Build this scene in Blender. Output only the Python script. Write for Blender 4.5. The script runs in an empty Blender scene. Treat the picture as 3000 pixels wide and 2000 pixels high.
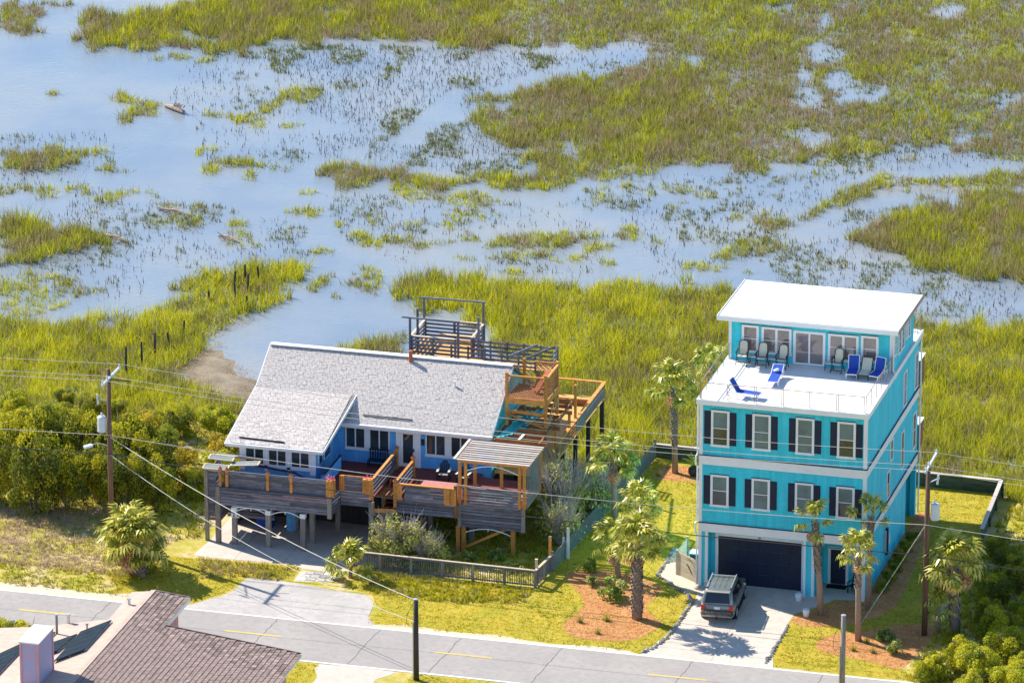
import bpy, bmesh, math, random
import numpy as np
from mathutils import Vector, Matrix, Euler

# ------------------------------------------------------------------ camera, sky, sun, exposure
R = math.radians
scene = bpy.context.scene
C = scene.collection
cam_data = bpy.data.cameras.new('camera')
cam = bpy.data.objects.new('camera', cam_data)
C.objects.link(cam)
cam.location = (75.785, -317.463, 128.513)
cam.rotation_euler = (R(90.0 - 19.229), R(0.03), R(15.281))
cam_data.sensor_width = 36.0
cam_data.lens = 216.13
cam_data.clip_start = 1.0
cam_data.clip_end = 6000.0
scene.camera = cam

SUN_EL = R(39.6)
SUN_DIR = Vector((-0.699, 0.325, 0.637)).normalized()      # towards the sun: behind and left of the houses
world = bpy.data.worlds.new('World')
scene.world = world
world.use_nodes = True
wn = world.node_tree.nodes
bg = wn['Background']
sky = wn.new('ShaderNodeTexSky')
sky.sky_type = 'NISHITA'
sky.sun_disc = False
sky.sun_elevation = SUN_EL
sky.sun_rotation = math.atan2(SUN_DIR.x, SUN_DIR.y)
sky.altitude = 0.0
sky.air_density = 1.0
sky.dust_density = 0.1
sky.ozone_density = 4.0
world.node_tree.links.new(sky.outputs[0], bg.inputs[0])
bg.inputs[1].default_value = 0.13
sun_data = bpy.data.lights.new('sun', 'SUN')
sun_data.energy = 5.0
sun_data.angle = R(0.53)
sun_data.color = (1.0, 0.94, 0.83)
sun = bpy.data.objects.new('sun', sun_data)
C.objects.link(sun)
sun.location = (-60, 40, 80)
sun.rotation_euler = SUN_DIR.to_track_quat('Z', 'Y').to_euler()
vs = scene.view_settings
vs.view_transform = 'Standard'
vs.look = 'None'
vs.exposure = 0.80
vs.gamma = 1.0
vs.use_curve_mapping = False
scene.cycles.max_bounces = 6
scene.cycles.diffuse_bounces = 3
scene.cycles.glossy_bounces = 3
scene.cycles.transparent_max_bounces = 8

rng = np.random.default_rng(7)
random.seed(7)

# ------------------------------------------------------------------ helpers
class MB:
    """collects vertices and faces, then links ONE mesh object"""
    def __init__(self):
        self.v = []; self.f = []
    def box(self, x0, x1, y0, y1, z0, z1):
        n = len(self.v)
        self.v += [(x0, y0, z0), (x1, y0, z0), (x1, y1, z0), (x0, y1, z0), (x0, y0, z1), (x1, y0, z1), (x1, y1, z1), (x0, y1, z1)]
        self.f += [tuple(n + i for i in q) for q in ((0, 3, 2, 1), (4, 5, 6, 7), (0, 1, 5, 4), (1, 2, 6, 5), (2, 3, 7, 6), (3, 0, 4, 7))]
        return self
    def bar(self, a, b, w, h, up=(0, 0, 1)):
        """a rectangular bar from a to b, w across and h along up"""
        a = Vector(a); b = Vector(b); d = (b - a).normalized(); up = Vector(up)
        if abs(d.dot(up)) > 0.98: up = Vector((0, 1, 0))
        s = d.cross(up).normalized(); u = s.cross(d).normalized()
        n = len(self.v)
        for p in (a, b):
            for i, j in ((-1, -1), (1, -1), (1, 1), (-1, 1)):
                self.v.append(tuple(p + s * (w / 2 * i) + u * (h / 2 * j)))
        self.f += [tuple(n + i for i in q) for q in ((0, 1, 2, 3), (7, 6, 5, 4), (0, 4, 5, 1), (1, 5, 6, 2), (2, 6, 7, 3), (3, 7, 4, 0))]
        return self
    def tube(self, pts, r, sides=8, cap=True):
        """a round tube through pts; r is one radius or one per point"""
        pts = [Vector(p) for p in pts]
        rs = r if isinstance(r, (list, tuple)) else [r] * len(pts)
        n0 = len(self.v); ref = None
        for i, p in enumerate(pts):
            d = (pts[min(i + 1, len(pts) - 1)] - pts[max(i - 1, 0)]).normalized()
            if ref is None:
                ref = Vector((0, 0, 1)) if abs(d.z) < 0.9 else Vector((1, 0, 0))
            s = d.cross(ref).normalized(); u = s.cross(d).normalized(); ref = u
            for k in range(sides):
                t = 2 * math.pi * k / sides
                self.v.append(tuple(p + (s * math.cos(t) + u * math.sin(t)) * rs[i]))
        for i in range(len(pts) - 1):
            for k in range(sides):
                a = n0 + i * sides + k; b = n0 + i * sides + (k + 1) % sides
                self.f.append((a, b, b + sides, a + sides))
        if cap:
            self.f.append(tuple(n0 + k for k in range(sides))[::-1])
            self.f.append(tuple(n0 + (len(pts) - 1) * sides + k for k in range(sides)))
        return self
    def prism(self, poly, z0, z1):
        """a flat outline (x, y) pulled up from z0 to z1"""
        n = len(self.v); m = len(poly)
        self.v += [(x, y, z0) for x, y in poly] + [(x, y, z1) for x, y in poly]
        self.f.append(tuple(n + i for i in range(m))[::-1]); self.f.append(tuple(n + m + i for i in range(m)))
        for i in range(m):
            j = (i + 1) % m
            self.f.append((n + i, n + j, n + m + j, n + m + i))
        return self
    def poly(self, pts):
        n = len(self.v); self.v += [tuple(p) for p in pts]
        self.f.append(tuple(range(n, n + len(pts)))); return self
    def slab(self, top, t):
        """a plate under four (or more) top corners, t thick straight down"""
        n = len(self.v); m = len(top)
        self.v += [tuple(p) for p in top] + [(p[0], p[1], p[2] - t) for p in top]
        self.f.append(tuple(range(n, n + m))); self.f.append(tuple(range(n + 2 * m - 1, n + m - 1, -1)))
        for i in range(m):
            j = (i + 1) % m
            self.f.append((n + i, n + m + i, n + m + j, n + j))
        return self
    def lathe(self, prof, c=(0, 0, 0), sides=14):
        """rings of (radius, z) round a vertical axis at c"""
        n0 = len(self.v)
        for r, z in prof:
            for k in range(sides):
                t = 2 * math.pi * k / sides
                self.v.append((c[0] + r * math.cos(t), c[1] + r * math.sin(t), c[2] + z))
        for i in range(len(prof) - 1):
            for k in range(sides):
                a = n0 + i * sides + k; b = n0 + i * sides + (k + 1) % sides
                self.f.append((a, b, b + sides, a + sides))
        self.f.append(tuple(n0 + k for k in range(sides))[::-1])
        self.f.append(tuple(n0 + (len(prof) - 1) * sides + k for k in range(sides)))
        return self
    def mesh(self, name, mat=None, off=(0, 0, 0), smooth=False):
        me = bpy.data.meshes.new(name)
        ox, oy, oz = off
        me.from_pydata([(x - ox, y - oy, z - oz) for x, y, z in self.v], [], self.f)
        if mat: me.materials.append(mat)
        bm = bmesh.new(); bm.from_mesh(me)
        bmesh.ops.recalc_face_normals(bm, faces=bm.faces)
        bm.to_mesh(me); bm.free()
        if smooth: me.polygons.foreach_set('use_smooth', [True] * len(me.polygons))
        me.update()
        return me

def tag(o, label=None, cat=None, group=None, kind=None):
    if label: o['label'] = label
    if cat: o['category'] = cat
    if group: o['group'] = group
    if kind: o['kind'] = kind
    return o
def link(name, data, parent=None, loc=(0, 0, 0), rot=None):
    o = bpy.data.objects.new(name, data); C.objects.link(o)
    if parent: o.parent = parent
    o.location = loc
    if rot: o.rotation_euler = rot
    return o
class Thing:
    """an Empty at the thing's base; parts are given in world metres (or local metres when the base is the origin)"""
    def __init__(self, name, label, cat, base=(0, 0, 0), group=None, local=False, rotz=0.0):
        self.o = link(name, None, loc=base); self.o.empty_display_size = 0.3
        self.o.rotation_euler = (0, 0, rotz)
        tag(self.o, label, cat, group)
        self.off = (0, 0, 0) if local else base
    def part(self, name, mb, mat, parent=None, label=None, smooth=False, kind=None):
        o = link(name, mb.mesh(name, mat, self.off, smooth), parent or self.o)
        return tag(o, label, kind=kind)
    def piece(self, name, me, loc, parent=None, rot=None, scale=None):
        """a copy of a shared mesh set down at loc"""
        o = link(name, me, parent or self.o, tuple(a - b for a, b in zip(loc, self.off)), rot)
        if scale: o.scale = scale
        return o
def copy_tree(root, loc, rot=None, scale=None, label=None, group=None):
    r = root.copy(); C.objects.link(r); r.location = loc
    if rot is not None: r.rotation_euler = rot
    if scale is not None: r.scale = scale
    if label: r['label'] = label
    if group: r['group'] = group
    for ch in root.children:
        c = ch.copy(); C.objects.link(c); c.parent = r
        for g in ch.children:
            d = g.copy(); C.objects.link(d); d.parent = c
    return r
def single(name, mb, mat, label, cat, base=(0, 0, 0), group=None, smooth=False):
    o = link(name, mb.mesh(name, mat, base, smooth), loc=base)
    return tag(o, label, cat, group)
def structure(name, mb, mat, parent=None):
    o = link(name, mb.mesh(name, mat), parent)
    if not parent: o['kind'] = 'structure'
    return o
def np_mesh(name, verts, faces_n, mat, cols=None):
    """a mesh straight from arrays: verts (n,3), faces_n (m,k) of one size, cols (n,3) as vertex colour"""
    me = bpy.data.meshes.new(name)
    verts = np.asarray(verts, np.float32); faces_n = np.asarray(faces_n, np.int32)
    m, k = faces_n.shape
    me.vertices.add(len(verts)); me.vertices.foreach_set('co', verts.ravel())
    me.loops.add(m * k); me.loops.foreach_set('vertex_index', faces_n.ravel())
    me.polygons.add(m); me.polygons.foreach_set('loop_start', np.arange(0, m * k, k, dtype=np.int32))
    me.polygons.foreach_set('loop_total', np.full(m, k, np.int32))
    if cols is not None:
        ca = me.color_attributes.new('tint', 'FLOAT_COLOR', 'POINT')
        ca.data.foreach_set('color', np.concatenate([cols, np.ones((len(cols), 1))], 1).astype(np.float32).ravel())
    me.materials.append(mat)
    me.update(calc_edges=True)
    return me
def inside(px, py, poly):
    """which points (arrays) lie inside an outline"""
    r = np.zeros(px.shape, bool); n = len(poly); j = n - 1
    for i in range(n):
        xi, yi = poly[i]; xj, yj = poly[j]
        c = ((yi > py) != (yj > py)) & (px < (xj - xi) * (py - yi) / (yj - yi + 1e-12) + xi)
        r ^= c; j = i
    return r
def vnoise(x, y, seed=0):
    """smooth value noise 0..1 on arrays"""
    g = np.random.default_rng(seed).random((64, 64))
    xi = np.floor(x).astype(int); yi = np.floor(y).astype(int); fx = x - xi; fy = y - yi
    fx = fx * fx * (3 - 2 * fx); fy = fy * fy * (3 - 2 * fy)
    a = g[xi % 64, yi % 64]; b = g[(xi + 1) % 64, yi % 64]; c = g[xi % 64, (yi + 1) % 64]; d = g[(xi + 1) % 64, (yi + 1) % 64]
    return (a * (1 - fx) + b * fx) * (1 - fy) + (c * (1 - fx) + d * fx) * fy

# ------------------------------------------------------------------ materials
def ramp(nt, fac, stops):
    r = nt.nodes.new('ShaderNodeValToRGB'); nt.links.new(fac, r.inputs[0])
    e = r.color_ramp.elements
    while len(e) < len(stops): e.new(0.5)
    for k, (p, c) in enumerate(stops):
        e[k].position = p; e[k].color = (*c, 1)
    return r.outputs[0]
def noise(nt, scale, detail=4, stretch=None, rough=0.6):
    g = nt.nodes.new('ShaderNodeNewGeometry'); v = g.outputs['Position']
    if stretch:
        m = nt.nodes.new('ShaderNodeVectorMath'); m.operation = 'MULTIPLY'
        nt.links.new(v, m.inputs[0]); m.inputs[1].default_value = stretch; v = m.outputs[0]
    n = nt.nodes.new('ShaderNodeTexNoise'); nt.links.new(v, n.inputs['Vector'])
    n.inputs['Scale'].default_value = scale; n.inputs['Detail'].default_value = detail; n.inputs['Roughness'].default_value = rough
    return n.outputs[0]
def mix(nt, fac, a, b, mode='MIX'):
    m = nt.nodes.new('ShaderNodeMix'); m.data_type = 'RGBA'; m.blend_type = mode
    for s, val in ((0, fac), (6, a), (7, b)):
        if isinstance(val, (int, float)): m.inputs[s].default_value = val
        elif isinstance(val, tuple): m.inputs[s].default_value = (*val, 1)
        else: nt.links.new(val, m.inputs[s])
    return m.outputs[2]
def material(name, col, rough=0.7, var=0.15, scale=3.0, stretch=None, per_object=0.0, bump=0.0, bump_scale=20.0, metal=0.0, spec=0.3, col2=None, coat=0.0):
    """colour with soft blotches of wear, a change from piece to piece, and fine relief"""
    m = bpy.data.materials.new(name); m.use_nodes = True
    nt = m.node_tree; b = nt.nodes['Principled BSDF']
    lo = tuple(max(0, c * (1 - var)) for c in col) if col2 is None else col2
    hi = tuple(min(1, c * (1 + var)) for c in col) if col2 is None else col
    out = ramp(nt, noise(nt, scale, 5, stretch), ((0.3, lo), (0.7, hi)))
    if per_object:
        oi = nt.nodes.new('ShaderNodeObjectInfo')
        rr = ramp(nt, oi.outputs['Random'], ((0.0, (1 - per_object,) * 3), (1.0, (1 + per_object,) * 3)))
        out = mix(nt, 1.0, out, rr, 'MULTIPLY')
    nt.links.new(out, b.inputs['Base Color'])
    b.inputs['Roughness'].default_value = rough; b.inputs['Metallic'].default_value = metal
    b.inputs['Specular IOR Level'].default_value = spec
    if coat: b.inputs['Coat Weight'].default_value = coat
    if bump:
        bp = nt.nodes.new('ShaderNodeBump'); bp.inputs['Strength'].default_value = bump; bp.inputs['Distance'].default_value = 0.02
        nt.links.new(noise(nt, bump_scale, 4, stretch), bp.inputs['Height']); nt.links.new(bp.outputs[0], b.inputs['Normal'])
    return m
def lap_siding(name, col, pitch=0.15, var=0.08):
    """painted boards lapped every pitch metres"""
    m = material(name, col, 0.6, var, 0.5)
    nt = m.node_tree; b = nt.nodes['Principled BSDF']
    base = b.inputs['Base Color'].links[0].from_socket
    drip = ramp(nt, noise(nt, 1.3, 6, (2.2, 2.2, 0.16), 0.7), ((0.42, (0.80, 0.82, 0.84)), (0.62, (1.0, 1.0, 1.0))))
    fade = ramp(nt, noise(nt, 9.0, 4), ((0.35, (0.93, 0.93, 0.93)), (0.65, (1.06, 1.06, 1.06))))
    nt.links.new(mix(nt, 1.0, mix(nt, 1.0, base, drip, 'MULTIPLY'), fade, 'MULTIPLY'), b.inputs['Base Color'])
    g = nt.nodes.new('ShaderNodeNewGeometry'); s = nt.nodes.new('ShaderNodeSeparateXYZ'); nt.links.new(g.outputs['Position'], s.inputs[0])
    d = nt.nodes.new('ShaderNodeMath'); d.operation = 'DIVIDE'; nt.links.new(s.outputs[2], d.inputs[0]); d.inputs[1].default_value = pitch
    fr = nt.nodes.new('ShaderNodeMath'); fr.operation = 'FRACT'; nt.links.new(d.outputs[0], fr.inputs[0])
    bp = nt.nodes.new('ShaderNodeBump'); bp.invert = True; bp.inputs['Strength'].default_value = 0.9; bp.inputs['Distance'].default_value = 0.02
    nt.links.new(fr.outputs[0], bp.inputs['Height']); nt.links.new(bp.outputs[0], b.inputs['Normal'])
    return m
def leaf_material(name, stops, transl=0.35, rough=0.55, gloss=0.015):
    """leaves and blades: the vertex tint picks a colour, light comes partly through"""
    m = bpy.data.materials.new(name); m.use_nodes = True
    nt = m.node_tree; nt.nodes.remove(nt.nodes['Principled BSDF'])
    a = nt.nodes.new('ShaderNodeAttribute'); a.attribute_name = 'tint'
    sp = nt.nodes.new('ShaderNodeSeparateColor'); nt.links.new(a.outputs['Color'], sp.inputs[0])
    oi = nt.nodes.new('ShaderNodeObjectInfo')
    ad = nt.nodes.new('ShaderNodeMath'); ad.operation = 'MULTIPLY_ADD'
    nt.links.new(oi.outputs['Random'], ad.inputs[0]); ad.inputs[1].default_value = 0.16; nt.links.new(sp.outputs[0], ad.inputs[2])
    col = ramp(nt, ad.outputs[0], stops)
    d = nt.nodes.new('ShaderNodeBsdfDiffuse'); t = nt.nodes.new('ShaderNodeBsdfTranslucent'); gl = nt.nodes.new('ShaderNodeBsdfGlossy')
    gl.inputs['Roughness'].default_value = rough
    nt.links.new(col, d.inputs[0]); nt.links.new(col, t.inputs[0])
    mx = nt.nodes.new('ShaderNodeMixShader'); mx.inputs[0].default_value = transl
    nt.links.new(d.outputs[0], mx.inputs[1]); nt.links.new(t.outputs[0], mx.inputs[2])
    m2 = nt.nodes.new('ShaderNodeMixShader'); m2.inputs[0].default_value = gloss
    nt.links.new(mx.outputs[0], m2.inputs[1]); nt.links.new(gl.outputs[0], m2.inputs[2])
    nt.links.new(m2.outputs[0], nt.nodes['Material Output'].inputs[0])
    return m
def ground_material(name, c1, c2, c3, s1=0.35, s2=3.0, bump=0.5):
    m = bpy.data.materials.new(name); m.use_nodes = True
    nt = m.node_tree; b = nt.nodes['Principled BSDF']
    a = ramp(nt, noise(nt, s1, 6), ((0.38, c1), (0.62, c2)))
    out = mix(nt, ramp(nt, noise(nt, s2, 6, rough=0.7), ((0.45, (0, 0, 0)), (0.7, (1, 1, 1)))), a, c3)
    nt.links.new(out, b.inputs['Base Color']); b.inputs['Roughness'].default_value = 0.95; b.inputs['Specular IOR Level'].default_value = 0.1
    bp = nt.nodes.new('ShaderNodeBump'); bp.inputs['Strength'].default_value = bump; bp.inputs['Distance'].default_value = 0.06
    nt.links.new(noise(nt, 7.0, 6, rough=0.7), bp.inputs['Height']); nt.links.new(bp.outputs[0], b.inputs['Normal'])
    return m

M = {}
M['white'] = material('white_paint', (0.80, 0.80, 0.82), 0.5, 0.05, 1.5)
M['white_roof'] = material('white_roof_membrane', (0.84, 0.84, 0.83), 0.6, 0.05, 0.9)
M['deck_white'] = material('white_deck_coating', (0.78, 0.75, 0.72), 0.6, 0.06, 1.0)
M['teal'] = lap_siding('teal_lap_siding', (0.055, 0.66, 0.79))
M['teal_board'] = material('teal_painted_board', (0.05, 0.42, 0.46), 0.7, 0.3, 2.5, per_object=0.3)
M['sky_blue'] = lap_siding('sky_blue_lap_siding', (0.13, 0.46, 0.86))
M['navy'] = material('navy_shutter_paint', (0.012, 0.02, 0.05), 0.5, 0.2, 2.0)
M['garage'] = material('dark_navy_door_paint', (0.012, 0.02, 0.045), 0.45, 0.15, 2.0)
M['glass'] = material('window_glass', (0.035, 0.05, 0.06), 0.04, 0.5, 0.9, spec=0.9)
M['blind'] = material('window_blind', (0.13, 0.19, 0.20), 0.25, 0.3, 0.8, spec=0.5)
M['dark'] = material('dark_interior', (0.012, 0.013, 0.016), 0.9, 0.2)
M['grey_wood'] = material('weathered_grey_board', (0.165, 0.16, 0.195), 0.85, 0.5, 1.4, (1.2, 6, 14), 0.35, 0.5, 14)
M['post_wood'] = material('weathered_grey_post', (0.26, 0.22, 0.20), 0.85, 0.4, 2.5, (8, 8, 0.8), 0.2, 0.5, 20)
M['orange_wood'] = material('cedar_orange_board', (0.60, 0.25, 0.06), 0.7, 0.3, 2.0, (2, 2, 6), 0.22, 0.3, 18)
M['brown_wood'] = material('brown_stained_joist', (0.33, 0.14, 0.055), 0.75, 0.3, 2.0, None, 0.22, 0.3, 18)
M['red_deck'] = material('red_brown_deck_stain', (0.20, 0.055, 0.045), 0.75, 0.25, 1.6, (1, 9, 1))
M['gold_deck'] = material('golden_deck_boards', (0.66, 0.36, 0.11), 0.7, 0.25, 1.6, (9, 0.6, 1))
M['slat_wood'] = material('bleached_pergola_slat', (0.52, 0.45, 0.40), 0.8, 0.2, 2.0, (1, 8, 8), 0.2)
M['shingle'] = material('pale_grey_asphalt_shingle', (0.49, 0.44, 0.41), 0.9, 0.30, 7.5, None, 0.16, 0.4, 40)
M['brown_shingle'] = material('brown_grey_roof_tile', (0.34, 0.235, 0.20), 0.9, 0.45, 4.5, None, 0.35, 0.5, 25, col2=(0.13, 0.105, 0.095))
M['sunlit_tan_shingle'] = material('sunlit_tan_roof_tile', (0.50, 0.375, 0.30), 0.9, 0.12, 2.0, None, 0.06, 0.3, 30)  # paler copy of the brown tile; sunlight is put into the colour
M['pink'] = material('pink_stucco', (0.60, 0.30, 0.30), 0.85, 0.12, 2.0)
M['copper'] = material('blue_streaked_chimney_metal', (0.55, 0.28, 0.30), 0.6, 0.0, 3.5, (1, 1, 7), col2=(0.16, 0.36, 0.66))
M['solar'] = material('solar_cell_blue_black', (0.012, 0.022, 0.030), 0.5, 0.3, 2.0, spec=0.1)
M['metal'] = material('galvanised_metal', (0.55, 0.56, 0.58), 0.4, 0.12, 3.0, metal=0.6)
M['rail_metal'] = material('bronze_rail_metal', (0.33, 0.24, 0.17), 0.4, 0.15, 3.0, metal=0.4)
M['cable'] = material('pale_power_cable', (0.62, 0.58, 0.50), 0.5, 0.1)
M['black_cable'] = material('black_cable_sheath', (0.05, 0.05, 0.055), 0.6, 0.1)
M['guy'] = material('green_white_guy_cable', (0.80, 0.82, 0.62), 0.5, 0.0, 5.0, col2=(0.03, 0.20, 0.17))
M['pole'] = material('brown_utility_pole', (0.15, 0.085, 0.06), 0.85, 0.4, 1.5, (6, 6, 0.4), 0.1, 0.5, 10)
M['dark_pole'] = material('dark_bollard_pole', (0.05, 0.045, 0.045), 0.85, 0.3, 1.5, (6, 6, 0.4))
M['porcelain'] = material('grey_insulator', (0.55, 0.60, 0.68), 0.3, 0.1)
M['asphalt'] = ground_material('worn_grey_asphalt', (0.335, 0.305, 0.285), (0.38, 0.345, 0.32), (0.30, 0.275, 0.255), 0.25, 2.5, 0.12)
M['line_white'] = material('road_line_white', (0.80, 0.78, 0.75), 0.7, 0.1, 1.2)
M['line_yellow'] = material('road_line_yellow', (0.80, 0.50, 0.06), 0.7, 0.15, 1.5)
M['crack'] = material('asphalt_crack_tar', (0.13, 0.12, 0.12), 0.9, 0.3)
M['concrete'] = ground_material('pale_concrete', (0.54, 0.47, 0.40), (0.60, 0.53, 0.46), (0.48, 0.415, 0.355), 0.3, 2.0, 0.12)
M['pad'] = ground_material('worn_parking_pad', (0.42, 0.385, 0.36), (0.50, 0.455, 0.425), (0.37, 0.34, 0.32), 0.5, 2.5, 0.15)
M['sand'] = ground_material('sand_gravel', (0.60, 0.50, 0.37), (0.66, 0.56, 0.42), (0.50, 0.42, 0.32), 0.5, 4.0, 0.3)
M['mulch'] = ground_material('orange_pine_mulch', (0.54, 0.25, 0.095), (0.62, 0.33, 0.13), (0.40, 0.17, 0.065), 0.8, 5.0, 0.9)
M['mud'] = ground_material('marsh_mud_bank', (0.27, 0.215, 0.165), (0.34, 0.28, 0.21), (0.19, 0.15, 0.115), 0.6, 4.0, 0.9)
M['stone'] = material('grey_edging_stone', (0.36, 0.34, 0.33), 0.85, 0.3, 4.0, None, 0.4)
M['black_plastic'] = material('black_resin', (0.02, 0.022, 0.026), 0.5, 0.2)
M['cream_mesh'] = material('cream_sling_fabric', (0.62, 0.58, 0.46), 0.8, 0.06)
M['blue_mesh'] = material('royal_blue_sling_fabric', (0.02, 0.075, 0.40), 0.8, 0.1)
M['plastic_white'] = material('white_resin_frame', (0.80, 0.80, 0.80), 0.35, 0.03)
M['car_paint'] = material('grey_green_car_paint', (0.22, 0.235, 0.23), 0.3, 0.08, 1.0, metal=0.4, spec=0.5, coat=0.6)
M['car_trim'] = material('champagne_bumper_paint', (0.42, 0.38, 0.33), 0.4, 0.06, 1.0, metal=0.3)
M['car_glass'] = material('tinted_car_glass', (0.008, 0.012, 0.02), 0.04, 0.2, 1.0, spec=0.8)
M['tyre'] = material('black_tyre_rubber', (0.018, 0.018, 0.018), 0.85, 0.2)
M['tail'] = material('red_tail_lamp', (0.75, 0.02, 0.015), 0.25, 0.1, spec=0.6)
M['twig'] = material('pale_grey_twig', (0.50, 0.43, 0.41), 0.9, 0.25, 5.0)
M['bark'] = material('grey_shrub_bark', (0.21, 0.165, 0.14), 0.9, 0.35, 5.0, None, 0.15)
M['palm_bark'] = material('palm_boot_bark', (0.30, 0.235, 0.20), 0.9, 0.35, 5.0, None, 0.15, 0.6, 14)
M['palm_smooth'] = material('smooth_palm_trunk', (0.33, 0.235, 0.175), 0.9, 0.2, 4.0, (1, 1, 6), 0.1, 0.4, 16)
M['green_wall'] = material('green_stained_bulkhead', (0.06, 0.085, 0.06), 0.85, 0.35, 1.5, (1, 1, 6), 0.2)
M['plank_cream'] = material('cream_gate_plank', (0.55, 0.45, 0.32), 0.8, 0.2, 2.0, (1, 1, 8), 0.12)
M['flower'] = material('pink_flower_petals', (0.75, 0.12, 0.22), 0.7, 0.3, 14.0)
M['terracotta'] = material('terracotta_cap', (0.42, 0.12, 0.06), 0.8, 0.2)
M['driftwood'] = material('bleached_driftwood', (0.34, 0.25, 0.19), 0.9, 0.25, 4.0)
M['red_table'] = material('faded_red_table_top', (0.55, 0.20, 0.18), 0.6, 0.2, 2.0, (1, 8, 1))
M['ink'] = material('black_numeral_paint', (0.01, 0.01, 0.012), 0.6, 0.1)
M['lattice'] = material('blue_grey_lattice', (0.20, 0.22, 0.22), 0.8, 0.2, 3.0)
GREEN = ((0.0, (0.44, 0.33, 0.25)), (0.16, (0.36, 0.27, 0.14)), (0.32, (0.27, 0.21, 0.07)), (0.5, (0.19, 0.21, 0.02)), (0.75, (0.39, 0.41, 0.016)), (1.0, (0.64, 0.58, 0.022)))
M['grass'] = leaf_material('marsh_grass_blade', GREEN, 0.45)
M['weed'] = leaf_material('scrub_weed_blade', ((0.0, (0.62, 0.48, 0.42)), (0.22, (0.52, 0.37, 0.20)), (0.42, (0.22, 0.235, 0.02)), (0.7, (0.44, 0.43, 0.018)), (0.88, (0.64, 0.52, 0.025)), (1.0, (0.66, 0.42, 0.03))), 0.4)
M['leaf_yellow'] = leaf_material('yellow_green_leaf', ((0.0, (0.10, 0.11, 0.03)), (0.3, (0.17, 0.21, 0.02)), (0.6, (0.40, 0.44, 0.02)), (1.0, (0.70, 0.62, 0.03))), 0.45)
M['leaf_dark'] = leaf_material('dark_cedar_leaf', ((0.0, (0.07, 0.075, 0.02)), (0.3, (0.10, 0.13, 0.017)), (0.65, (0.27, 0.29, 0.018)), (1.0, (0.56, 0.48, 0.022))), 0.4)
M['leaf_orange'] = leaf_material('orange_scrub_leaf', ((0.0, (0.26, 0.15, 0.08)), (0.4, (0.36, 0.33, 0.03)), (0.7, (0.62, 0.44, 0.035)), (1.0, (0.74, 0.55, 0.04))), 0.4)
M['leaf_green'] = leaf_material('fresh_green_leaf', ((0.0, (0.08, 0.12, 0.04)), (0.4, (0.14, 0.26, 0.035)), (0.75, (0.33, 0.42, 0.045)), (1.0, (0.66, 0.62, 0.24))), 0.3)
M['leaf_grey'] = leaf_material('pale_olive_leaf', ((0.0, (0.15, 0.15, 0.10)), (0.4, (0.22, 0.25, 0.09)), (0.75, (0.52, 0.50, 0.10)), (1.0, (0.80, 0.72, 0.20))), 0.3)
M['frond'] = leaf_material('palm_frond', ((0.0, (0.09, 0.13, 0.02)), (0.35, (0.17, 0.22, 0.03)), (0.65, (0.44, 0.44, 0.045)), (1.0, (0.86, 0.70, 0.16))), 0.3, 0.35, 0.05)
M['dead_frond'] = leaf_material('dead_palm_frond', ((0.0, (0.24, 0.11, 0.05)), (0.5, (0.56, 0.28, 0.13)), (1.0, (0.78, 0.56, 0.36))), 0.25)
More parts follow.
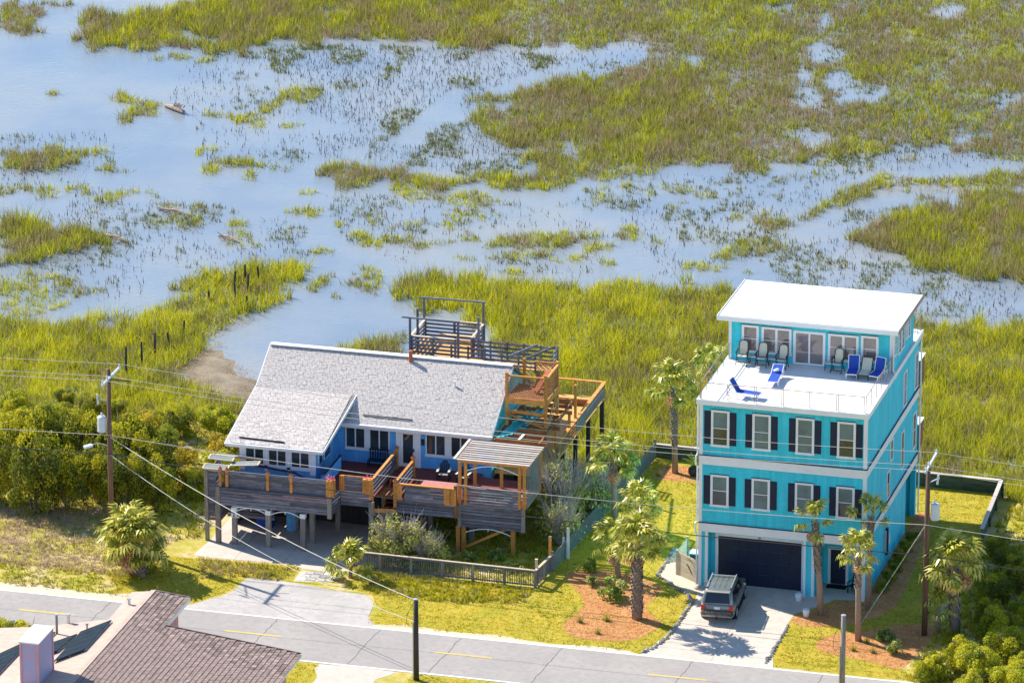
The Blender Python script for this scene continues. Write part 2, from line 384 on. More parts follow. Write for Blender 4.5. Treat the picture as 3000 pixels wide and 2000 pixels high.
MARSH_BEDS = [  # (density, greenness, height, outline in metres)
    (0.95, 0.45, 0.75, [(-79.2, 103), (-76.6, 105.2), (-76.1, 103.9), (-75.6, 101.1), (-74.1, 97.6), (-75.4, 97), (-77.1, 97.4)]),
    (0.8, 0.45, 0.6, [(-76.4, 104.9), (-74.1, 106.4), (-73.9, 105.2), (-75.9, 103.7)]),
    (0.95, 0.45, 0.85, [(-72.7, 101.9), (-72.5, 103.9), (-70.4, 103.7), (-69.5, 102.8), (-68.3, 105.1), (-66.9, 107.8), (-56.5, 117.1), (-51.6, 101), (-52.8, 101), (-53.5, 99.7), (-53.7, 98.6), (-55.6, 101), (-57.2, 100.7), (-57, 99.4), (-57.7, 98.6), (-57.6, 96.1), (-58.8, 95.6), (-60.7, 96.2), (-63, 95.4), (-64.1, 95.1), (-65.5, 93.9), (-66.2, 94.3), (-67.6, 94.1), (-68.4, 94.9), (-69.3, 94.3), (-70.7, 96.7)]),
    (0.97, 0.35, 0.8, [(-56.5, 117.1), (-43.9, 120.5), (-39, 102.8), (-40.4, 103.1), (-41.4, 102.5), (-43, 102.1), (-45.7, 102.1), (-48.1, 101.7), (-50, 101.9), (-51.6, 100.7)]),
    (0.84, 0.4, 0.6, [(-44.4, 120.4), (-4.5, 131.4), (4, 85.9), (1.6, 85.5), (-0.1, 86.1), (-1.2, 85.8), (-2.7, 86.8), (-4.4, 87.2), (-6.4, 86.9), (-7.4, 84.7), (-9.5, 83.3), (-12.4, 81.1), (-13.2, 80.1), (-14.1, 79.3), (-14.1, 77.6), (-15.5, 76.6), (-17.3, 80), (-18.6, 78.6), (-19.8, 77.3), (-20.7, 76.8), (-22, 75.5), (-23.4, 75.1), (-24.5, 73.4), (-25.6, 73.7), (-25.9, 72.6), (-27.5, 70.9), (-28.9, 72.1), (-30.3, 78.2), (-30.7, 90.8), (-30.4, 99.7), (-29, 106.3), (-32.9, 105.6), (-34.1, 103.8), (-35.8, 104.4), (-37.4, 103.2), (-39.6, 103)]),
    (0.92, 0.35, 0.8, [(-37.8, 85.4), (-36.6, 84), (-35.4, 82), (-34.7, 81.8), (-33.2, 80.5), (-32, 79.8), (-30.8, 79.3), (-31.5, 77.9), (-30.9, 76.2), (-30.3, 76.3), (-28.7, 73), (-26.2, 73.7), (-23.5, 77.6), (-20.5, 80.1), (-19, 87.2), (-22.2, 97.5), (-25.4, 101.1), (-27.2, 98.4), (-28.7, 97.9), (-29.8, 98.1), (-31.1, 97.3), (-32.1, 97.9), (-32.8, 98.6), (-32.5, 96.6), (-33.5, 94.8), (-35.4, 92.5), (-36.8, 91.6), (-38.5, 90), (-38, 88.8), (-36.4, 87.7), (-37.8, 86.7)]),
    (0.9, 0.55, 0.7, [(-44.3, 71.5), (-43, 72.4), (-41.7, 73), (-40.8, 72.1), (-39.2, 71.5), (-38.2, 71.6), (-36.9, 71.5), (-36.1, 72), (-35.1, 71.6), (-33.8, 71.3), (-32.7, 71.3), (-31.9, 71.8), (-30.5, 72.4), (-28.6, 73.4), (-27.3, 70.4), (-28.9, 70.4), (-30.9, 70.2), (-33.3, 69.6), (-35.5, 68.3), (-36.7, 67), (-37.9, 67.6), (-38.8, 69.1), (-40.4, 69), (-40.2, 67.4), (-41.3, 67.1), (-42.8, 67.3), (-43.7, 69.3)]),
    (0.85, 0.6, 0.6, [(-63.4, 83.3), (-63.2, 84.9), (-62.1, 84.1), (-61.1, 82.3), (-59.9, 81.9), (-59.2, 80.6), (-59.4, 79.6), (-60.4, 80), (-59.9, 77.7), (-59.6, 76), (-60.2, 75.8), (-61, 78.1), (-60.9, 80.7), (-61.9, 82), (-62.9, 82.2)]),
    (0.92, 0.45, 0.7, [(-66.9, 69), (-65.5, 69.4), (-64, 69.9), (-63, 71.2), (-61.3, 71.4), (-59.8, 71.1), (-59.6, 70.4), (-60.9, 70.1), (-60.8, 68.6), (-61, 66.8), (-61.9, 65.9), (-63.2, 65.8), (-65.7, 65.6)]),
    (0.8, 0.6, 0.6, [(-52.4, 88.3), (-51.9, 88.9), (-49.7, 89.1), (-49, 86.9), (-49.6, 85.8), (-50.7, 86), (-51, 85), (-51.2, 82.8), (-51.3, 81.1), (-52.1, 80.4), (-53, 82.1), (-53.2, 84.2), (-52.2, 85.8)]),
    (0.75, 0.6, 0.5, [(-55.9, 81.4), (-55.1, 82), (-53.7, 82.4), (-52.6, 80.7), (-53, 79.5), (-54.6, 80.4), (-55.3, 80)]),
    (0.85, 0.65, 0.6, [(-51.9, 69.4), (-51.2, 70.7), (-49.2, 71), (-48.5, 69.4), (-48.7, 68.7), (-49.7, 69.1), (-50.7, 68.5), (-51.7, 68.9)]),
    (0.65, 0.5, 0.6, [(-64.3, 61.6), (-62, 61.4), (-60.2, 61.9), (-58.3, 62.3), (-57.9, 61.6), (-59.5, 60), (-60.9, 59.2), (-62.1, 59.7), (-63.6, 59.7)]),
    (0.8, 0.7, 0.5, [(-57.5, 61.4), (-56.4, 62.5), (-54.8, 62.1), (-53.3, 62.1), (-53, 61.5), (-54.5, 61.3), (-56, 60.7), (-57.2, 61)]),
    (0.5, 0.6, 0.5, [(-57.7, 57.5), (-57.3, 58.8), (-55.5, 58.5), (-55, 57.3), (-55.8, 56.5), (-57.3, 56.9)]),
    (0.45, 0.3, 0.45, [(-52.7, 60.4), (-51.4, 61.6), (-49.2, 60.6), (-47.4, 58.2), (-47.6, 56.6), (-49.2, 56.2), (-51.3, 56.4)]),
    (0.98, 0.42, 1.1, [(-61.2, 53.1), (-60.2, 53.5), (-58.5, 53.1), (-56.8, 53.4), (-55, 52.5), (-53.4, 51.6), (-51.9, 51.7), (-51.8, 51), (-52.9, 49.9), (-54.1, 48.7), (-55.6, 47.5), (-57, 46.3), (-58.5, 45.6)]),
    (0.6, 0.6, 0.6, [(-57.8, 43.5), (-56.6, 44.2), (-54.8, 44), (-52.6, 42.4), (-50.9, 42.5), (-50.3, 41.1), (-50.9, 40.2), (-51.8, 39.3), (-51.4, 37.6), (-52.9, 36.5), (-55, 35.9)]),
    (0.98, 0.62, 0.9, [(-55.6, 33.8), (-53.4, 34.9), (-51.7, 34.5), (-50.5, 34), (-49.9, 35), (-49.3, 36.9), (-48.1, 37.6), (-46.9, 37.6), (-46.3, 36.7), (-45.8, 39.3), (-45.3, 40), (-44.8, 41.7), (-43.5, 42.4), (-44.6, 43), (-45.8, 44.1), (-45.3, 45.4), (-44.2, 47.6), (-42.6, 48.6), (-41.2, 49.5), (-39.6, 49.9), (-38.8, 49.5), (-38.4, 48.3), (-38.6, 45.6), (-38, 43.6), (-38.4, 42), (-39.2, 40.1), (-40.1, 37.8), (-40.6, 35.6), (-40, 32.2), (-40.4, 30.1), (-40.4, 28.2), (-40.4, 26.8), (-38.8, 25.9), (-35.7, 26.1), (-34.1, 23.9), (-34.4, 18.7), (-38.9, 15.6), (-49.2, 15.9)]),
    (0.35, 0.35, 0.45, [(-46.5, 56.2), (-44.7, 57.4), (-42.2, 57.8), (-40.5, 56.3), (-40.8, 54), (-44.1, 52.3), (-45.9, 52.9)]),
    (0.7, 0.65, 0.5, [(-38.5, 68), (-36.8, 67.3), (-35.3, 67.7), (-33.7, 67.4), (-30.8, 67.4), (-30.4, 66), (-31.4, 65.3), (-33.1, 66.1), (-34.7, 65.6), (-35.9, 66.1), (-37.5, 66.4)]),
    (0.33, 0.6, 0.45, [(-41.2, 66.4), (-38.9, 67), (-35.1, 66.4), (-31.4, 65.9), (-28.2, 67.6), (-27.2, 64.7), (-30.6, 63), (-29.8, 59.4), (-31.6, 58.2), (-33.1, 59.3), (-36.8, 59.8), (-39.4, 60.6)]),
    (0.8, 0.7, 0.5, [(-37.7, 57.1), (-37.4, 58.5), (-35.4, 57.6), (-33.8, 57.8), (-31.6, 58.4), (-31, 57.8), (-32.3, 56.7), (-33.7, 55.8), (-35.4, 55.8)]),
    (0.93, 0.55, 0.7, [(-28, 57.7), (-27.6, 58.9), (-26.8, 59.9), (-25.9, 61.2), (-24.8, 62.2), (-23.5, 60.8), (-22.1, 61.2), (-22.6, 59.9), (-23.9, 58.9), (-23.9, 57.6), (-25.6, 56.8), (-27.5, 57.1)]),
    (0.4, 0.6, 0.45, [(-26.5, 70.4), (-24.6, 72.1), (-22.3, 72.7), (-18.8, 73.3), (-18.6, 72.4), (-20.5, 70.3), (-22.5, 69), (-25, 69.1)]),
    (0.3, 0.6, 0.4, [(-26.6, 66.3), (-24.8, 67.6), (-24.1, 65.8), (-25.6, 64.2)]),
    (0.3, 0.6, 0.4, [(-22.6, 67.4), (-20, 68.5), (-17.9, 69.5), (-17.7, 67.6), (-20.7, 66.4)]),
    (0.3, 0.5, 0.4, [(-35.5, 51.5), (-33.1, 52.2), (-31.7, 47.1), (-34.4, 46.3)]),
    (0.99, 0.62, 0.95, [(-31.9, 47), (-32.3, 49.5), (-31.3, 50.4), (-29.4, 50.5), (-26.7, 50.5), (-24.5, 50.1), (-22.6, 50.6), (-20.2, 51.5), (-17.8, 51.9), (-15.3, 52.6), (-13.7, 52.5), (-10.3, 52.4), (-4.4, 51.6), (2.8, 49.6), (10.5, 51.1), (17.3, 14.8), (14.6, 18.2), (8.7, 18.9), (-4.6, 18.9), (-7.4, 18.1), (-8, 14.9), (-11.5, 17.6), (-15.5, 24.6), (-20, 33.1), (-23.3, 39.6), (-24.1, 41.3), (-26.2, 42.4), (-28.9, 43.8), (-31, 45.6)]),
    (0.95, 0.55, 0.9, [(-31.5, 34.6), (-31.3, 36.7), (-29.2, 37.2), (-28.1, 36.7), (-27.1, 33.8), (-30.9, 33)]),
    (0.4, 0.55, 0.45, [(-11.7, 80.2), (-11.1, 81.6), (-8, 82.9), (-7.8, 81.8), (-9.6, 79.3), (-9.9, 76.4), (-10.7, 77)]),
    (0.95, 0.55, 0.7, [(-9.2, 68.9), (-8.9, 71.2), (-8.4, 74.3), (-7, 78), (-5.3, 79.3), (-2.5, 80.4), (-0.6, 81.3), (4.3, 84.2), (5.1, 80), (1.1, 78.5), (-2, 77.9), (-4.4, 77.5), (-5.4, 76.4), (-6.6, 74.1), (-7.7, 72.9), (-8.2, 71.2), (-8.6, 68.3)]),
    (0.97, 0.35, 0.95, [(-5.6, 65.2), (-5.1, 67.6), (-5, 68.5), (-3.8, 69.5), (-3.8, 71.3), (-2.7, 72.6), (-1.5, 73.5), (0.2, 74.3), (0, 76.5), (1.5, 78.1), (5.2, 79.5), (9.1, 58.7), (5.9, 59), (3.7, 59.7), (1.6, 60.2), (-0.3, 61), (-1.6, 61.8), (-2.8, 63.1), (-4.4, 64.1), (-5.3, 64.6)]),
    (0.85, 0.55, 0.7, [(-12.2, 66.9), (-12.3, 68.7), (-11.4, 69.4), (-10.3, 69), (-9.8, 68), (-10, 66.4), (-11.1, 65.8)]),
    (0.8, 0.55, 0.55, [(-13.4, 59.9), (-13.1, 61.3), (-11.9, 62.4), (-10.9, 64), (-9.7, 64.3), (-9.2, 62.7), (-9.1, 61.2), (-10.3, 61.3), (-11.6, 60.9), (-11.9, 59.3), (-13, 59.2)]),
    (0.5, 0.6, 0.4, [(-15.3, 59), (-14.1, 60.7), (-13.7, 59.6)]),
    (0.5, 0.6, 0.4, [(-13.3, 76.6), (-12, 78.1), (-11.5, 77.1), (-12.9, 76)]),
    (0.5, 0.5, 0.4, [(-44.5, 22.4), (-41.2, 23.9), (-34.1, 23.9), (-33.8, 20.2), (-39.9, 18.5)]),
]
MARSH_CLUMPS = [  # (x, y, rx, ry) of the single clumps in open water
    (-67.7, 83, 0.61, 0.58),
    (-58.1, 66.7, 0.52, 0.68),
    (-56.7, 66.6, 0.33, 0.45),
    (-53.5, 72.1, 0.35, 1.00),
    (-52.6, 72.8, 0.28, 0.56),
    (-47.3, 70.1, 0.23, 0.50),
    (-46.4, 70, 0.23, 0.45),
    (-48.2, 67.5, 0.47, 0.45),
    (-51.3, 79.4, 0.48, 0.51),
    (-49.1, 80, 0.60, 0.57),
    (-46, 57.6, 0.87, 0.84),
    (-38.7, 53.4, 0.79, 0.71),
    (-37, 47.2, 0.44, 1.76),
    (-35.3, 44.7, 0.40, 0.58),
    (-42.3, 61.2, 1.15, 0.85),
    (-39.6, 59.2, 0.50, 0.72),
    (-43.5, 65.6, 0.37, 0.55),
    (-29.9, 58.3, 0.68, 0.60),
    (-32, 61.3, 0.50, 0.96),
    (-32.1, 63.4, 0.69, 0.54),
    (-34.5, 60.6, 0.50, 0.48),
    (-21.5, 58.8, 0.79, 0.83),
    (-20.7, 59.3, 0.41, 0.72),
    (-19.8, 61.8, 0.86, 0.96),
    (-20.2, 63.4, 0.68, 0.48),
    (-17.5, 61.3, 0.41, 0.66),
    (-22.9, 55.8, 0.49, 0.47),
    (-22, 56.5, 0.49, 0.71),
    (-26.2, 55.8, 0.90, 0.47),
    (-29.4, 54.5, 0.90, 0.53),
    (-27.3, 54.9, 0.31, 0.45),
    (-25.3, 52.7, 0.56, 0.53),
    (-19.8, 56, 0.49, 0.47),
    (-34.5, 50.8, 0.62, 0.65),
    (-34.1, 49.3, 0.67, 0.53),
    (-34.7, 47.3, 0.44, 0.53),
    (-33.6, 47.1, 0.55, 0.70),
    (-33.2, 48.1, 0.27, 0.47),
    (-16.9, 72, 0.69, 0.73),
    (-18.3, 72.4, 0.46, 0.67),
    (-15.9, 75.4, 0.58, 0.55),
    (-2.5, 75.4, 0.58, 0.45),
    (-13.9, 67.7, 0.69, 0.73),
    (-13.6, 56.9, 1.34, 0.71),
    (-10.4, 56.9, 0.31, 0.45),
    (-5.1, 83.4, 0.71, 0.62),
    (-28.5, 77.1, 0.47, 0.62),
    (-62.1, 94.1, 0.87, 0.66),
    (-63.2, 93.2, 0.75, 0.53),
    (-59.8, 93.4, 0.62, 0.53),
]
MARSH_POOLS = [  # (strength, outline) open water inside the beds
    (1, [(-64.5, 100.4), (-63.3, 98.4), (-60.1, 99.1), (-60.4, 100.3), (-62, 100.2), (-63.8, 101.3)]),
    (0.9, [(-18.3, 109.6), (-17.1, 110.7), (-15, 108.5), (-15, 104.8), (-16.9, 105.2)]),
    (0.85, [(-15.4, 100.7), (-14, 102.9), (-11.4, 101.4), (-9.9, 100), (-9.7, 96.6), (-11.6, 95.2), (-13.4, 96.4)]),
    (0.8, [(-19.3, 117.1), (-17.5, 116.2), (-17.4, 113.4)]),
    (0.8, [(-24, 118.7), (-22, 118.8), (-21.9, 117.1), (-23.5, 117.2)]),
    (0.9, [(-26.6, 103.9), (-25, 104.4), (-24.4, 101.4), (-25.9, 101)]),
    (0.85, [(-15.2, 87.8), (-12.4, 87.7), (-11.3, 85.9), (-12.1, 84.1), (-14.5, 85.9)]),
    (0.7, [(-2.9, 100.2), (-0.5, 101.7), (0, 99.2), (-1.7, 97.9)]),
    (0.95, [(-3.6, 89.9), (-0.8, 90.7), (-0.2, 89), (-2.7, 88)]),
    (0.7, [(-11.6, 121.6), (-8.8, 122.4), (-8.5, 119.1), (-10.5, 119)]),
    (1, [(-48.5, 36), (-47.2, 36.3), (-46.8, 35.3), (-47.9, 34.9)]),
    (0.8, [(-32.2, 106.5), (-29.1, 104.6), (-29.2, 100), (-31.9, 99.3)]),
    (0.75, [(-18, 106.7), (-15.9, 101), (-13.6, 92.9), (-16, 92.3)]),
    (0.7, [(-23, 96.4), (-21.8, 95.8), (-21.5, 93.3), (-22.4, 94)]),
    (0.8, [(-37, 89), (-35.6, 90.3), (-34.7, 88), (-35.9, 86.8)]),
    (0.75, [(-29.5, 82.6), (-27.3, 81.5), (-27.4, 78.2), (-28.9, 79.4)]),
]
REED_FIELDS = [  # (stems per square metre, outline)
    (5, [(-56.7, 98.4), (-51.4, 100.3), (-40.1, 102), (-33.4, 101.1), (-35.9, 96.9), (-38.7, 90.3), (-37.5, 85.1), (-34.2, 80.5), (-30.6, 76.5), (-30.8, 72.8), (-33, 71.8), (-40.9, 73.7), (-44.8, 73.4), (-49.3, 83.1), (-49.6, 89.1), (-54.9, 93)]),
    (3.5, [(-8.9, 64.4), (-5.6, 65.3), (-1.5, 61.2), (5.5, 58.7), (9.2, 58.3), (10.4, 51.9), (2.5, 50.8), (-7.2, 53.8), (-9.3, 58.3)]),
    (3.5, [(-7.6, 72.4), (-5, 75.9), (-0.6, 77.5), (-2.1, 73.2), (-4.3, 70.3), (-5.9, 66.8), (-8, 67.7)]),
    (1.8, [(-61.3, 94.8), (-55.8, 97.3), (-49.8, 89), (-45.3, 71.7), (-52.1, 69.8), (-56.8, 81), (-59.5, 82.9)]),
    (1.8, [(-68.3, 72.8), (-60.6, 74.9), (-57.8, 66.6), (-64.8, 63.1)]),
    (3, [(-65.3, 64.5), (-57.5, 63.5), (-54.5, 54.9), (-61.7, 54.5)]),
    (2, [(-58.5, 59.2), (-48.4, 61.2), (-41.2, 58.6), (-39.1, 51.6), (-45.6, 46.9), (-52.6, 49.4), (-57, 55)]),
    (1.6, [(-58.7, 46.2), (-50.9, 51.3), (-47.3, 42.1), (-49.9, 39.9), (-57.8, 43.5)]),
    (1.6, [(-42.5, 66), (-27.8, 66.9), (-20.9, 62.6), (-15.1, 58.2), (-14, 53.8), (-32, 51.4), (-38.2, 56.4)]),
    (1.6, [(-28.3, 72.3), (-15.2, 78.3), (-8.9, 82.5), (-7.1, 81.3), (-10.5, 68.5), (-17.9, 69.6), (-24.3, 66.3)]),
    (2.5, [(-22.4, 68.4), (-10.9, 70), (-7.9, 60.2), (-14.8, 56.8), (-19.1, 60.1)]),
    (2.2, [(-11.7, 84.2), (-0.1, 87.3), (2.3, 84.7), (-8.2, 79.4)]),
    (2, [(-42.9, 114.9), (-5, 125.4), (2.5, 86.4), (-15.2, 78.3), (-30.7, 90.8), (-39.5, 102.7)]),
]
MUD_BANKS = [
    [(-40, 31.7), (-40, 33.8), (-39.9, 34.9), (-39.1, 33.4), (-37.7, 31.1), (-36.4, 29.6), (-35.1, 29), (-33.6, 23.6), (-34.9, 23.6), (-37.2, 25.2), (-39.3, 26.3), (-40.2, 27.6), (-40.2, 29.6)],
    [(-48.2, 35.4), (-47, 35.7), (-46.6, 34.8), (-47.7, 34.3)],
    [(-40.9, 35.3), (-40.2, 37.2), (-39.1, 39.5), (-38.8, 39), (-39.9, 36.3), (-40.2, 34.5)],
    [(-5.3, 76.9), (-2.9, 77.3), (0.5, 78), (0.6, 77.4), (-2.8, 76.4), (-5.2, 75.6)],
]
# ------------------------------------------------------------------ ground, water, marsh
WATER_Z = -0.5
SHORE = np.array([(-900, 14), (-95, 15), (-49, 17.5), (-41, 18.5), (-37, 21.5), (-33.5, 23.5), (-29, 20), (-24, 17.2), (-12, 18), (-7.6, 20.6), (14.2, 20.2), (20, 17), (45, 15), (900, 14)], float)
def shore_y(x): return np.interp(x, SHORE[:, 0], SHORE[:, 1])
def marsh_density(x, y):
    """how thick the marsh grass stands, its greenness and its height at points x, y"""
    den = np.zeros(x.shape); tone = np.full(x.shape, 0.5); hei = np.full(x.shape, 0.5)
    for d, t, h, pl in MARSH_BEDS:
        a = np.array(pl); w = 0.7
        q = inside(x + w * (vnoise(x * 0.8, y * 0.8, 3) - 0.5) * 2, y + 2.2 * w * (vnoise(x * 0.8, y * 0.5, 4) - 0.5) * 2, pl)
        n = q & (d > den); den[n] = d; tone[n] = t; hei[n] = h
    for cx, cy, rx, ry in MARSH_CLUMPS:
        q = ((x - cx) / rx) ** 2 + ((y - cy) / ry) ** 2 < 0.55 + 0.9 * vnoise(x * 1.5, y * 1.0, 5)
        n = q & (den < 0.8); den[n] = 0.8; tone[n] = 0.68; hei[n] = 0.5
    for k, pl in MARSH_POOLS:
        q = inside(x + 1.2 * (vnoise(x * 0.7, y * 0.7, 6) - 0.5), y + 2.5 * (vnoise(x * 0.7, y * 0.4, 7) - 0.5), pl)
        den[q] *= 1 - k
    return den, tone, hei
def mud_mask(x, y):
    m = np.zeros(x.shape, bool)
    for pl in MUD_BANKS: m |= inside(x + 0.8 * (vnoise(x, y, 8) - 0.5), y + 1.6 * (vnoise(x, y, 9) - 0.5), pl)
    return m
def land_height(x, y):
    s = np.clip((shore_y(x) + 1.5 - y) / 4.0, 0, 1); s = s * s * (3 - 2 * s)
    return -0.78 + 0.78 * s
def axis(lo, hi, step): return np.concatenate([[-1500, -600, -300, -180], np.arange(lo, hi, step), [180, 300, 600, 1500]])
gx = axis(-100, 50, 1.0); gy = axis(-60, 150, 1.0)
GX, GY = np.meshgrid(gx, gy, indexing='ij')
den, _, _ = marsh_density(GX, GY)
mm = mud_mask(GX, GY).astype(float)
for _ in range(1):
    for arr in (den, mm):
        arr[1:-1, 1:-1] = (arr[:-2, 1:-1] + arr[2:, 1:-1] + arr[1:-1, :-2] + arr[1:-1, 2:] + 2 * arr[1:-1, 1:-1]) / 6
GZ = np.maximum(land_height(GX, GY), -0.85 + 0.36 * den)
GZ = np.maximum(GZ, -0.85 + 0.52 * mm)
GZ = np.where(GZ < -0.02, GZ + 0.05 * (vnoise(GX * 0.7, GY * 0.7, 11) - 0.5), GZ)
nx, ny = GX.shape
vid = np.arange(nx * ny).reshape(nx, ny)
fq = np.stack([vid[:-1, :-1], vid[1:, :-1], vid[1:, 1:], vid[:-1, 1:]], -1).reshape(-1, 4)
def soil_material():
    m = bpy.data.materials.new('weedy_soil_and_mud'); m.use_nodes = True
    nt = m.node_tree; b = nt.nodes['Principled BSDF']
    soil = ramp(nt, noise(nt, 0.45, 6, rough=0.65), ((0.36, (0.60, 0.48, 0.34)), (0.47, (0.50, 0.41, 0.11)), (0.6, (0.36, 0.34, 0.04))))
    soil = mix(nt, ramp(nt, noise(nt, 3.0, 5), ((0.5, (0, 0, 0)), (0.72, (1, 1, 1)))), soil, (0.38, 0.27, 0.09))
    mud = ramp(nt, noise(nt, 0.8, 6), ((0.35, (0.19, 0.15, 0.11)), (0.65, (0.31, 0.25, 0.18))))
    g = nt.nodes.new('ShaderNodeNewGeometry'); s = nt.nodes.new('ShaderNodeSeparateXYZ'); nt.links.new(g.outputs['Position'], s.inputs[0])
    k = nt.nodes.new('ShaderNodeMapRange'); nt.links.new(s.outputs[2], k.inputs[0]); k.inputs[1].default_value = -0.3; k.inputs[2].default_value = -0.08
    nt.links.new(mix(nt, k.outputs[0], mud, soil), b.inputs['Base Color']); b.inputs['Roughness'].default_value = 0.95; b.inputs['Specular IOR Level'].default_value = 0.1
    bp = nt.nodes.new('ShaderNodeBump'); bp.inputs['Strength'].default_value = 0.7; bp.inputs['Distance'].default_value = 0.08
    nt.links.new(noise(nt, 4.0, 7, rough=0.7), bp.inputs['Height']); nt.links.new(bp.outputs[0], b.inputs['Normal'])
    return m
ground = link('ground', np_mesh('ground', np.stack([GX, GY, GZ], -1).reshape(-1, 3), fq, soil_material()))
tag(ground, 'weedy sandy soil and mud under the houses and the marsh', kind='structure')
def water_material():
    m = bpy.data.materials.new('silty_tidal_water'); m.use_nodes = True
    nt = m.node_tree; b = nt.nodes['Principled BSDF']
    nt.links.new(ramp(nt, noise(nt, 0.06, 5), ((0.38, (0.17, 0.21, 0.26)), (0.5, (0.21, 0.24, 0.27)), (0.62, (0.26, 0.265, 0.26)))), b.inputs['Base Color'])
    b.inputs['Roughness'].default_value = 0.12; b.inputs['IOR'].default_value = 1.33; b.inputs['Specular IOR Level'].default_value = 0.9
    bp = nt.nodes.new('ShaderNodeBump'); bp.inputs['Distance'].default_value = 0.05
    patch = ramp(nt, noise(nt, 0.045, 4), ((0.40, (0.12, 0.12, 0.12)), (0.60, (0.9, 0.9, 0.9))))
    nt.links.new(patch, bp.inputs['Strength'])
    nt.links.new(noise(nt, 1.6, 5, (1.0, 2.6, 1.0)), bp.inputs['Height']); nt.links.new(bp.outputs[0], b.inputs['Normal'])
    return m
w = MB(); w.poly([(-1500, 8, WATER_Z), (1500, 8, WATER_Z), (1500, 1500, WATER_Z), (-1500, 1500, WATER_Z)])
structure('water', w, water_material())

def blades(px, py, pz, h, tint, n, width, lean, spread, seed, mottle=0.17):
    """n pointed blades round every tuft; returns verts, faces, tints"""
    g = np.random.default_rng(seed); N = len(px)
    X = np.repeat(px, n) + g.normal(0, spread, N * n); Y = np.repeat(py, n) + g.normal(0, spread, N * n); Z = np.repeat(pz, n)
    H = np.repeat(h, n) * g.uniform(0.55, 1.15, N * n); T = np.repeat(tint, n) + g.normal(0, mottle, N * n)
    a = g.uniform(0, 2 * np.pi, N * n); W = width * g.uniform(0.6, 1.4, N * n)
    wx = np.cos(a) * W; wy = np.sin(a) * W
    b = g.uniform(0, 2 * np.pi, N * n); L = np.abs(g.normal(0, lean, N * n)) * H
    v = np.empty((N * n, 3, 3), np.float32)
    v[:, 0] = np.stack([X - wx, Y - wy, Z], -1); v[:, 1] = np.stack([X + wx, Y + wy, Z], -1)
    v[:, 2] = np.stack([X + np.cos(b) * L, Y + np.sin(b) * L, Z + H], -1)
    T = np.clip(T, 0, 1); t = np.stack([T * 0.85, T * 0.85, T + 0.05], -1)
    return v.reshape(-1, 3), np.arange(N * n * 3).reshape(-1, 3), np.repeat(np.clip(t.reshape(-1), 0, 1)[:, None], 3, 1)
def join(parts):
    vs_, fs_, cs_, o = [], [], [], 0
    for v, f, c in parts:
        vs_.append(v); fs_.append(f + o); cs_.append(c); o += len(v)
    return np.concatenate(vs_), np.concatenate(fs_), np.concatenate(cs_)
def in_view(x, y, m=6.0):
    """what the picture (and a step to the side of it) can see of the ground"""
    c, s = math.cos(R(15.28)), math.sin(R(15.28))
    dx = x - 75.785; dy = y + 317.463
    u = dx * c + dy * s; d = -dx * s + dy * c
    return np.abs(u) < d / math.cos(0) * 0.0885 + m
step = 0.40
sx, sy = np.meshgrid(np.arange(-92, 34, step), np.arange(9, 132, step), indexing='ij')
sx = (sx + rng.uniform(-step / 2, step / 2, sx.shape)).ravel(); sy = (sy + rng.uniform(-step / 2, step / 2, sy.shape)).ravel()
k = in_view(sx, sy); sx, sy = sx[k], sy[k]
dd, tt, hh = marsh_density(sx, sy)
patch = 0.55 * vnoise(sx * 0.55, sy * 0.3, 21) + 0.45 * vnoise(sx * 1.5, sy * 0.8, 22)
keep = (dd > 0) & (rng.random(len(sx)) < np.clip(1.15 - np.clip((patch - dd + 0.08) * 5, 0, 1.1), 0, 1) * np.clip(dd * 1.1, 0, 1)) & ~mud_mask(sx, sy)
keep &= ~((sx > -7.8) & (sx < 14.3) & (sy < 19.9)) & ~((sy < 17) & (sx > -30))
keep &= (sy > shore_y(sx) - 3.5)
sx, sy, dd, tt, hh = sx[keep], sy[keep], dd[keep], tt[keep], hh[keep]
big = vnoise(sx * 0.12, sy * 0.07, 23); fine = vnoise(sx * 0.9, sy * 0.5, 24)
near = np.clip((70 - sy) / 50, 0, 1)
tint = np.clip(tt + 0.12 * near + 0.34 * (big - 0.5) + 0.75 * (fine - 0.5) + rng.normal(0, 0.13, len(sx)), 0.02, 1)
hz = np.maximum(land_height(sx, sy), -0.55)
hs = hh * (0.45 + 0.6 * vnoise(sx * 0.4, sy * 0.25, 25) + 0.55 * vnoise(sx * 1.4, sy * 0.9, 26))
v, f, c = blades(sx, sy, hz, hs * 0.88, tint, 13, 0.028, 0.6, 0.18, 31, 0.23)
tall = rng.random(len(sx)) < 0.16
v2, f2, c2 = blades(sx[tall], sy[tall], hz[tall], hs[tall] * 1.45, np.full(tall.sum(), 0.10), 2, 0.018, 0.12, 0.12, 32)
v, f, c = join([(v, f, c), (v2, f2, c2)])
o = link('marsh_grass', np_mesh('marsh_grass', v, f, M['grass'], c))
tag(o, 'olive and yellow green cordgrass growing in beds across the tidal marsh', 'grass', kind='stuff')
parts = []
for i, (d, pl) in enumerate(REED_FIELDS):
    a = np.array(pl); lo = a.min(0); hi = a.max(0); n = int((hi - lo).prod() * d * 1.9)
    x = rng.uniform(lo[0], hi[0], n); y = rng.uniform(lo[1], hi[1], n)
    q = inside(x, y, pl) & in_view(x, y) & (vnoise(x * 0.35, y * 0.2, 40) > 0.25); x, y = x[q], y[q]
    parts.append(blades(x, y, np.full(len(x), WATER_Z - 0.05), rng.uniform(0.22, 0.55, len(x)), np.full(len(x), 0.02), 1, 0.03, 0.35, 0.05, 50 + i))
    q = vnoise(x * 0.5, y * 0.3, 41) > 0.62; x, y = x[q], y[q]
    parts.append(blades(x, y, np.full(len(x), WATER_Z - 0.05), rng.uniform(0.2, 0.5, len(x)), np.full(len(x), 0.6), 5, 0.03, 0.5, 0.14, 70 + i))
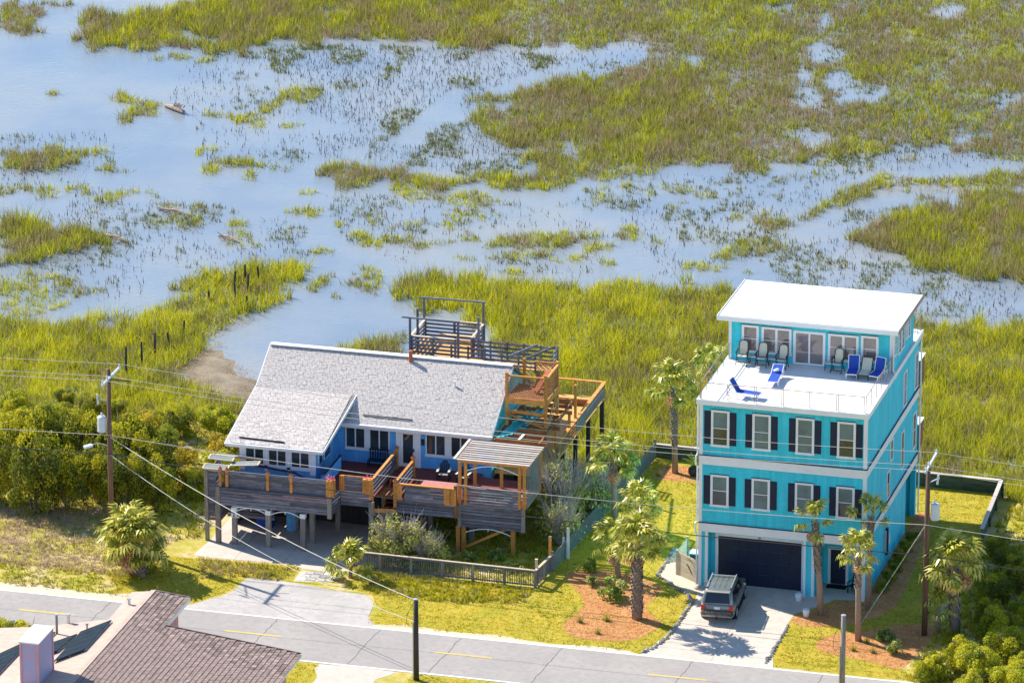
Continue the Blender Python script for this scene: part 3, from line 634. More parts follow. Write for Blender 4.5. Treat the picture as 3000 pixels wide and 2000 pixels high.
M['reed'] = leaf_material('dark_reed_stem', ((0.0, (0.09, 0.085, 0.10)), (0.25, (0.12, 0.10, 0.09)), (0.5, (0.24, 0.25, 0.04)), (1.0, (0.50, 0.46, 0.07))), 0.1)
v, f, c = join(parts)
o = link('reeds', np_mesh('reeds', v, f, M['reed'], c))
tag(o, 'thin dark reed stems standing singly in the shallow water', 'reeds', kind='stuff')

# ------------------------------------------------------------------ road, drives, lawns, beds
def sheet(name, poly, z, mat, parent=None):
    m = MB(); m.poly([(x, y, z) for x, y in poly]); return structure(name, m, mat, parent)
def smooth(poly, n=4):
    """Catmull-Rom through an outline"""
    out = []; m = len(poly)
    for i in range(m):
        p0, p1, p2, p3 = (Vector(poly[(i + k) % m]) for k in (-1, 0, 1, 2))
        for j in range(n):
            t = j / n
            out.append(tuple(0.5 * (2 * p1 + (p2 - p0) * t + (2 * p0 - 5 * p1 + 4 * p2 - p3) * t * t + (3 * p1 - p0 - 3 * p2 + p3) * t ** 3)))
    return out
road = sheet('road', [(-400, -16.85), (400, -16.85), (400, -10.95), (-400, -10.95)], 0.012, M['asphalt'])
sheet('edge_line', [(-400, -11.12), (400, -11.12), (400, -10.98), (-400, -10.98)], 0.016, M['line_white'], road)
sheet('edge_line', [(-400, -16.80), (400, -16.80), (400, -16.66), (-400, -16.66)], 0.016, M['line_white'], road)
for i in range(-6, 6):
    x = 0.45 + 12.2 * i
    sheet('centre_dash', [(x, -13.68), (x + 3.3, -13.68), (x + 3.3, -13.56), (x, -13.56)], 0.016, M['line_yellow'], road)
def crack(pts, w, name='crack'):
    m = MB(); g = random.Random(len(pts) * 17 + int(pts[0][0] * 10))
    path = []
    for (x0, y0), (x1, y1) in zip(pts, pts[1:]):
        for k in range(6):
            t = k / 6; path.append((x0 + (x1 - x0) * t + g.uniform(-.06, .06), y0 + (y1 - y0) * t + g.uniform(-.06, .06)))
    path.append(pts[-1])
    for (x0, y0), (x1, y1) in zip(path, path[1:]):
        d = Vector((x1 - x0, y1 - y0)).normalized() * w / 2; nrm = Vector((-d.y, d.x))
        m.poly([(x0 - nrm.x, y0 - nrm.y, 0.0145), (x1 - nrm.x, y1 - nrm.y, 0.0145), (x1 + nrm.x, y1 + nrm.y, 0.0145), (x0 + nrm.x, y0 + nrm.y, 0.0145)])
    return structure(name, m, M['crack'], road)
for x in (-31.5, -21.6, -15.6, -10.9, -5.1, 2.4, 9.8): crack([(x, -11.2), (x - .15, -13.6), (x - .35, -16.6)], 0.045)
crack([(-38, -13.75), (-20, -13.8), (-12, -13.75), (0, -13.8), (20, -13.75)], 0.03)
lawn_mat = ground_material('lawn_turf', (0.44, 0.34, 0.035), (0.31, 0.29, 0.022), (0.52, 0.36, 0.08), 0.5, 4.0, 0.5)
LAWNS = [[(-8.6, -10.5), (-8.8, -2.7), (-8.6, 0.2), (-7.4, 15), (-7.4, 19.7), (13.8, 19.0), (14.2, 11), (14.0, 0), (13.6, -9.2), (15.2, -10.7), (0, -10.8)],
         [(-16.8, -10.6), (-16.4, -8.5), (-17.6, -6.2), (-19.5, -5.4), (-19.0, -3.0), (-8.9, -2.75), (-8.59, -10.5)],
         [(-12.0, -17.0), (-8.5, -17.05), (8, -17.05), (60, -17.05), (60, -40), (-12.6, -40)],
         [(-60, -17.05), (-17.4, -17.05), (-17.0, -18.7), (-17.2, -40), (-60, -40)],
         [(-29.0, -3.4), (-25.8, -3.2), (-23.3, -3.1), (-22.6, -3.7), (-22.7, -5.3), (-25.4, -5.6), (-25.6, -8.1), (-27.3, -10.4), (-31.0, -10.3), (-33.2, -7.0), (-30.5, -3.5)]]
lawn = None
for pl in LAWNS:
    s_ = sheet('lawn', pl, 0.004, lawn_mat)
BEDS = [smooth([(-7.7, -0.6), (-6.2, -3.0), (-5.6, -4.4), (-5.6, -5.9), (-5.9, -7.9), (-5.0, -9.3), (-4.0, -9.6), (-2.8, -9.5), (-1.5, -8.9), (-0.8, -7.3), (-0.6, -6.2), (-1.7, -4.8), (-2.1, -3.8), (-1.9, -2.3), (-1.9, -1.0), (-2.9, 0.0), (-4.8, 0.8), (-6.7, 0.7)]),
        [(6.1, -3.6), (6.6, -2.7), (7.6, -1.7), (8.2, -0.1), (9.55, 0.05), (9.65, 14.9), (10.5, 14.5), (11.2, 7.3), (11.5, 2.7), (11.5, -0.4), (10.9, -2.0), (10.2, -3.0), (9.4, -3.7), (7.9, -4.4), (6.8, -4.5)],
        smooth([(8.4, -7.0), (8.9, -5.4), (10.7, -4.2), (11.7, -3.3), (13.5, -2.4), (14.6, -3.4), (14.2, -6.1), (13.9, -8.5), (13.4, -9.3), (12.3, -8.8), (10.4, -8.3), (9.1, -8.0)]),
        smooth([(-6.9, 17.2), (-6.2, 18.7), (-4.4, 18.3), (-3.6, 16.6), (-6.3, 16.1)])]
for pl in BEDS: sheet('mulch_bed', pl, 0.010, M['mulch'])
drive = sheet('driveway', smooth([(-0.7, -11.0), (-0.1, -9.7), (0.3, -8.3), (0.4, -6.1), (0.38, -2.6), (0.1, -0.3), (0.3, 0.8), (6.2, 2.4), (9.3, 2.4), (9.2, 0.1), (8.0, -0.1), (7.0, -1.9), (6.25, -2.8), (6.2, -4.8), (6.3, -8.5), (6.9, -11.0)], 1), 0.014, M['concrete'])
M['joint'] = material('concrete_joint', (0.33, 0.29, 0.25), 0.9, 0.2)
for y in (-8.2, -5.4, -2.7): sheet('joint', [(0.4, y), (6.2, y), (6.2, y + 0.03), (0.4, y + 0.03)], 0.017, M['joint'], drive)
sheet('joint', [(3.3, -10.9), (3.33, -10.9), (3.33, 0.5), (3.3, 0.5)], 0.0165, M['joint'], drive)
sheet('parking_pad', smooth([(-25.2, -5.7), (-24.6, -5.6), (-21.9, -5.7), (-19.7, -6.2), (-18.0, -6.4), (-17.1, -7.5), (-16.8, -9.5), (-16.4, -10.94), (-22, -10.94), (-28.4, -10.94), (-27.1, -10.4), (-26.3, -9.4), (-25.4, -8.1)], 3), 0.010, M['pad'])
slab = sheet('carport_slab', [(-29.3, -3.0), (-29.1, -0.6), (-29.0, 9.5), (-18.4, 9.5), (-18.4, -2.0), (-20.2, -3.3), (-21.1, -3.5), (-22.5, -3.4), (-23.3, -2.9), (-25.8, -3.0), (-28.4, -3.1)], 0.008, M['concrete'])
for x in (-26.8, -23.9, -21.2): sheet('joint', [(x, -3.3), (x + .03, -3.3), (x + .03, 6), (x, 6)], 0.012, M['joint'], slab)
sheet('south_driveway', smooth([(-17.4, -16.95), (-13.0, -16.95), (-13.8, -18.3), (-13.5, -22), (-13.6, -36), (-16.9, -36), (-16.9, -22), (-17.0, -18.7)], 2), 0.010, M['concrete'])
sheet('gravel_path', [(-2.6, 0.9), (-2.7, 5.4), (-1.4, 5.4), (0.05, 5.2), (0.05, -0.3), (0.35, -1.2), (-0.4, -1.3)], 0.009, M['sand'])
sheet('sand_shoulder', [(-400, -10.94)] + [(x, -10.55 + 0.35 * math.sin(x * 0.8) * math.sin(x * 0.37 + 1) + (0.75 if x < -28 else 0.1)) for x in np.arange(-70, -0.8, 0.7)] + [(-0.8, -10.94)], 0.007, M['sand'])
# flagstones between the carport slab and the parking pad
fl = MB(); fl.poly([(-22.5, -3.8, .006), (-20.6, -3.5, .006), (-20.1, -4.1, .006), (-20.4, -5.0, .006), (-22.5, -5.4, .006)])
path = structure('stone_path', fl, M['sand'])
for i in range(4):
    for j in range(3):
        x = -22.4 + i * 0.56 + 0.1 * j; y = -5.15 + j * 0.5 + 0.06 * i
        m = MB(); m.box(x, x + 0.5, y, y + 0.42, 0.006, 0.035); structure('paving_stone', m, M['stone'] if (i + j) % 4 else M['white'], path)

# turf, weeds and dead brush over the lots
def scatter(polys, n_m2, h, tint, seed, width=0.02, lean=0.5, n=4, noise_k=0.4, avoid=()):
    g = np.random.default_rng(seed); out = []
    for pl in polys:
        a = np.array(pl); lo = a.min(0); hi = a.max(0); lo = np.maximum(lo, -60); hi = np.minimum(hi, 45)
        k = int((hi - lo).prod() * n_m2)
        x = g.uniform(lo[0], hi[0], k); y = g.uniform(lo[1], hi[1], k)
        q = inside(x, y, pl) & in_view(x, y, 3.0)
        for av in avoid: q &= ~inside(x, y, av)
        x, y = x[q], y[q]
        nn = 0.6 * vnoise(x * noise_k, y * noise_k, seed) + 0.4 * vnoise(x * 2.2, y * 2.2, seed + 1)
        T = np.clip(tint[0] + (tint[1] - tint[0]) * nn + g.normal(0, .06, len(x)), 0, 1)
        out.append(blades(x, y, np.full(len(x), 0.0), h * (0.6 + 0.8 * vnoise(x * 1.2, y * 1.2, seed + 2)), T, n, width, lean, 0.08, seed + 5))
    return join(out)
DRIVE = [(-0.7, -11.0), (0.3, -8.3), (0.4, -2.6), (0.1, 0.1), (9.6, 2.4), (9.2, 0.1), (8.0, -0.1), (6.25, -2.8), (6.9, -11.0)]
TEAL_PLAN = [(-0.1, -0.1), (9.7, -0.1), (9.7, 14.6), (-0.1, 14.6)]
GRAVEL = [(-2.7, 0.6), (-2.7, 5.5), (0.05, 5.3), (0.4, -1.3)]
SOUTH_DRIVE = [(-17.4, -16.9), (-13.0, -16.9), (-13.5, -22), (-13.6, -36), (-17, -36)]
v, f, c = scatter(LAWNS, 34, 0.075, (0.30, 1.0), 101, 0.022, 0.7, 4, 0.35, BEDS + [DRIVE, TEAL_PLAN, GRAVEL, SOUTH_DRIVE])
tag(link('lawn_grass', np_mesh('lawn_grass', v, f, M['weed'], c)), 'short yellow green turf on the lawns beside the drives', 'grass', kind='stuff')
PAD = [(-25.4, -5.5), (-18, -6.2), (-16.6, -8), (-16.4, -11), (-28.6, -11), (-26.3, -9.4)]
SLAB = [(-29.4, -3.2), (-29.2, 9.5), (-18.4, 9.5), (-20, -3.6)]
FIELD = [[(-60, 0.5), (-38, 1.5), (-30, -1.2), (-29.6, 12), (-29, 19.5), (-33.5, 22), (-37, 20), (-60, 16)]]
v, f, c = scatter(FIELD, 7, 0.34, (0.02, 1.05), 111, 0.03, 0.75, 7, 0.25)
v2, f2, c2 = scatter([[(-60, -8.2), (-31.5, -7.2), (-31.0, -1.0), (-36, 2.5), (-60, 2)]], 16, 0.26, (-0.35, 0.45), 115, 0.026, 1.2, 6, 0.5)
v6, f6, c6 = scatter([[(-60, -10.2), (-31.5, -10.2), (-30.5, -5.0), (-33, -6.5), (-60, -6.8)]], 16, 0.16, (0.15, 1.0), 117, 0.028, 0.8, 6, 0.4)
v3, f3, c3 = scatter([[(-18.6, -3.0), (-8.9, -3.0), (-8.9, -5.2), (-13, -6.3), (-17.8, -6.0)]], 16, 0.30, (0.1, 0.95), 121, 0.03, 0.7, 8, 0.9)
v4, f4, c4 = scatter([[(-28.8, -3.5), (-22.8, -3.4), (-23.3, -5.6), (-25.5, -5.6), (-27.8, -6.5)]], 22, 0.26, (0.15, 0.6), 125, 0.026, 0.7, 6, 0.7)
v5, f5, c5 = scatter([[(-30, 14), (-14, 14), (-14, 17.5), (-30, 19)], [(-18.4, -2.4), (-9, -2.4), (-9, 12), (-18.4, 12)], [(-14, 10), (-8, 10), (-7.6, 20), (-14, 18.5)], [(14.3, -11), (30, -11), (30, 17), (14.6, 17)]], 12, 0.32, (0.4, 0.85), 131, 0.03, 0.6, 7, 0.5)
v, f, c = join([(v, f, c), (v2, f2, c2), (v3, f3, c3), (v4, f4, c4), (v5, f5, c5), (v6, f6, c6)])
tag(link('weeds', np_mesh('weeds', v, f, M['weed'], c)), 'tangled weeds and dry brush over the sandy vacant ground', 'weeds', kind='stuff')
g = np.random.default_rng(150); out = []
for pl in MUD_BANKS:
    a = np.array(pl); lo = a.min(0) - 1; hi = a.max(0) + 1; k = int((hi - lo).prod() * 30)
    x = g.uniform(lo[0], hi[0], k); y = g.uniform(lo[1], hi[1], k); q = inside(x, y, pl) & (vnoise(x * 1.1, y * 0.8, 151) > 0.4); x, y = x[q], y[q]
    out.append(blades(x, y, np.full(len(x), -0.40), np.full(len(x), 0.10), g.uniform(0, 0.25, len(x)), 4, 0.016, 2.2, 0.12, 152))
v, f, c = join(out)
tag(link('wrack', np_mesh('wrack', v, f, M['weed'], c)), 'dry reed wrack strewn on the mud banks', 'wrack', kind='stuff')
g = np.random.default_rng(140); out = []
for pl in BEDS:
    a = np.array(pl); lo = a.min(0); hi = a.max(0); k = int((hi - lo).prod() * 60)
    x = g.uniform(lo[0], hi[0], k); y = g.uniform(lo[1], hi[1], k); q = inside(x, y, pl); x, y = x[q], y[q]
    out.append(blades(x, y, np.full(len(x), 0.01), np.full(len(x), 0.05), g.uniform(0, 1, len(x)), 3, 0.012, 2.5, 0.1, 141))
v, f, c = join(out)
M['straw'] = leaf_material('pine_straw', ((0.0, (0.22, 0.08, 0.03)), (0.5, (0.42, 0.19, 0.07)), (1.0, (0.58, 0.32, 0.13))), 0.1)
tag(link('pine_straw', np_mesh('pine_straw', v, f, M['straw'], c)), 'loose orange pine straw strewn over the mulch beds', 'mulch', kind='stuff')
# ------------------------------------------------------------------ four-storey teal beach house
T = Thing('beach_house', 'tall teal beach house with white trim, navy shutters and flat white roof', 'house', (0, 0, 0))
W_, D_, H1, H2, H3, D1, D2, H4 = 9.6, 14.48, 3.87, 7.95, 11.24, 6.95, 12.7, 13.72
w = MB()
w.box(0, W_, 0, D_, H1, H3)                                             # living storeys
w.box(0.0, 0.55, 0.0, 0.75, 0, H1)                                      # front piers beside the doors
w.box(6.05, 6.75, 0.0, 0.75, 0, H1)
w.box(0.55, 6.05, 0.0, 0.75, 3.32, H1)                                  # wall over the garage door
w.box(0, 0.25, 0.75, 11.4, 0, H1); w.box(9.35, W_, 1.0, 11.4, 0, H1)    # ground storey sides
w.box(6.75, 9.35, 2.3, 2.5, 0, H1); w.box(6.5, 6.75, 0.75, 2.5, 0, H1)  # set-back entry
w.box(0.25, 9.35, 11.2, 11.4, 0, H1)
w.box(9.3, W_, 14.1, D_, 0, H1); w.box(0, 0.3, 14.1, D_, 0, H1)         # piers of the rear porch
w.box(6.75, 9.6, 0.0, 2.3, 3.3, H1)
body = T.part('wall', w, M['teal'])
w = MB(); w.box(0, W_, D1, D2, H3 + 0.12, H4)
top = T.part('penthouse_wall', w, M['teal'])
# white bands, corner boards, fascia
def trim(x0, x1, y0, y1, z0, z1, name='trim_board', mat='white'):
    m = MB(); m.box(x0, x1, y0, y1, z0, z1); return T.part(name, m, M[mat])
for z0, z1 in ((3.36, 3.88), (7.42, 7.95)):
    trim(-0.04, W_ + 0.04, -0.05, 0.0, z0, z1, 'band'); trim(W_, W_ + 0.05, 0.0, D_ + .03, z0, z1, 'band'); trim(-0.05, 0.0, 0.0, D_ + .03, z0, z1, 'band')
    trim(-0.07, W_ + 0.09, -0.10, -0.051, z1 + 0.002, z1 + 0.05, 'flashing_shadow', 'navy'); trim(W_ + .051, W_ + .10, -.05, D_, z1 + .002, z1 + .05, 'flashing_shadow', 'navy')  # navy strip paints the shadow line of the flashing above each band
for z0, z1 in ((0.0, 3.355), (3.885, 7.415), (7.955, 11.05)):
    trim(-0.035, 0.16, -0.04, 0.0, z0 + .05, z1, 'corner_board')
    trim(W_ - 0.16, W_ + 0.035, -0.04, 0.0, z0 + .05, z1, 'corner_board') if z0 > 1 else None
    trim(W_, W_ + 0.036, 0.002, 0.16, z0 + .05, z1, 'corner_board') if z0 > 1 else None
trim(0.36, 0.52, -0.03, 0.0, 0, 3.355, 'pier_trim'); trim(6.08, 6.22, -0.03, 0.0, 0, 3.355, 'pier_trim'); trim(6.56, 6.72, -0.03, 0.0, 0, 3.355, 'pier_trim')
trim(9.36, 9.62, 0.0, 0.26, 0, 3.30, 'entry_post'); trim(W_ - .05, W_ + .05, D1 - .03, D1 - .0, H3 + .13, H4, 'corner_board'); trim(-.03, .14, D1 - .04, D1, H3 + .13, H4, 'corner_board'); trim(W_ - .2, W_ - .052, D1 - .04, D1, H3 + .13, H4, 'corner_board')
# roof terrace slab and fascia
m = MB(); m.box(-0.14, W_ + 0.14, -0.30, D_ + 0.30, H3 + 0.02, H3 + 0.12); T.part('terrace_floor', m, M['deck_white'])
for a in ((-0.16, W_ + 0.16, -0.33, -0.305, H3 - 0.16, H3 + 0.14), (W_ + 0.145, W_ + 0.17, -0.30, D_ + .3, H3 - 0.16, H3 + 0.14), (-0.17, -0.145, -0.30, D_ + .3, H3 - 0.16, H3 + 0.14)):
    trim(*a, 'gutter')
trim(-0.10, W_ + 0.12, -0.30, -0.03, H3 - 0.06, H3 + 0.015, 'soffit', 'white')
m = MB(); m.box(1.26, 1.30, 0.0, 6.9, H3 + 0.121, H3 + 0.126); T.part('dark_seam', m, M['navy'])  # thin dark line along the terrace floor
m = MB(); m.slab([(-0.56, 6.35, 14.08), (9.98, 6.35, 14.08), (9.98, 13.35, 13.98), (-0.56, 13.35, 13.98)], 0.16)
roof = T.part('roof', m, M['white_roof'])
m = MB(); m.box(-0.58, 10.0, 6.30, 6.348, 13.84, 14.11); T.part('fascia', m, M['white'], roof)
m = MB(); m.bar((-0.585, 6.35, 14.0), (-0.585, 13.35, 13.9), 0.04, 0.26); T.part('fascia', m, M['white'], roof)
m = MB(); m.bar((10.005, 6.35, 14.0), (10.005, 13.35, 13.9), 0.04, 0.26); T.part('fascia', m, M['rail_metal'], roof)
m = MB(); m.bar((-0.5, 6.42, 14.10), (9.95, 6.42, 14.10), 0.06, 0.05); T.part('roof_edge_strip', m, M['metal'], roof)
for x, y in ((0.6, 11.9), (0.4, 8.0), (9.2, 7.4)):
    m = MB(); m.tube([(x, y, 14.0), (x, y, 14.28)], 0.035, 6); T.part('vent_pipe', m, M['white'], roof)
# windows: frame proud of the wall, panes set in, meeting rail
def window(x0, x1, z0, z1, y=0.0, blind=True, parent=None, sashes=1, tw=0.13, seed=0):
    fr = MB(); p = 0.045
    fr.box(x0, x1, y - p, y - .002, z1 - tw, z1); fr.box(x0 - .03, x1 + .03, y - p - .03, y - .002, z0, z0 + tw)
    cols = [x0 + (x1 - x0) * k / sashes for k in range(sashes + 1)]
    for k, cx in enumerate(cols):
        a = cx if k == 0 else cx - tw / (1 if k == sashes else 2)
        fr.box(a, a + tw, y - p, y - .002, z0 + tw, z1 - tw)
    f_ = T.part('window', fr, M['white'], parent)
    for k in range(sashes):
        a = cols[k] + (tw if k == 0 else tw / 2); b = cols[k + 1] - (tw if k == sashes - 1 else tw / 2); zm = (z0 + z1) / 2
        for lo, hi, mt in ((zm + .02, z1 - tw, 'blind' if blind else 'glass'), (z0 + tw, zm - .02, 'blind' if blind and (seed + k) % 3 else 'glass')):
            g_ = MB(); g_.box(a, b, y - .012, y - .003, lo, hi); T.part('pane', g_, M[mt], f_)
        g_ = MB(); g_.box(a, b, y - .03, y - .003, zm - .02, zm + .02); T.part('meeting_rail', g_, M['white'], f_)
    cap = MB(); cap.box(x0 - .02, x1 + .02, y - p - .02, y - .002, z1 + .003, z1 + .03); T.part('head_flashing', cap, M['navy'], f_)
    return f_
for zz in ((4.92, 6.85), (8.54, 10.73)):
    for i, x in enumerate((0.64, 3.03, 5.54, 7.92)):
        window(x, x + 1.06, *zz, seed=i)
        for sx0 in (x - 0.40, x + 1.08):
            s_ = MB(); s_.box(sx0, sx0 + 0.38, -0.03, -.002, zz[0] + .12, zz[1] - .09)
            sh = T.part('shutter', s_, M['navy'])
            for q in range(2):
                r_ = MB(); z_ = zz[0] + .2 + q * (zz[1] - zz[0] - .3) / 2; r_.box(sx0 + .06, sx0 + .32, -0.036, -.031, z_, z_ + (zz[1] - zz[0]) / 2 - .27); T.part('shutter_panel', r_, M['navy'], sh)
yt = D1
M['mirror_glass'] = material('reflective_window_glass', (0.20, 0.16, 0.15), 0.05, 0.3, 0.7, spec=0.9)
def top_window(x0, x1, z0, z1, sashes):
    f_ = window(x0, x1, z0, z1, yt, False, None, sashes, 0.14)
    for ch in f_.children:
        if ch.name.startswith('pane'): ch.data.materials[0] = M['mirror_glass']
top_window(0.74, 1.74, 11.85, 13.5, 1); top_window(1.9, 3.66, 11.85, 13.48, 2); top_window(5.8, 7.58, 11.78, 13.42, 2); top_window(7.72, 8.74, 11.87, 13.47, 1)
fr = MB()
for b_ in ((3.77, 3.92, 11.4, 13.42), (5.5, 5.65, 11.4, 13.42), (4.66, 4.76, 11.5, 13.28)): fr.box(b_[0], b_[1], yt - .05, yt - .002, b_[2], b_[3])
fr.box(3.92, 5.5, yt - .05, yt - .002, 13.28, 13.42); fr.box(3.92, 5.5, yt - .05, yt - .002, 11.4, 11.5)
dr = T.part('sliding_door', fr, M['white'])
for a, b in ((3.92, 4.66), (4.76, 5.5)):
    g_ = MB(); g_.box(a, b, yt - .015, yt - .003, 11.5, 13.28); T.part('pane', g_, M['mirror_glass'], dr)
# windows of the right side
def side_window(y0, y1, z0, z1, dark=True):
    x = W_; fr = MB(); t = .1
    fr.box(x + .002, x + .045, y0, y1, z1 - t, z1); fr.box(x + .002, x + .055, y0 - .02, y1 + .02, z0, z0 + t)
    fr.box(x + .002, x + .045, y0, y0 + t, z0 + t, z1 - t); fr.box(x + .002, x + .045, y1 - t, y1, z0 + t, z1 - t)
    f_ = T.part('window', fr, M['white']); zm = (z0 + z1) / 2
    for lo, hi in ((z0 + t, zm - .02), (zm + .02, z1 - t)):
        g_ = MB(); g_.box(x + .003, x + .014, y0 + t, y1 - t, lo, hi); T.part('pane', g_, M['glass'], f_)
    g_ = MB(); g_.box(x + .003, x + .03, y0 + t, y1 - t, zm - .02, zm + .02); T.part('meeting_rail', g_, M['white'], f_)
for a in ((7.25, 7.75, 12.2, 13.5), (8.3, 9.1, 11.95, 13.4), (9.15, 9.95, 11.95, 13.4), (10.3, 10.7, 12.2, 13.5), (11.0, 11.6, 12.1, 13.5), (10.0, 10.9, 8.15, 10.3), (13.2, 14.1, 8.12, 10.35), (13.0, 13.9, 4.5, 6.7), (6.6, 7.4, 6.05, 7.35), (9.7, 10.5, 4.45, 6.75), (5.8, 6.6, 4.0, 5.7)):
    side_window(*a)
# garage door of framed panels, entry door
m = MB(); m.box(0.55, 6.05, 0.72, 0.75, 0.0, 3.32); T.part('garage_surround', m, M['teal'])
fr = MB(); fr.box(0.80, 0.97, 0.66, 0.719, 0, 3.06); fr.box(5.83, 6.0, 0.66, 0.719, 0, 3.06); fr.box(0.97, 5.83, 0.66, 0.719, 2.91, 3.06)
gd = T.part('garage_door', fr, M['white'])
for i in range(4):
    for j in range(8):
        x = 0.985 + j * 0.605; z = 0.03 + i * 0.72
        g_ = MB(); g_.box(x, x + 0.595, 0.69, 0.719, z, z + 0.705); g_.box(x + .07, x + .525, 0.68, 0.689, z + .1, z + .6); T.part('door_panel', g_, M['garage'], gd)
nm = MB()
for i in range(3): nm.box(2.95, 3.20, 0.70, 0.719, 3.08 + i * .001, 3.08 + i * .001 + .002)
m = MB(); m.box(3.30, 3.52, 0.68, 0.719, 3.08, 3.30); lamp = T.part('wall_lamp', m, M['metal'])
def digits(text, x, y, z, h, mat, parent, T_, axis='x'):
    """flat seven-stroke numerals"""
    segs = {'a': (0, 1, 1, 1), 'b': (1, .5, 1, 1), 'c': (1, 0, 1, .5), 'd': (0, 0, 1, 0), 'e': (0, 0, 0, .5), 'f': (0, .5, 0, 1), 'g': (0, .5, 1, .5)}
    D = {'0': 'abcdef', '1': 'bc', '2': 'abged', '3': 'abgcd', '4': 'fgbc', '5': 'afgcd', '6': 'afgedc', '8': 'abcdefg', '9': 'abcdfg'}
    wd = h * 0.5
    for i, ch in enumerate(text):
        m = MB()
        for s_ in D[ch]:
            x0, z0, x1, z1 = segs[s_]; t = h * 0.09
            ax0 = x + i * wd * 1.5 + x0 * wd; ax1 = x + i * wd * 1.5 + x1 * wd
            m.box(min(ax0, ax1) - t, max(ax0, ax1) + t, y - .006, y, z + min(z0, z1) * h - t, z + max(z0, z1) * h + t)
        T_.part('numeral', m, mat, parent)
digits('52', 3.31, 0.655, 2.94, 0.10, M['ink'], gd, T)
m = MB(); m.box(7.02, 7.18, 2.24, 2.299, 0, 2.28); m.box(8.06, 8.22, 2.24, 2.299, 0, 2.28); m.box(7.18, 8.06, 2.24, 2.299, 2.12, 2.28)
ed = T.part('entry_door', m, M['white'])
m = MB(); m.box(7.18, 8.06, 2.26, 2.299, 0.04, 2.12); T.part('door_leaf', m, M['garage'], ed)
m = MB(); m.tube([(7.98, 2.26, 1.05), (7.98, 2.19, 1.05)], 0.035, 8); T.part('handle', m, M['metal'], ed)
m = MB(); m.box(8.62, 9.1, 2.25, 2.299, 1.2, 1.9); wn_ = T.part('window', m, M['white']); m = MB(); m.box(8.69, 9.03, 2.24, 2.249, 1.27, 1.83); T.part('pane', m, M['glass'], wn_)
# walls added inside the rear porch so its opening reads dark; beam above
m = MB(); m.box(6.4, 6.5, 11.42, 14.3, 0.0, 3.8); m.box(0.3, 9.28, 14.3, 14.4, 0.0, 3.8); T.part('added_porch_wall', m, M['teal'])
m = MB(); m.box(9.36, 9.58, 11.45, 14.05, 3.2, 3.34); T.part('porch_beam', m, M['white'])
# downspouts
for x, y in ((-0.12, -0.06), (W_ + .12, D_ + .06)):
    m = MB(); m.tube([(x, y, 11.0), (x, y, 8.05), (x - .07 * (1 if x < 0 else -1), y - .1, 7.9), (x - .07 * (1 if x < 0 else -1), y - .1, 7.4), (x, y, 7.25), (x, y, 3.98), (x - .07 * (1 if x < 0 else -1), y - .1, 3.85), (x - .07 * (1 if x < 0 else -1), y - .1, 3.35), (x, y, 3.2), (x, y, 0.1)], 0.05, 6)
    T.part('downspout', m, M['white'])
m = MB(); m.tube([(W_ + .03, D1 - .08, 13.75), (W_ + .03, D1 - .08, 11.6), (W_ + .16, D1 - .2, 11.35), (W_ + .2, D1 - .2, 11.1)], 0.05, 6); T.part('downspout', m, M['white'])
# rear balconies and meter boxes on the right side
for z in (8.0, 4.0):
    m = MB(); m.box(6.0, W_ + .05, D_ + .02, D_ + 1.4, z, z + 1.5); b_ = T.part('rear_balcony', m, M['brown_wood'])
    m = MB(); m.box(5.95, W_ + .10, D_ + .02, D_ + 1.45, z + 1.5, z + 1.56); T.part('cap_rail', m, M['white'], b_)
for y, z, h, mt in ((5.2, 1.0, 1.3, 'metal'), (5.75, 0.7, 1.6, 'navy'), (6.2, 1.2, .6, 'white')):
    m = MB(); m.box(W_ + .002, W_ + .14, y, y + .28, z, z + h); T.part('meter_box', m, M[mt])
m = MB(); m.tube([(W_ + .05, 5.35, 2.3), (W_ + .05, 5.35, 3.3)], 0.03, 6); m.tube([(W_ + .05, 6.0, 2.3), (W_ + .05, 6.0, 2.9), (W_ + .25, 6.0, 3.0)], .025, 6); T.part('conduit', m, M['metal'])
# terrace railing: paired posts, slim top rail, wire
zf = H3 + 0.12; zr = zf + 0.98
RLM = M['rail_metal']
def rail_run(a, b, n, pair):
    m = MB(); m.bar((*a, zr), (*b, zr), 0.045, 0.03); rl = T.part('railing', m, RLM)
    A = Vector(a); B = Vector(b)
    for i in range(n):
        p = A.lerp(B, i / (n - 1)); d = (B - A).normalized()
        for s_ in ((-.05, .05) if pair else (0,)):
            q = p + d * s_; m = MB(); m.box(q.x - .017, q.x + .017, q.y - .017, q.y + .017, zf + .002, zr - .016); T.part('baluster_post', m, RLM, rl)
    m = MB(); m.bar((*a, zf + .12), (*b, zf + .12), 0.012, 0.012); T.part('wire', m, M['metal'], rl)
rail_run((0.05, -0.12), (9.5, -0.12), 7, True)
rail_run((0.02, -0.08), (0.02, 6.85), 6, False)
rail_run((9.55, -0.08), (9.55, 6.85), 6, False)
rail_run((9.62, 13.0), (9.62, 14.6), 3, False); rail_run((6.0, 14.65), (9.6, 14.65), 5, True)

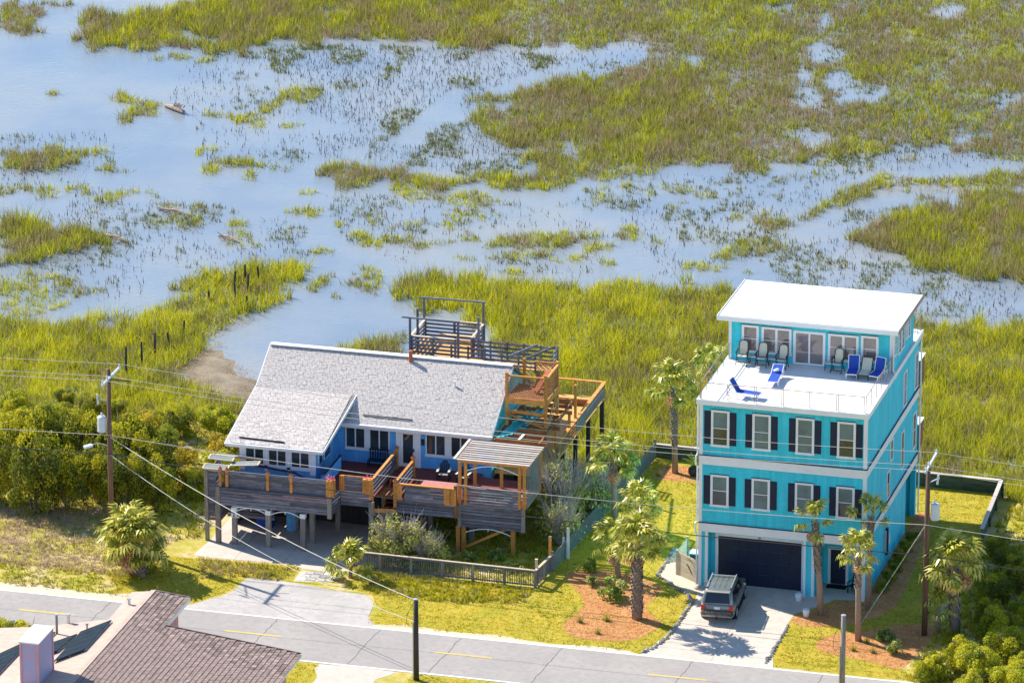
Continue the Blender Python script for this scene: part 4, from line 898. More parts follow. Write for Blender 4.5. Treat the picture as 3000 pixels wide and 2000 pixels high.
# ------------------------------------------------------------------ terrace furniture
zt = H3 + 0.122
def recliner(loc, rz, label):
    t = Thing('reclining_chair', label, 'chair', loc, 'cream recliners along the terrace windows', True, rz); t.o.scale = (1.1, 1.0, 1.15)
    m = MB(); n = 7
    prof = [(-.22, .48), (.08, .42), (.30, .38)]
    seat = MB()
    for s_ in (-1,): pass
    seat.bar((0, -.24, .46), (0, .22, .40), .46, .03); t.part('seat', seat, M['cream_mesh'])
    bk = MB(); pts = [(-.22, .42), (-.24, .75), (-.22, 1.02), (-.12, 1.12), (.12, 1.12), (.22, 1.02), (.24, .75), (.22, .42)]
    for dy in (0, .03):
        pass
    vb = [(x, .24 + (z - .42) * .32, z) for x, z in pts]
    bk.poly(vb); bk.poly([(x, y + .03, z) for x, y, z in vb][::-1]); t.part('backrest', bk, M['cream_mesh'])
    fr = MB(); fr.tube(vb + [vb[0]], .025, 6); t.part('back_frame', fr, M['black_plastic'])
    for sx_ in (-.29, .29):
        a = MB(); a.bar((sx_, -.26, .66), (sx_, .34, .68), .06, .035); t.part('armrest', a, M['black_plastic'])
        for yy0, yy1 in ((-.30, .20), (.38, -.22)):
            l = MB(); l.bar((sx_, yy0, 0.0), (sx_, yy1, .66), .03, .04); t.part('leg', l, M['black_plastic'])
    s = MB(); s.bar((-.29, -.22, .14), (.29, -.22, .14), .03, .03); t.part('stretcher', s, M['black_plastic'])
    return t
recliner((0.95, 6.2, zt), 0, 'cream recliner with dark frame beside the terrace railing corner, under a single window')
recliner((2.12, 6.1, zt), 0, 'cream recliner with dark frame standing between the two small terrace side tables')
recliner((3.30, 6.05, zt), R(-4), 'cream recliner with dark frame next to the sliding glass door')
recliner((6.5, 6.25, zt), R(-6), 'cream recliner with dark frame next to the blue loungers by the wall')
def side_table(loc, label):
    t = Thing('side_table', label, 'table', loc, 'small terrace side tables', True)
    m = MB(); m.box(-.24, .24, -.22, .22, .43, .47); t.part('table_top', m, M['metal'])
    for x in (-.2, .2):
        for y in (-.18, .18): m = MB(); m.box(x - .015, x + .015, y - .015, y + .015, 0, .43); t.part('leg', m, M['black_plastic'])
side_table((1.53, 6.5, zt), 'low grey side table between recliners, nearest the terrace corner window')
side_table((2.72, 6.4, zt), 'low grey side table between the middle recliner and the sliding door recliner')
side_table((5.95, 6.5, zt), 'low grey side table right beside the sliding glass door')
def lounger(loc, rz, back, label, fabric='blue_mesh', frame='plastic_white', ln=1.95):
    """a sling lounger: seat towards -y, head at +y, back raised by `back` degrees"""
    t = Thing('sun_lounger', label, 'sun lounger', loc, None, True, rz)
    m = MB(); m.bar((0, -1.05, .32), (0, .25, .34), .56, .025); t.part('seat_sling', m, M[fabric])
    b = R(back); e = (0, .25 + .82 * math.cos(b), .34 + .82 * math.sin(b))
    m = MB(); m.bar((0, .25, .345), e, .56, .025, (0, -math.sin(b), math.cos(b))); t.part('back_sling', m, M[fabric])
    for s_ in (-.31, .31):
        m = MB(); m.tube([(s_, -1.10, .31), (s_, -.2, .33), (s_, .30, .34), (s_, .9, .33)], .028, 6); t.part('side_rail', m, M[frame])
        m = MB(); m.tube([(s_, .25, .345), (s_, e[1], e[2])], .024, 6); t.part('back_rail', m, M[frame])
        m = MB(); m.tube([(s_, -1.08, .31), (s_, -.95, .0), (s_, -.78, .0), (s_, -.45, .31)], .024, 6); t.part('leg', m, M[frame])
        m = MB(); m.tube([(s_, .12, .31), (s_, .45, .0), (s_, .62, .0), (s_, .88, .31)], .024, 6); t.part('leg', m, M[frame])
    m = MB(); m.tube([(-.31, -1.10, .31), (.31, -1.10, .31)], .028, 6); t.part('end_bar', m, M[frame])
    m = MB(); m.tube([(-.31, e[1], e[2]), (.31, e[1], e[2])], .026, 6); t.part('head_bar', m, M[frame])
    if ln < 1.9: t.o.scale = (1.0, 0.68, 1.0)
    if back < 80:
        m = MB(); m.tube([(-.25, e[1] * .75, .3), (-.25, e[1] * .62 + .1, (e[2] + .3) * .5)], .018, 5); t.part('back_prop', m, M[frame])
    return t
lounger((7.5, 5.95, zt), R(4), 70, 'blue lounger with raised back beside the cream recliner by the wall', ln=1.4)
lounger((8.22, 5.95, zt), R(-2), 50, 'cream lounger with dark back frame between two blue loungers', 'cream_mesh', 'black_plastic', ln=1.4)
lounger((8.95, 5.95, zt), R(-14), 70, 'blue lounger with raised back beside the right hand terrace railing', ln=1.4)
lounger((3.45, 3.9, zt), R(3), 22, 'blue lounger with folded white towel in the middle of the terrace')
lounger((2.25, 0.75, zt), R(84), 58, 'blue lounger with raised back turned sideways along the front railing')
m = MB()
for i in range(4): m.lathe([(0.02, 0), (.16 - .02 * i, .02), (.17 - .02 * i, .05), (.02, .08)], (3.38 + .03 * i, 4.35 - .02 * i, zt + .43 + .035 * i), 9)
single('towel', m, M['white'], 'crumpled white towel lying on the blue lounger in mid terrace', 'towel', (3.38, 4.35, zt + .43), smooth=True)
# ------------------------------------------------------------------ grey-roofed stilt house with decks
S = Thing('stilt_house', 'blue stilt house with pale grey shingle roof and weathered timber decks', 'house', (-28.6, -0.7, 0))
FZ = 3.0
def sp(name, mb, mat, parent=None, **k): return S.part(name, mb, M[mat] if isinstance(mat, str) else mat, parent, **k)
def sbox(name, x0, x1, y0, y1, z0, z1, mat, parent=None): m = MB(); m.box(x0, x1, y0, y1, z0, z1); return sp(name, m, mat, parent)
def sbar(name, a, b, w, h, mat, parent=None, up=(0, 0, 1)): m = MB(); m.bar(a, b, w, h, up); return sp(name, m, mat, parent)
# body
m = MB()
m.box(-28.3, -14.1, 6.62, 15.4, FZ - .3, 5.55)
m.box(-28.1, -23.5, 2.45, 6.62, FZ - .3, 5.05)
sp('wall', m, 'sky_blue')
RG = (10.97, 8.25); EV = (6.16, 5.50)
def zmain(y): return EV[1] + (y - EV[0]) * (RG[1] - EV[1]) / (RG[0] - EV[0]) if y <= RG[0] else RG[1] - (y - RG[0]) * 0.572
m = MB()
for x0, x1 in ((-14.35, -14.085), (-28.32, -28.1)):
    n = len(m.v); ys = [6.62, 10.97, 15.4]; zs = [zmain(y) - .16 for y in ys]
    m.v += [(x0, 6.62, 5.5), (x0, 15.4, 5.5), (x0, 15.4, zs[2]), (x0, 10.97, zs[1]), (x0, 6.62, zs[0]), (x1, 6.62, 5.5), (x1, 15.4, 5.5), (x1, 15.4, zs[2]), (x1, 10.97, zs[1]), (x1, 6.62, zs[0])]
    m.f += [tuple(n + i for i in q) for q in ((0, 1, 2, 3, 4), (9, 8, 7, 6, 5), (0, 5, 6, 1), (1, 6, 7, 2), (2, 7, 8, 3), (3, 8, 9, 4), (4, 9, 5, 0))]
sp('gable_wall', m, M['teal'], label='pale teal gable wall under the right hand rake')
m = MB(); m.box(-14.36, -14.08, 6.64, 15.38, FZ, 5.52); sp('gable_wall', m, M['teal'])
m = MB()                                                     # the side of the lower wing up to the main roof
n = len(m.v); wy = [(2.5, 4.9), (6.6, 4.9), (7.95, 6.42), (2.5, 5.12)]
m.v += [(-23.52, y, z) for y, z in wy] + [(-23.36, y, z) for y, z in wy]
m.f += [(0, 1, 2, 3), (7, 6, 5, 4), (0, 4, 5, 1), (1, 5, 6, 2), (2, 6, 7, 3), (3, 7, 4, 0)]
sp('wing_cheek', m, 'sky_blue')
# roof planes (deck boards under the shingles)
rx0, rx1 = -28.85, -13.95
def zwing(y): return 5.20 + (y - 2.03) * (6.62 - 5.20) / (8.12 - 2.03)
m = MB()
m.slab([(rx0, 8.1, zmain(8.1)), (rx1, 8.1, zmain(8.1)), (rx1, RG[0], RG[1]), (rx0, RG[0], RG[1])], .14)
m.slab([(-23.1, EV[0], EV[1]), (rx1, EV[0], EV[1]), (rx1, 8.1, zmain(8.1)), (-23.1, 8.1, zmain(8.1))], .14)
m.slab([(rx0, RG[0], RG[1]), (rx1, RG[0], RG[1]), (rx1, 15.9, zmain(15.9)), (rx0, 15.9, zmain(15.9))], .14)
m.slab([(rx0, 2.03, 5.20), (-22.93, 2.03, 5.20), (-22.7, 8.12, 6.62), (rx0, 8.12, 6.62)], .12)
M['roof_felt'] = material('roof_felt_grey', (0.20, 0.185, 0.18), 0.9, 0.2, 3.0)
roof = sp('roof', m, M['roof_felt'])
sbar('fascia', (-23.1, EV[0] - .02, EV[1] - .09), (rx1, EV[0] - .02, EV[1] - .09), .05, .26, 'white', roof)
sbar('gutter', (-23.2, EV[0] - .10, EV[1] - .02), (rx1 + .1, EV[0] - .10, EV[1] - .02), .12, .10, 'white', roof)
sbar('fascia', (rx0, 2.0, 5.10), (-22.93, 2.0, 5.10), .05, .22, 'white', roof)
sbar('gutter', (rx0 - .05, 1.93, 5.16), (-22.9, 1.93, 5.16), .12, .10, 'white', roof)
sbar('rake_board', (-22.90, 2.05, 5.13), (-22.68, 8.1, 6.54), .05, .18, 'white', roof)
sbar('rake_board', (rx1 + .02, EV[0], EV[1] - .08), (rx1 + .02, RG[0], RG[1] - .08), .04, .18, 'white', roof)
sbar('rake_board', (rx0 - .02, 2.03, 5.16), (rx0 - .02, 8.1, 6.58), .05, .14, 'white', roof); sbar('rake_board', (rx0 - .02, 8.1, zmain(8.1) - .05), (rx0 - .02, RG[0], RG[1] - .05), .05, .14, 'white', roof)
sbar('ridge_cap', (rx0, RG[0], RG[1] + .035), (rx1, RG[0], RG[1] + .035), .42, .05, 'white', roof)
# shingles: the lowest, largest ones singly, the rest as one mass
sh_me = MB(); sh_me.box(-.142, .142, 0.0, .20, 0.0, .02); sh_me = sh_me.mesh('shingle', M['shingle'])
def shingle_field(x0, x1, y0, y1, zf, xleft=None):
    sl = (zf(y1) - zf(y0)) / (y1 - y0); L = math.hypot(y1 - y0, zf(y1) - zf(y0)); ang = math.atan(sl)
    rows = int(L / .155); out = []
    for r in range(rows):
        y = y0 + r * .155 * math.cos(ang); z = zf(y) + .012
        a = x0 if xleft is None else xleft(y); off = (0, .1, .2)[r % 3]; x = a + .15 - off * .6
        if x > a + .2 or x <= a + .14: out.append((a + .142, y, z - .006, ang))
        while x < x1 - .13:
            if x > a + .14: out.append((x, y, z, ang))
            x += .297
        out.append((x1 - .142, y, z - .006, ang))
    return out
fields = shingle_field(rx0, -22.95, 2.03, 8.05, zwing) + shingle_field(-23.0, rx1, EV[0], 8.1, zmain) + shingle_field(rx0, rx1, 8.0, RG[0] - .12, zmain)
rs = random.Random(5)
mass = MB()
for i, (x, y, z, ang) in enumerate(fields):
    jit = rs.uniform(-.008, .008); lift = rs.choice((0, 0, 0, .006, .012))
    if i < 300:
        S.piece('shingle', sh_me, (x, y + jit, z + lift), roof, (ang, 0, 0))
    else:
        c_, s_ = math.cos(ang), math.sin(ang); n = len(mass.v)
        for zz in (0, .02):
            for dx, dy in ((-.142, 0), (.142, 0), (.142, .20), (-.142, .20)):
                mass.v.append((x + dx, y + jit + dy * c_ - zz * s_, z + lift + dy * s_ + zz * c_))
        mass.f += [tuple(n + q for q in t) for t in ((4, 5, 6, 7), (0, 1, 5, 4), (1, 2, 6, 5), (3, 0, 4, 7))]
o = sp('shingle', mass, 'shingle', roof); o['kind'] = 'stuff'
for (x0, y0, x1, y1, zf) in ((-28.2, 2.55, -25.4, 2.45, zwing), (-21.9, 6.75, -18.9, 6.7, zmain)):
    sbar('roof_strip', (x0, y0, zf(y0) + .08), (x1, y1, zf(y1) + .08), .10, .05, 'dark', roof)
m = MB(); m.tube([(-20.1, 10.6, 8.0), (-20.1, 10.6, 8.75)], .12, 10); sp('flue_pipe', m, 'terracotta', roof)
m = MB(); m.tube([(-17.0, 9.2, 7.2), (-17.0, 9.2, 7.62)], .06, 8); sp('vent_pipe', m, 'white', roof)
m = MB(); m.tube([(-28.6, 2.15, 5.3), (-28.6, 2.1, 5.5), (-28.0, 2.1, 5.55), (-27.95, 2.12, 5.3)], .02, 6); sp('roof_bracket', m, 'metal', roof)
# windows and doors
def pane_window(x0, x1, z0, z1, y, cols=2, fw=.07):
    fr = MB(); fr.box(x0, x1, y - .05, y - .002, z1 - fw, z1); fr.box(x0, x1, y - .06, y - .002, z0, z0 + fw)
    xs = [x0 + (x1 - x0 - fw) * k / cols for k in range(cols + 1)]
    for a in xs: fr.box(a, a + fw, y - .05, y - .002, z0 + fw, z1 - fw)
    f_ = sp('window', fr, 'white')
    for k in range(cols): m = MB(); m.box(xs[k] + fw, xs[k + 1], y - .018, y - .003, z0 + fw, z1 - fw); sp('pane', m, 'glass', f_)
for a in ((-22.95, -21.72), (-21.5, -20.25), (-18.05, -16.82), (-16.55, -15.3)): pane_window(*a, 3.85, 5.15, 6.62)
for a in ((-22.99, -20.2, 3.74, 3.845), (-18.1, -15.25, 3.74, 3.845), (-22.99, -20.2, 5.155, 5.35), (-18.1, -15.25, 5.155, 5.35), (-21.715, -21.505, 3.85, 5.15), (-16.815, -16.555, 3.85, 5.15)): sbox('casing', a[0], a[1], 6.57, 6.618, a[2], a[3], 'white')
for a in ((-27.8, -26.62), (-26.4, -25.25), (-25.02, -23.85)): pane_window(*a, 3.87, 4.95, 2.45)
for a in ((-28.12, -27.81), (-26.61, -26.41), (-25.24, -25.03), (-23.84, -23.5)): sbox('casing', a[0], a[1], 2.40, 2.448, 3.5, 5.04, 'white')
sbox('casing', -27.8, -23.85, 2.40, 2.448, 3.72, 3.865, 'white')
m = MB(); m.box(-23.498, -23.45, 2.9, 3.6, 3.9, 5.0); sp('window', m, 'white'); m = MB(); m.box(-23.449, -23.43, 2.98, 3.52, 3.98, 4.92); sp('pane', m, 'glass')
m = MB(); m.box(-23.498, -23.45, 4.0, 5.2, 3.9, 5.0); sp('window', m, 'white'); m = MB(); m.box(-23.449, -23.43, 4.08, 5.12, 3.98, 4.92); sp('pane', m, 'glass')
for a in ((-19.85, -19.58), (-18.68, -18.35)): sbox('door_casing', a[0], a[1], 6.55, 6.618, FZ, 5.3, 'white')
fr = MB(); fr.box(-19.575, -19.43, 6.58, 6.618, FZ, 5.15); fr.box(-18.82, -18.685, 6.58, 6.618, FZ, 5.15); fr.box(-19.43, -18.82, 6.58, 6.618, 5.02, 5.15); fr.box(-19.43, -18.82, 6.58, 6.618, FZ, 3.2)
dr = sp('door', fr, 'white'); m = MB(); m.box(-19.43, -18.82, 6.595, 6.617, 3.2, 5.02); sp('pane', m, 'glass', dr); m = MB(); m.box(-18.80, -18.74, 6.53, 6.579, 3.95, 4.15); sp('handle', m, 'black_plastic', dr)
m = MB(); m.box(-18.28, -18.14, 6.48, 6.618, 4.45, 4.8); sp('wall_lamp', m, 'black_plastic')
# stilts under house and decks
for x, y in [(-28.5, -.62), (-27.5, -.62), (-25.45, -.62), (-23.35, -.62), (-23.2, .7), (-19.62, .72)]:
    m = MB(); m.box(x - .14, x + .14, y - .13, y + .13, 0.0, 2.30 if y < 0 else 2.9); st = sp('stilt', m, 'post_wood')
    if x > -28 and y < 0: m = MB(); m.box(x - .16, x + .16, y - .15, y + .15, 2.02, 2.29); sp('post_sleeve', m, 'white', st)
for x in (-28, -25.2, -22.4, -19.6, -16.8, -14.3):
    for y in (3.2, 6.7, 10.0, 15.2): sbox('stilt', x - .13, x + .13, y - .13, y + .13, 0.0, FZ - .32, 'post_wood')
m = MB(); m.box(-28.3, -14.1, 2.5, 15.4, FZ - .42, FZ - .31); sp('floor_frame', m, 'brown_wood')
# deck floors
m = MB(); m.box(-28.45, -21.7, -.5, 2.4, FZ - .1, FZ); m.box(-23.4, -19.65, .7, 6.58, FZ - .1, FZ - .002); sp('deck_floor', m, 'red_deck')
m = MB(); m.box(-18.3, -14.6, 1.1, 6.58, FZ - .1, FZ); m.box(-14.6, -10.75, 1.6, 6.0, FZ - .1, FZ - .003); m.box(-19.7, -18.28, 4.3, 6.58, FZ - .1, FZ - .004); sp('deck_floor', m, 'red_deck')
# boards: each plank of skirts and rails is a piece
rw = random.Random(11)
def board_run(name, parent, p0, p1, z0, z1, n, gap, t=.035, mat='grey_wood', breaks=1, skip=0.0):
    """n level boards between two plan points, from z0 up to z1"""
    h = (z1 - z0) / n
    for i in range(n):
        za = z0 + i * h; cuts = [0] + sorted(rw.uniform(.25, .75) for _ in range(breaks if rw.random() < .6 else 0)) + [1]
        for a, b in zip(cuts, cuts[1:]):
            if rw.random() < skip: continue
            A = Vector(p0).lerp(Vector(p1), a + (.002 if a else 0)); B = Vector(p0).lerp(Vector(p1), b - (.002 if b < 1 else 0)); dz = rw.uniform(-.008, .008); dy = rw.uniform(-.008, .008)
            sbar(name, (A.x, A.y + dy, za + h / 2 + dz), (B.x, B.y + dy, za + h / 2 + dz), t, h - gap, mat, parent)
def post(x, y, z0, z1, s=.09, mat='orange_wood', cap=True, parent=None):
    m = MB(); m.box(x - s, x + s, y - s, y + s, z0, z1); p_ = sp('rail_post', m, mat, parent)
    if cap:
        m = MB(); m.box(x - s - .03, x + s + .03, y - s - .03, y + s + .03, z1 + .002, z1 + .04); n = len(m.v)
        m.v += [(x - s, y - s, z1 + .04), (x + s, y - s, z1 + .04), (x + s, y + s, z1 + .04), (x - s, y + s, z1 + .04), (x, y, z1 + .20)]
        m.f += [(n, n + 1, n + 4), (n + 1, n + 2, n + 4), (n + 2, n + 3, n + 4), (n + 3, n, n + 4)]
        sp('post_cap', m, 'terracotta', p_)
    return p_
# left front deck
sk = sbox('skirt', -28.42, -21.75, -.60, -.56, 2.32, 2.42, 'post_wood')
board_run('plank', sk, (-28.35, -.66), (-21.85, -.66), 2.34, 3.46, 6, .028, breaks=1)
sbox('skirt_post', -21.86, -21.62, -.74, -.50, 2.15, 3.40, 'post_wood', sk); sbox('skirt_post', -28.62, -28.36, -.74, -.48, 2.30, 3.46, 'post_wood', sk)
rl = sbox('railing', -28.4, -21.8, -.50, -.42, 4.36, 4.42, 'grey_wood')
board_run('rail_board', rl, (-28.2, -.45), (-21.9, -.45), 3.38, 4.33, 5, .012, .03, breaks=2, skip=.03)
for x in (-28.35, -27.95, -25.48, -24.06): post(x, -.56, 3.48, 4.52, .075, parent=rl)
m = MB(); m.box(-21.95, -21.5, -.62, -.2, 3.47, 4.42); fb = sp('flower_box', m, 'orange_wood', rl)
for k in range(3): sbox('box_board', -21.96 + k * .16, -21.96 + k * .16 + .14, -.64, -.621, 3.47, 4.42, 'orange_wood', fb)
fl = MB()
for k in range(26):
    x, y, z = rw.uniform(-21.95, -21.5), rw.uniform(-.6, -.22), rw.uniform(4.45, 4.72); fl.lathe([(.01, -.03), (.05, 0), (.01, .03)], (x, y, z), 5)
sp('flowers', fl, 'flower', fb)
# step back to the stairs
board_run('plank', sk, (-21.62, -.60), (-21.5, .66), 2.34, 3.46, 6, .028, breaks=0); board_run('plank', sk, (-21.45, .68), (-19.75, .68), 2.55, 3.46, 5, .028, breaks=0)
rl2 = sbox('railing', -21.4, -19.9, .62, .68, 4.36, 4.41, 'orange_wood'); board_run('rail_board', rl2, (-21.3, .66), (-19.95, .66), 3.5, 4.33, 5, .035, .03, breaks=0)
for k in range(3): sbox('box_board', -21.48 + k * .1, -21.40 + k * .1, .48, .6, 3.48, 4.42, 'orange_wood', rl2)
m = MB(); m.box(-20.05, -19.5, .35, .75, 3.45, 4.35); fb2 = sp('flower_box', m, 'orange_wood', rl2)
for k in range(3): sbox('box_board', -20.05 + k * .185, -20.05 + k * .185 + .17, .33, .349, 3.45, 4.35, 'orange_wood', fb2)
fl = MB()
for k in range(14): fl.lathe([(.01, -.03), (.05, 0), (.01, .03)], (rw.uniform(-20.0, -19.55), rw.uniform(.4, .7), rw.uniform(4.37, 4.55)), 5)
sp('flowers', fl, 'flower', fb2)
# stair with its two side rails
stair = sbar('stair', (-19.5, 4.4, 2.9), (-19.5, .6, .15), .06, .3, 'orange_wood'); sbar('stringer', (-18.42, 4.4, 2.9), (-18.42, .6, .15), .06, .3, 'red_deck', stair)
for k in range(14):
    t = k / 14; sbox('tread', -19.46, -18.46, 4.3 - t * 3.8 - .27, 4.3 - t * 3.8, 2.9 - t * 2.8 - .04, 2.9 - t * 2.8, 'red_deck', stair)
for x, y0, y1, zt_ in ((-19.68, .95, 6.1, 4.10), (-18.28, 1.0, 4.75, 4.08)):
    r_ = sbox('railing', x - .08, x + .08, y0, y1, zt_, zt_ + .06, 'orange_wood'); n_ = 4
    for k in range(n_): sbox('rail_board', x - .02, x + .02, y0 + .1, y1 - .1, 3.1 + k * .25, 3.1 + k * .25 + .19, 'grey_wood', r_)
    post(x, y1, FZ, 4.28, .09, parent=r_); post(x, y0, 2.6, 4.2, .09, parent=r_)
sbar('landing_beam', (-19.6, .66, 2.4), (-18.2, 1.0, 2.35), .06, .22, 'orange_wood', stair)
# right front deck
sk2 = sbox('skirt', -18.3, -14.75, 1.10, 1.14, 2.3, 2.38, 'post_wood'); board_run('plank', sk2, (-18.3, 1.06), (-14.7, 1.06), 2.25, 3.0, 4, .03, breaks=1)
rl3 = sbox('railing', -18.3, -14.7, .92, 1.08, 4.03, 4.09, 'orange_wood'); board_run('rail_board', rl3, (-17.7, 1.0), (-15.3, 1.0), 2.92, 4.0, 6, .02, .03, breaks=1)
for x in (-18.25, -15.35, -15.0):
    for k in range(3): sbox('rail_board', x + k * .13, x + k * .13 + .12, .94, .97, 3.05, 4.02, 'orange_wood', rl3)
sbox('rail_post', -14.75, -14.58, .95, 1.12, 2.3, 4.25, 'brown_wood', rl3)
# pergola
pg = sbox('pergola', -14.6, -10.55, 1.46, 1.60, 5.56, 5.70, 'orange_wood')
for x in (-14.55, -14.2, -10.98, -10.7): sbox('pergola_post', x - .08, x + .08, 1.45, 1.61, FZ, 5.555, 'orange_wood', pg)
for x in (-14.5, -12.9, -10.62): sbox('pergola_post', x - .08, x + .08, 4.5, 4.66, FZ, 5.555, 'orange_wood', pg)
for x, w_ in ((-14.52, .13), (-10.55, .13)): sbar('rafter', (x, 1.35, 5.64), (x, 4.8, 5.62), w_, .15, 'orange_wood', pg)
sbar('rafter', (-14.5, 4.58, 5.63), (-10.4, 4.58, 5.63), .1, .16, 'orange_wood', pg)
for k in range(10): y = 1.42 + k * .345; sbar('slat', (-14.75, y, 5.755), (-10.35, y, 5.745 + rw.uniform(-.01, .01)), .15, .045, 'slat_wood', pg)
for k in range(2): m = MB(); m.bar((-14.82 + k * .001, 1.3, 5.80), (-14.82 + k * .001, 4.7, 5.80), .16, .03) if k == 0 else None; sp('slat', m, 'slat_wood', pg) if k == 0 else None
for z0, nn, bm_ in ((1.62, 6, 'grey_wood'),):
    sk3 = sbox('skirt', -14.6, -10.75, 1.50, 1.55, 2.92, 3.0, 'post_wood', None); board_run('plank', sk3, (-14.5, 1.47), (-10.85, 1.47), 1.62, 2.94, 7, .03, breaks=1)
    sbox('skirt_post', -14.66, -14.46, 1.40, 1.56, 1.6, 3.0, 'post_wood', sk3); sbox('skirt_post', -10.86, -10.66, 1.40, 1.56, 1.6, 3.0, 'post_wood', sk3)
rl4 = sbox('railing', -14.5, -10.8, 1.48, 1.60, 3.96, 4.02, 'grey_wood'); board_run('rail_board', rl4, (-14.4, 1.53), (-10.9, 1.53), 2.98, 3.95, 6, .03, .03, breaks=2, skip=.06)
for x in (-14.68, -14.35, -11.4): sbox('stilt', x - .11, x + .11, 1.52, 1.74, 0, 1.62, 'orange_wood')
sbar('knee_brace', (-14.2, 1.62, .35), (-11.9, 1.62, 1.6), .09, .16, 'orange_wood')
lt = sbox('lattice_screen', -10.62, -10.58, 1.7, 4.5, 3.0, 3.08, 'lattice')
for k in range(22):
    a = k * .125
    for sgn in (1, -1):
        y0 = 1.7 + a; y1 = y0 + sgn * 1.2; 
        y1c = min(max(y1, 1.7), 4.5); tz = abs(y1c - y0) / 1.2
        sbar('lath', (-10.6 + .012 * sgn, y0, 3.05), (-10.6 + .012 * sgn, y1c, 3.05 + 2.45 * tz), .012, .035, 'lattice', lt)
m = MB(); m.box(-13.8, -11.2, 2.2, 4.2, FZ + .002, FZ + .015); sp('floor_mat', m, 'lattice')
def arch(x0, x1, y, z, h):
    m = MB(); m.tube([(x0 + (x1 - x0) * t / 10, y, z + h * math.sin(math.pi * t / 10)) for t in range(11)], .03, 6); m.box((x0 + x1) / 2 - .02, (x0 + x1) / 2 + .02, y - .02, y + .02, z + h - .15, z + h); sp('arch_trim', m, 'white')
arch(-27.35, -25.62, -.68, 2.08, .24); arch(-25.3, -23.52, -.68, 2.05, .25); arch(-14.2, -11.5, 1.48, 1.30, .30); arch(-14.1, -11.05, 1.44, 5.1, .38)
sbar('arch_beam', (-27.6, -.69, 2.33), (-25.5, -.69, 2.31), .03, .05, 'white')
m = MB(); m.box(-27.66, -27.16, -.80, -.765, 1.70, 1.94); pl_ = sp('number_plate', m, 'white'); digits('1614', -27.60, -.801, 1.74, .15, M['ink'], pl_, S)
uw = sbox('storage_screen', -28.3, -25.7, .70, .74, 2.15, 2.22, 'post_wood'); board_run('plank', uw, (-28.35, .68), (-25.5, .68), 1.15, 2.2, 5, .04, breaks=0)
board_run('plank', sk, (-28.46, -.45), (-28.46, 2.3), 1.2, 3.46, 11, .03, breaks=0)
board_run('plank', sk, (-29.2, -.42), (-28.66, -.42), 1.25, 4.2, 14, .03, breaks=0); sbox('skirt_post', -29.34, -29.14, -.55, -.33, 0.0, 4.3, 'post_wood', sk)
board_run('plank', sk, (-29.24, -.3), (-29.24, 2.3), 1.25, 4.2, 14, .03, breaks=0)
sbar('awning_beam', (-29.4, -.4, 4.32), (-26.6, -.4, 4.30), .08, .12, 'plank_cream', sk); sbar('awning_beam', (-29.4, 2.0, 4.38), (-26.6, 2.0, 4.36), .08, .12, 'plank_cream', sk)
# long side deck with joists, tower platform
m = MB(); m.box(-13.9, -10.85, 6.6, 20.6, 3.1, 3.2); side = sp('side_deck', m, 'gold_deck')
for y in (8.0, 11.0, 14.0, 17.0, 20.3):
    sbox('stilt', -11.05, -10.83, y - .11, y + .11, -.7, 3.09, 'dark_pole')
    sbox('stilt', -13.85, -13.63, y - .11, y + .11, -.7, 3.09, 'dark_pole')
rl5 = sbox('railing', -10.98, -10.76, 9.4, 20.7, 4.16, 4.22, 'orange_wood'); board_run('rail_board', rl5, (-10.86, 9.5), (-10.86, 14.0), 3.25, 4.12, 4, .06, .03, 'brown_wood', 0); board_run('rail_board', rl5, (-10.86, 14.0), (-10.86, 20.5), 3.25, 4.12, 3, .02, .03, 'lattice', 0)
rl6 = sbox('railing', -13.8, -10.99, 20.5, 20.72, 4.16, 4.22, 'orange_wood')
for k in range(18): sbar('lath', (-12.6 + k * .1, 20.6, 3.3), (-12.6 + k * .1, 20.6, 4.15), .03, .015, 'lattice', rl6)
for x in (-13.75, -12.7, -10.9): sbox('rail_post', x - .06, x + .06, 20.55, 20.67, 3.2, 4.15, 'orange_wood', rl6)
sbox('bench', -13.6, -11.1, 18.9, 19.2, 3.55, 3.62, 'gold_deck', side); sbox('bench_front', -13.6, -11.1, 18.9, 18.95, 3.2, 3.545, 'brown_wood', side)
jf = sbar('joist_frame', (-13.75, 6.0, 5.30), (-13.75, 14.4, 5.30), .09, .24, 'brown_wood')
sbar('beam', (-11.05, 6.0, 5.3), (-11.05, 13.6, 5.3), .09, .24, 'brown_wood', jf)
for k in range(9): y = 6.2 + k * .95; sbar('joist', (-13.7, y, 5.32 + .0), (-10.6 - .25 * (k % 3), y, 5.30), .07, .24, 'brown_wood', jf)
for k in range(4): sbar('loose_board', (-13.6 + k * .2, 6.3 + .2 * k, 5.46), (-13.3 + k * .22, 8.9 + .5 * k, 5.46 + .02 * k), .17, .035, 'teal_board', jf)
for k in range(3): sbar('loose_board', (-13.2 + k * .33, 8.6, 5.455), (-12.9 + k * .36, 11.2 + .3 * k, 5.455), .19, .035, 'teal_board', jf)
sbar('loose_board', (-12.3, 6.2, 5.46), (-12.25, 7.2, 5.47), .15, .035, 'white', jf)
for x, y in ((-11.05, 6.4), (-11.05, 9.2), (-10.9, 12.4), (-11.6, 11.6), (-10.95, 14.0)): sbox('joist_post', x - .07, x + .07, y - .07, y + .07, 3.2, 5.18 if y < 13 else 6.3, 'orange_wood', jf)
tw = sbox('tower_platform', -13.7, -11.25, 8.5, 11.15, 7.0, 7.12, 'brown_wood')
for x, y in ((-13.65, 8.5), (-11.3, 8.5), (-13.3, 11.1), (-11.3, 11.1)): sbox('tower_post', x - .085, x + .085, y - .085, y + .085, 5.45, 8.72, 'orange_wood', tw)
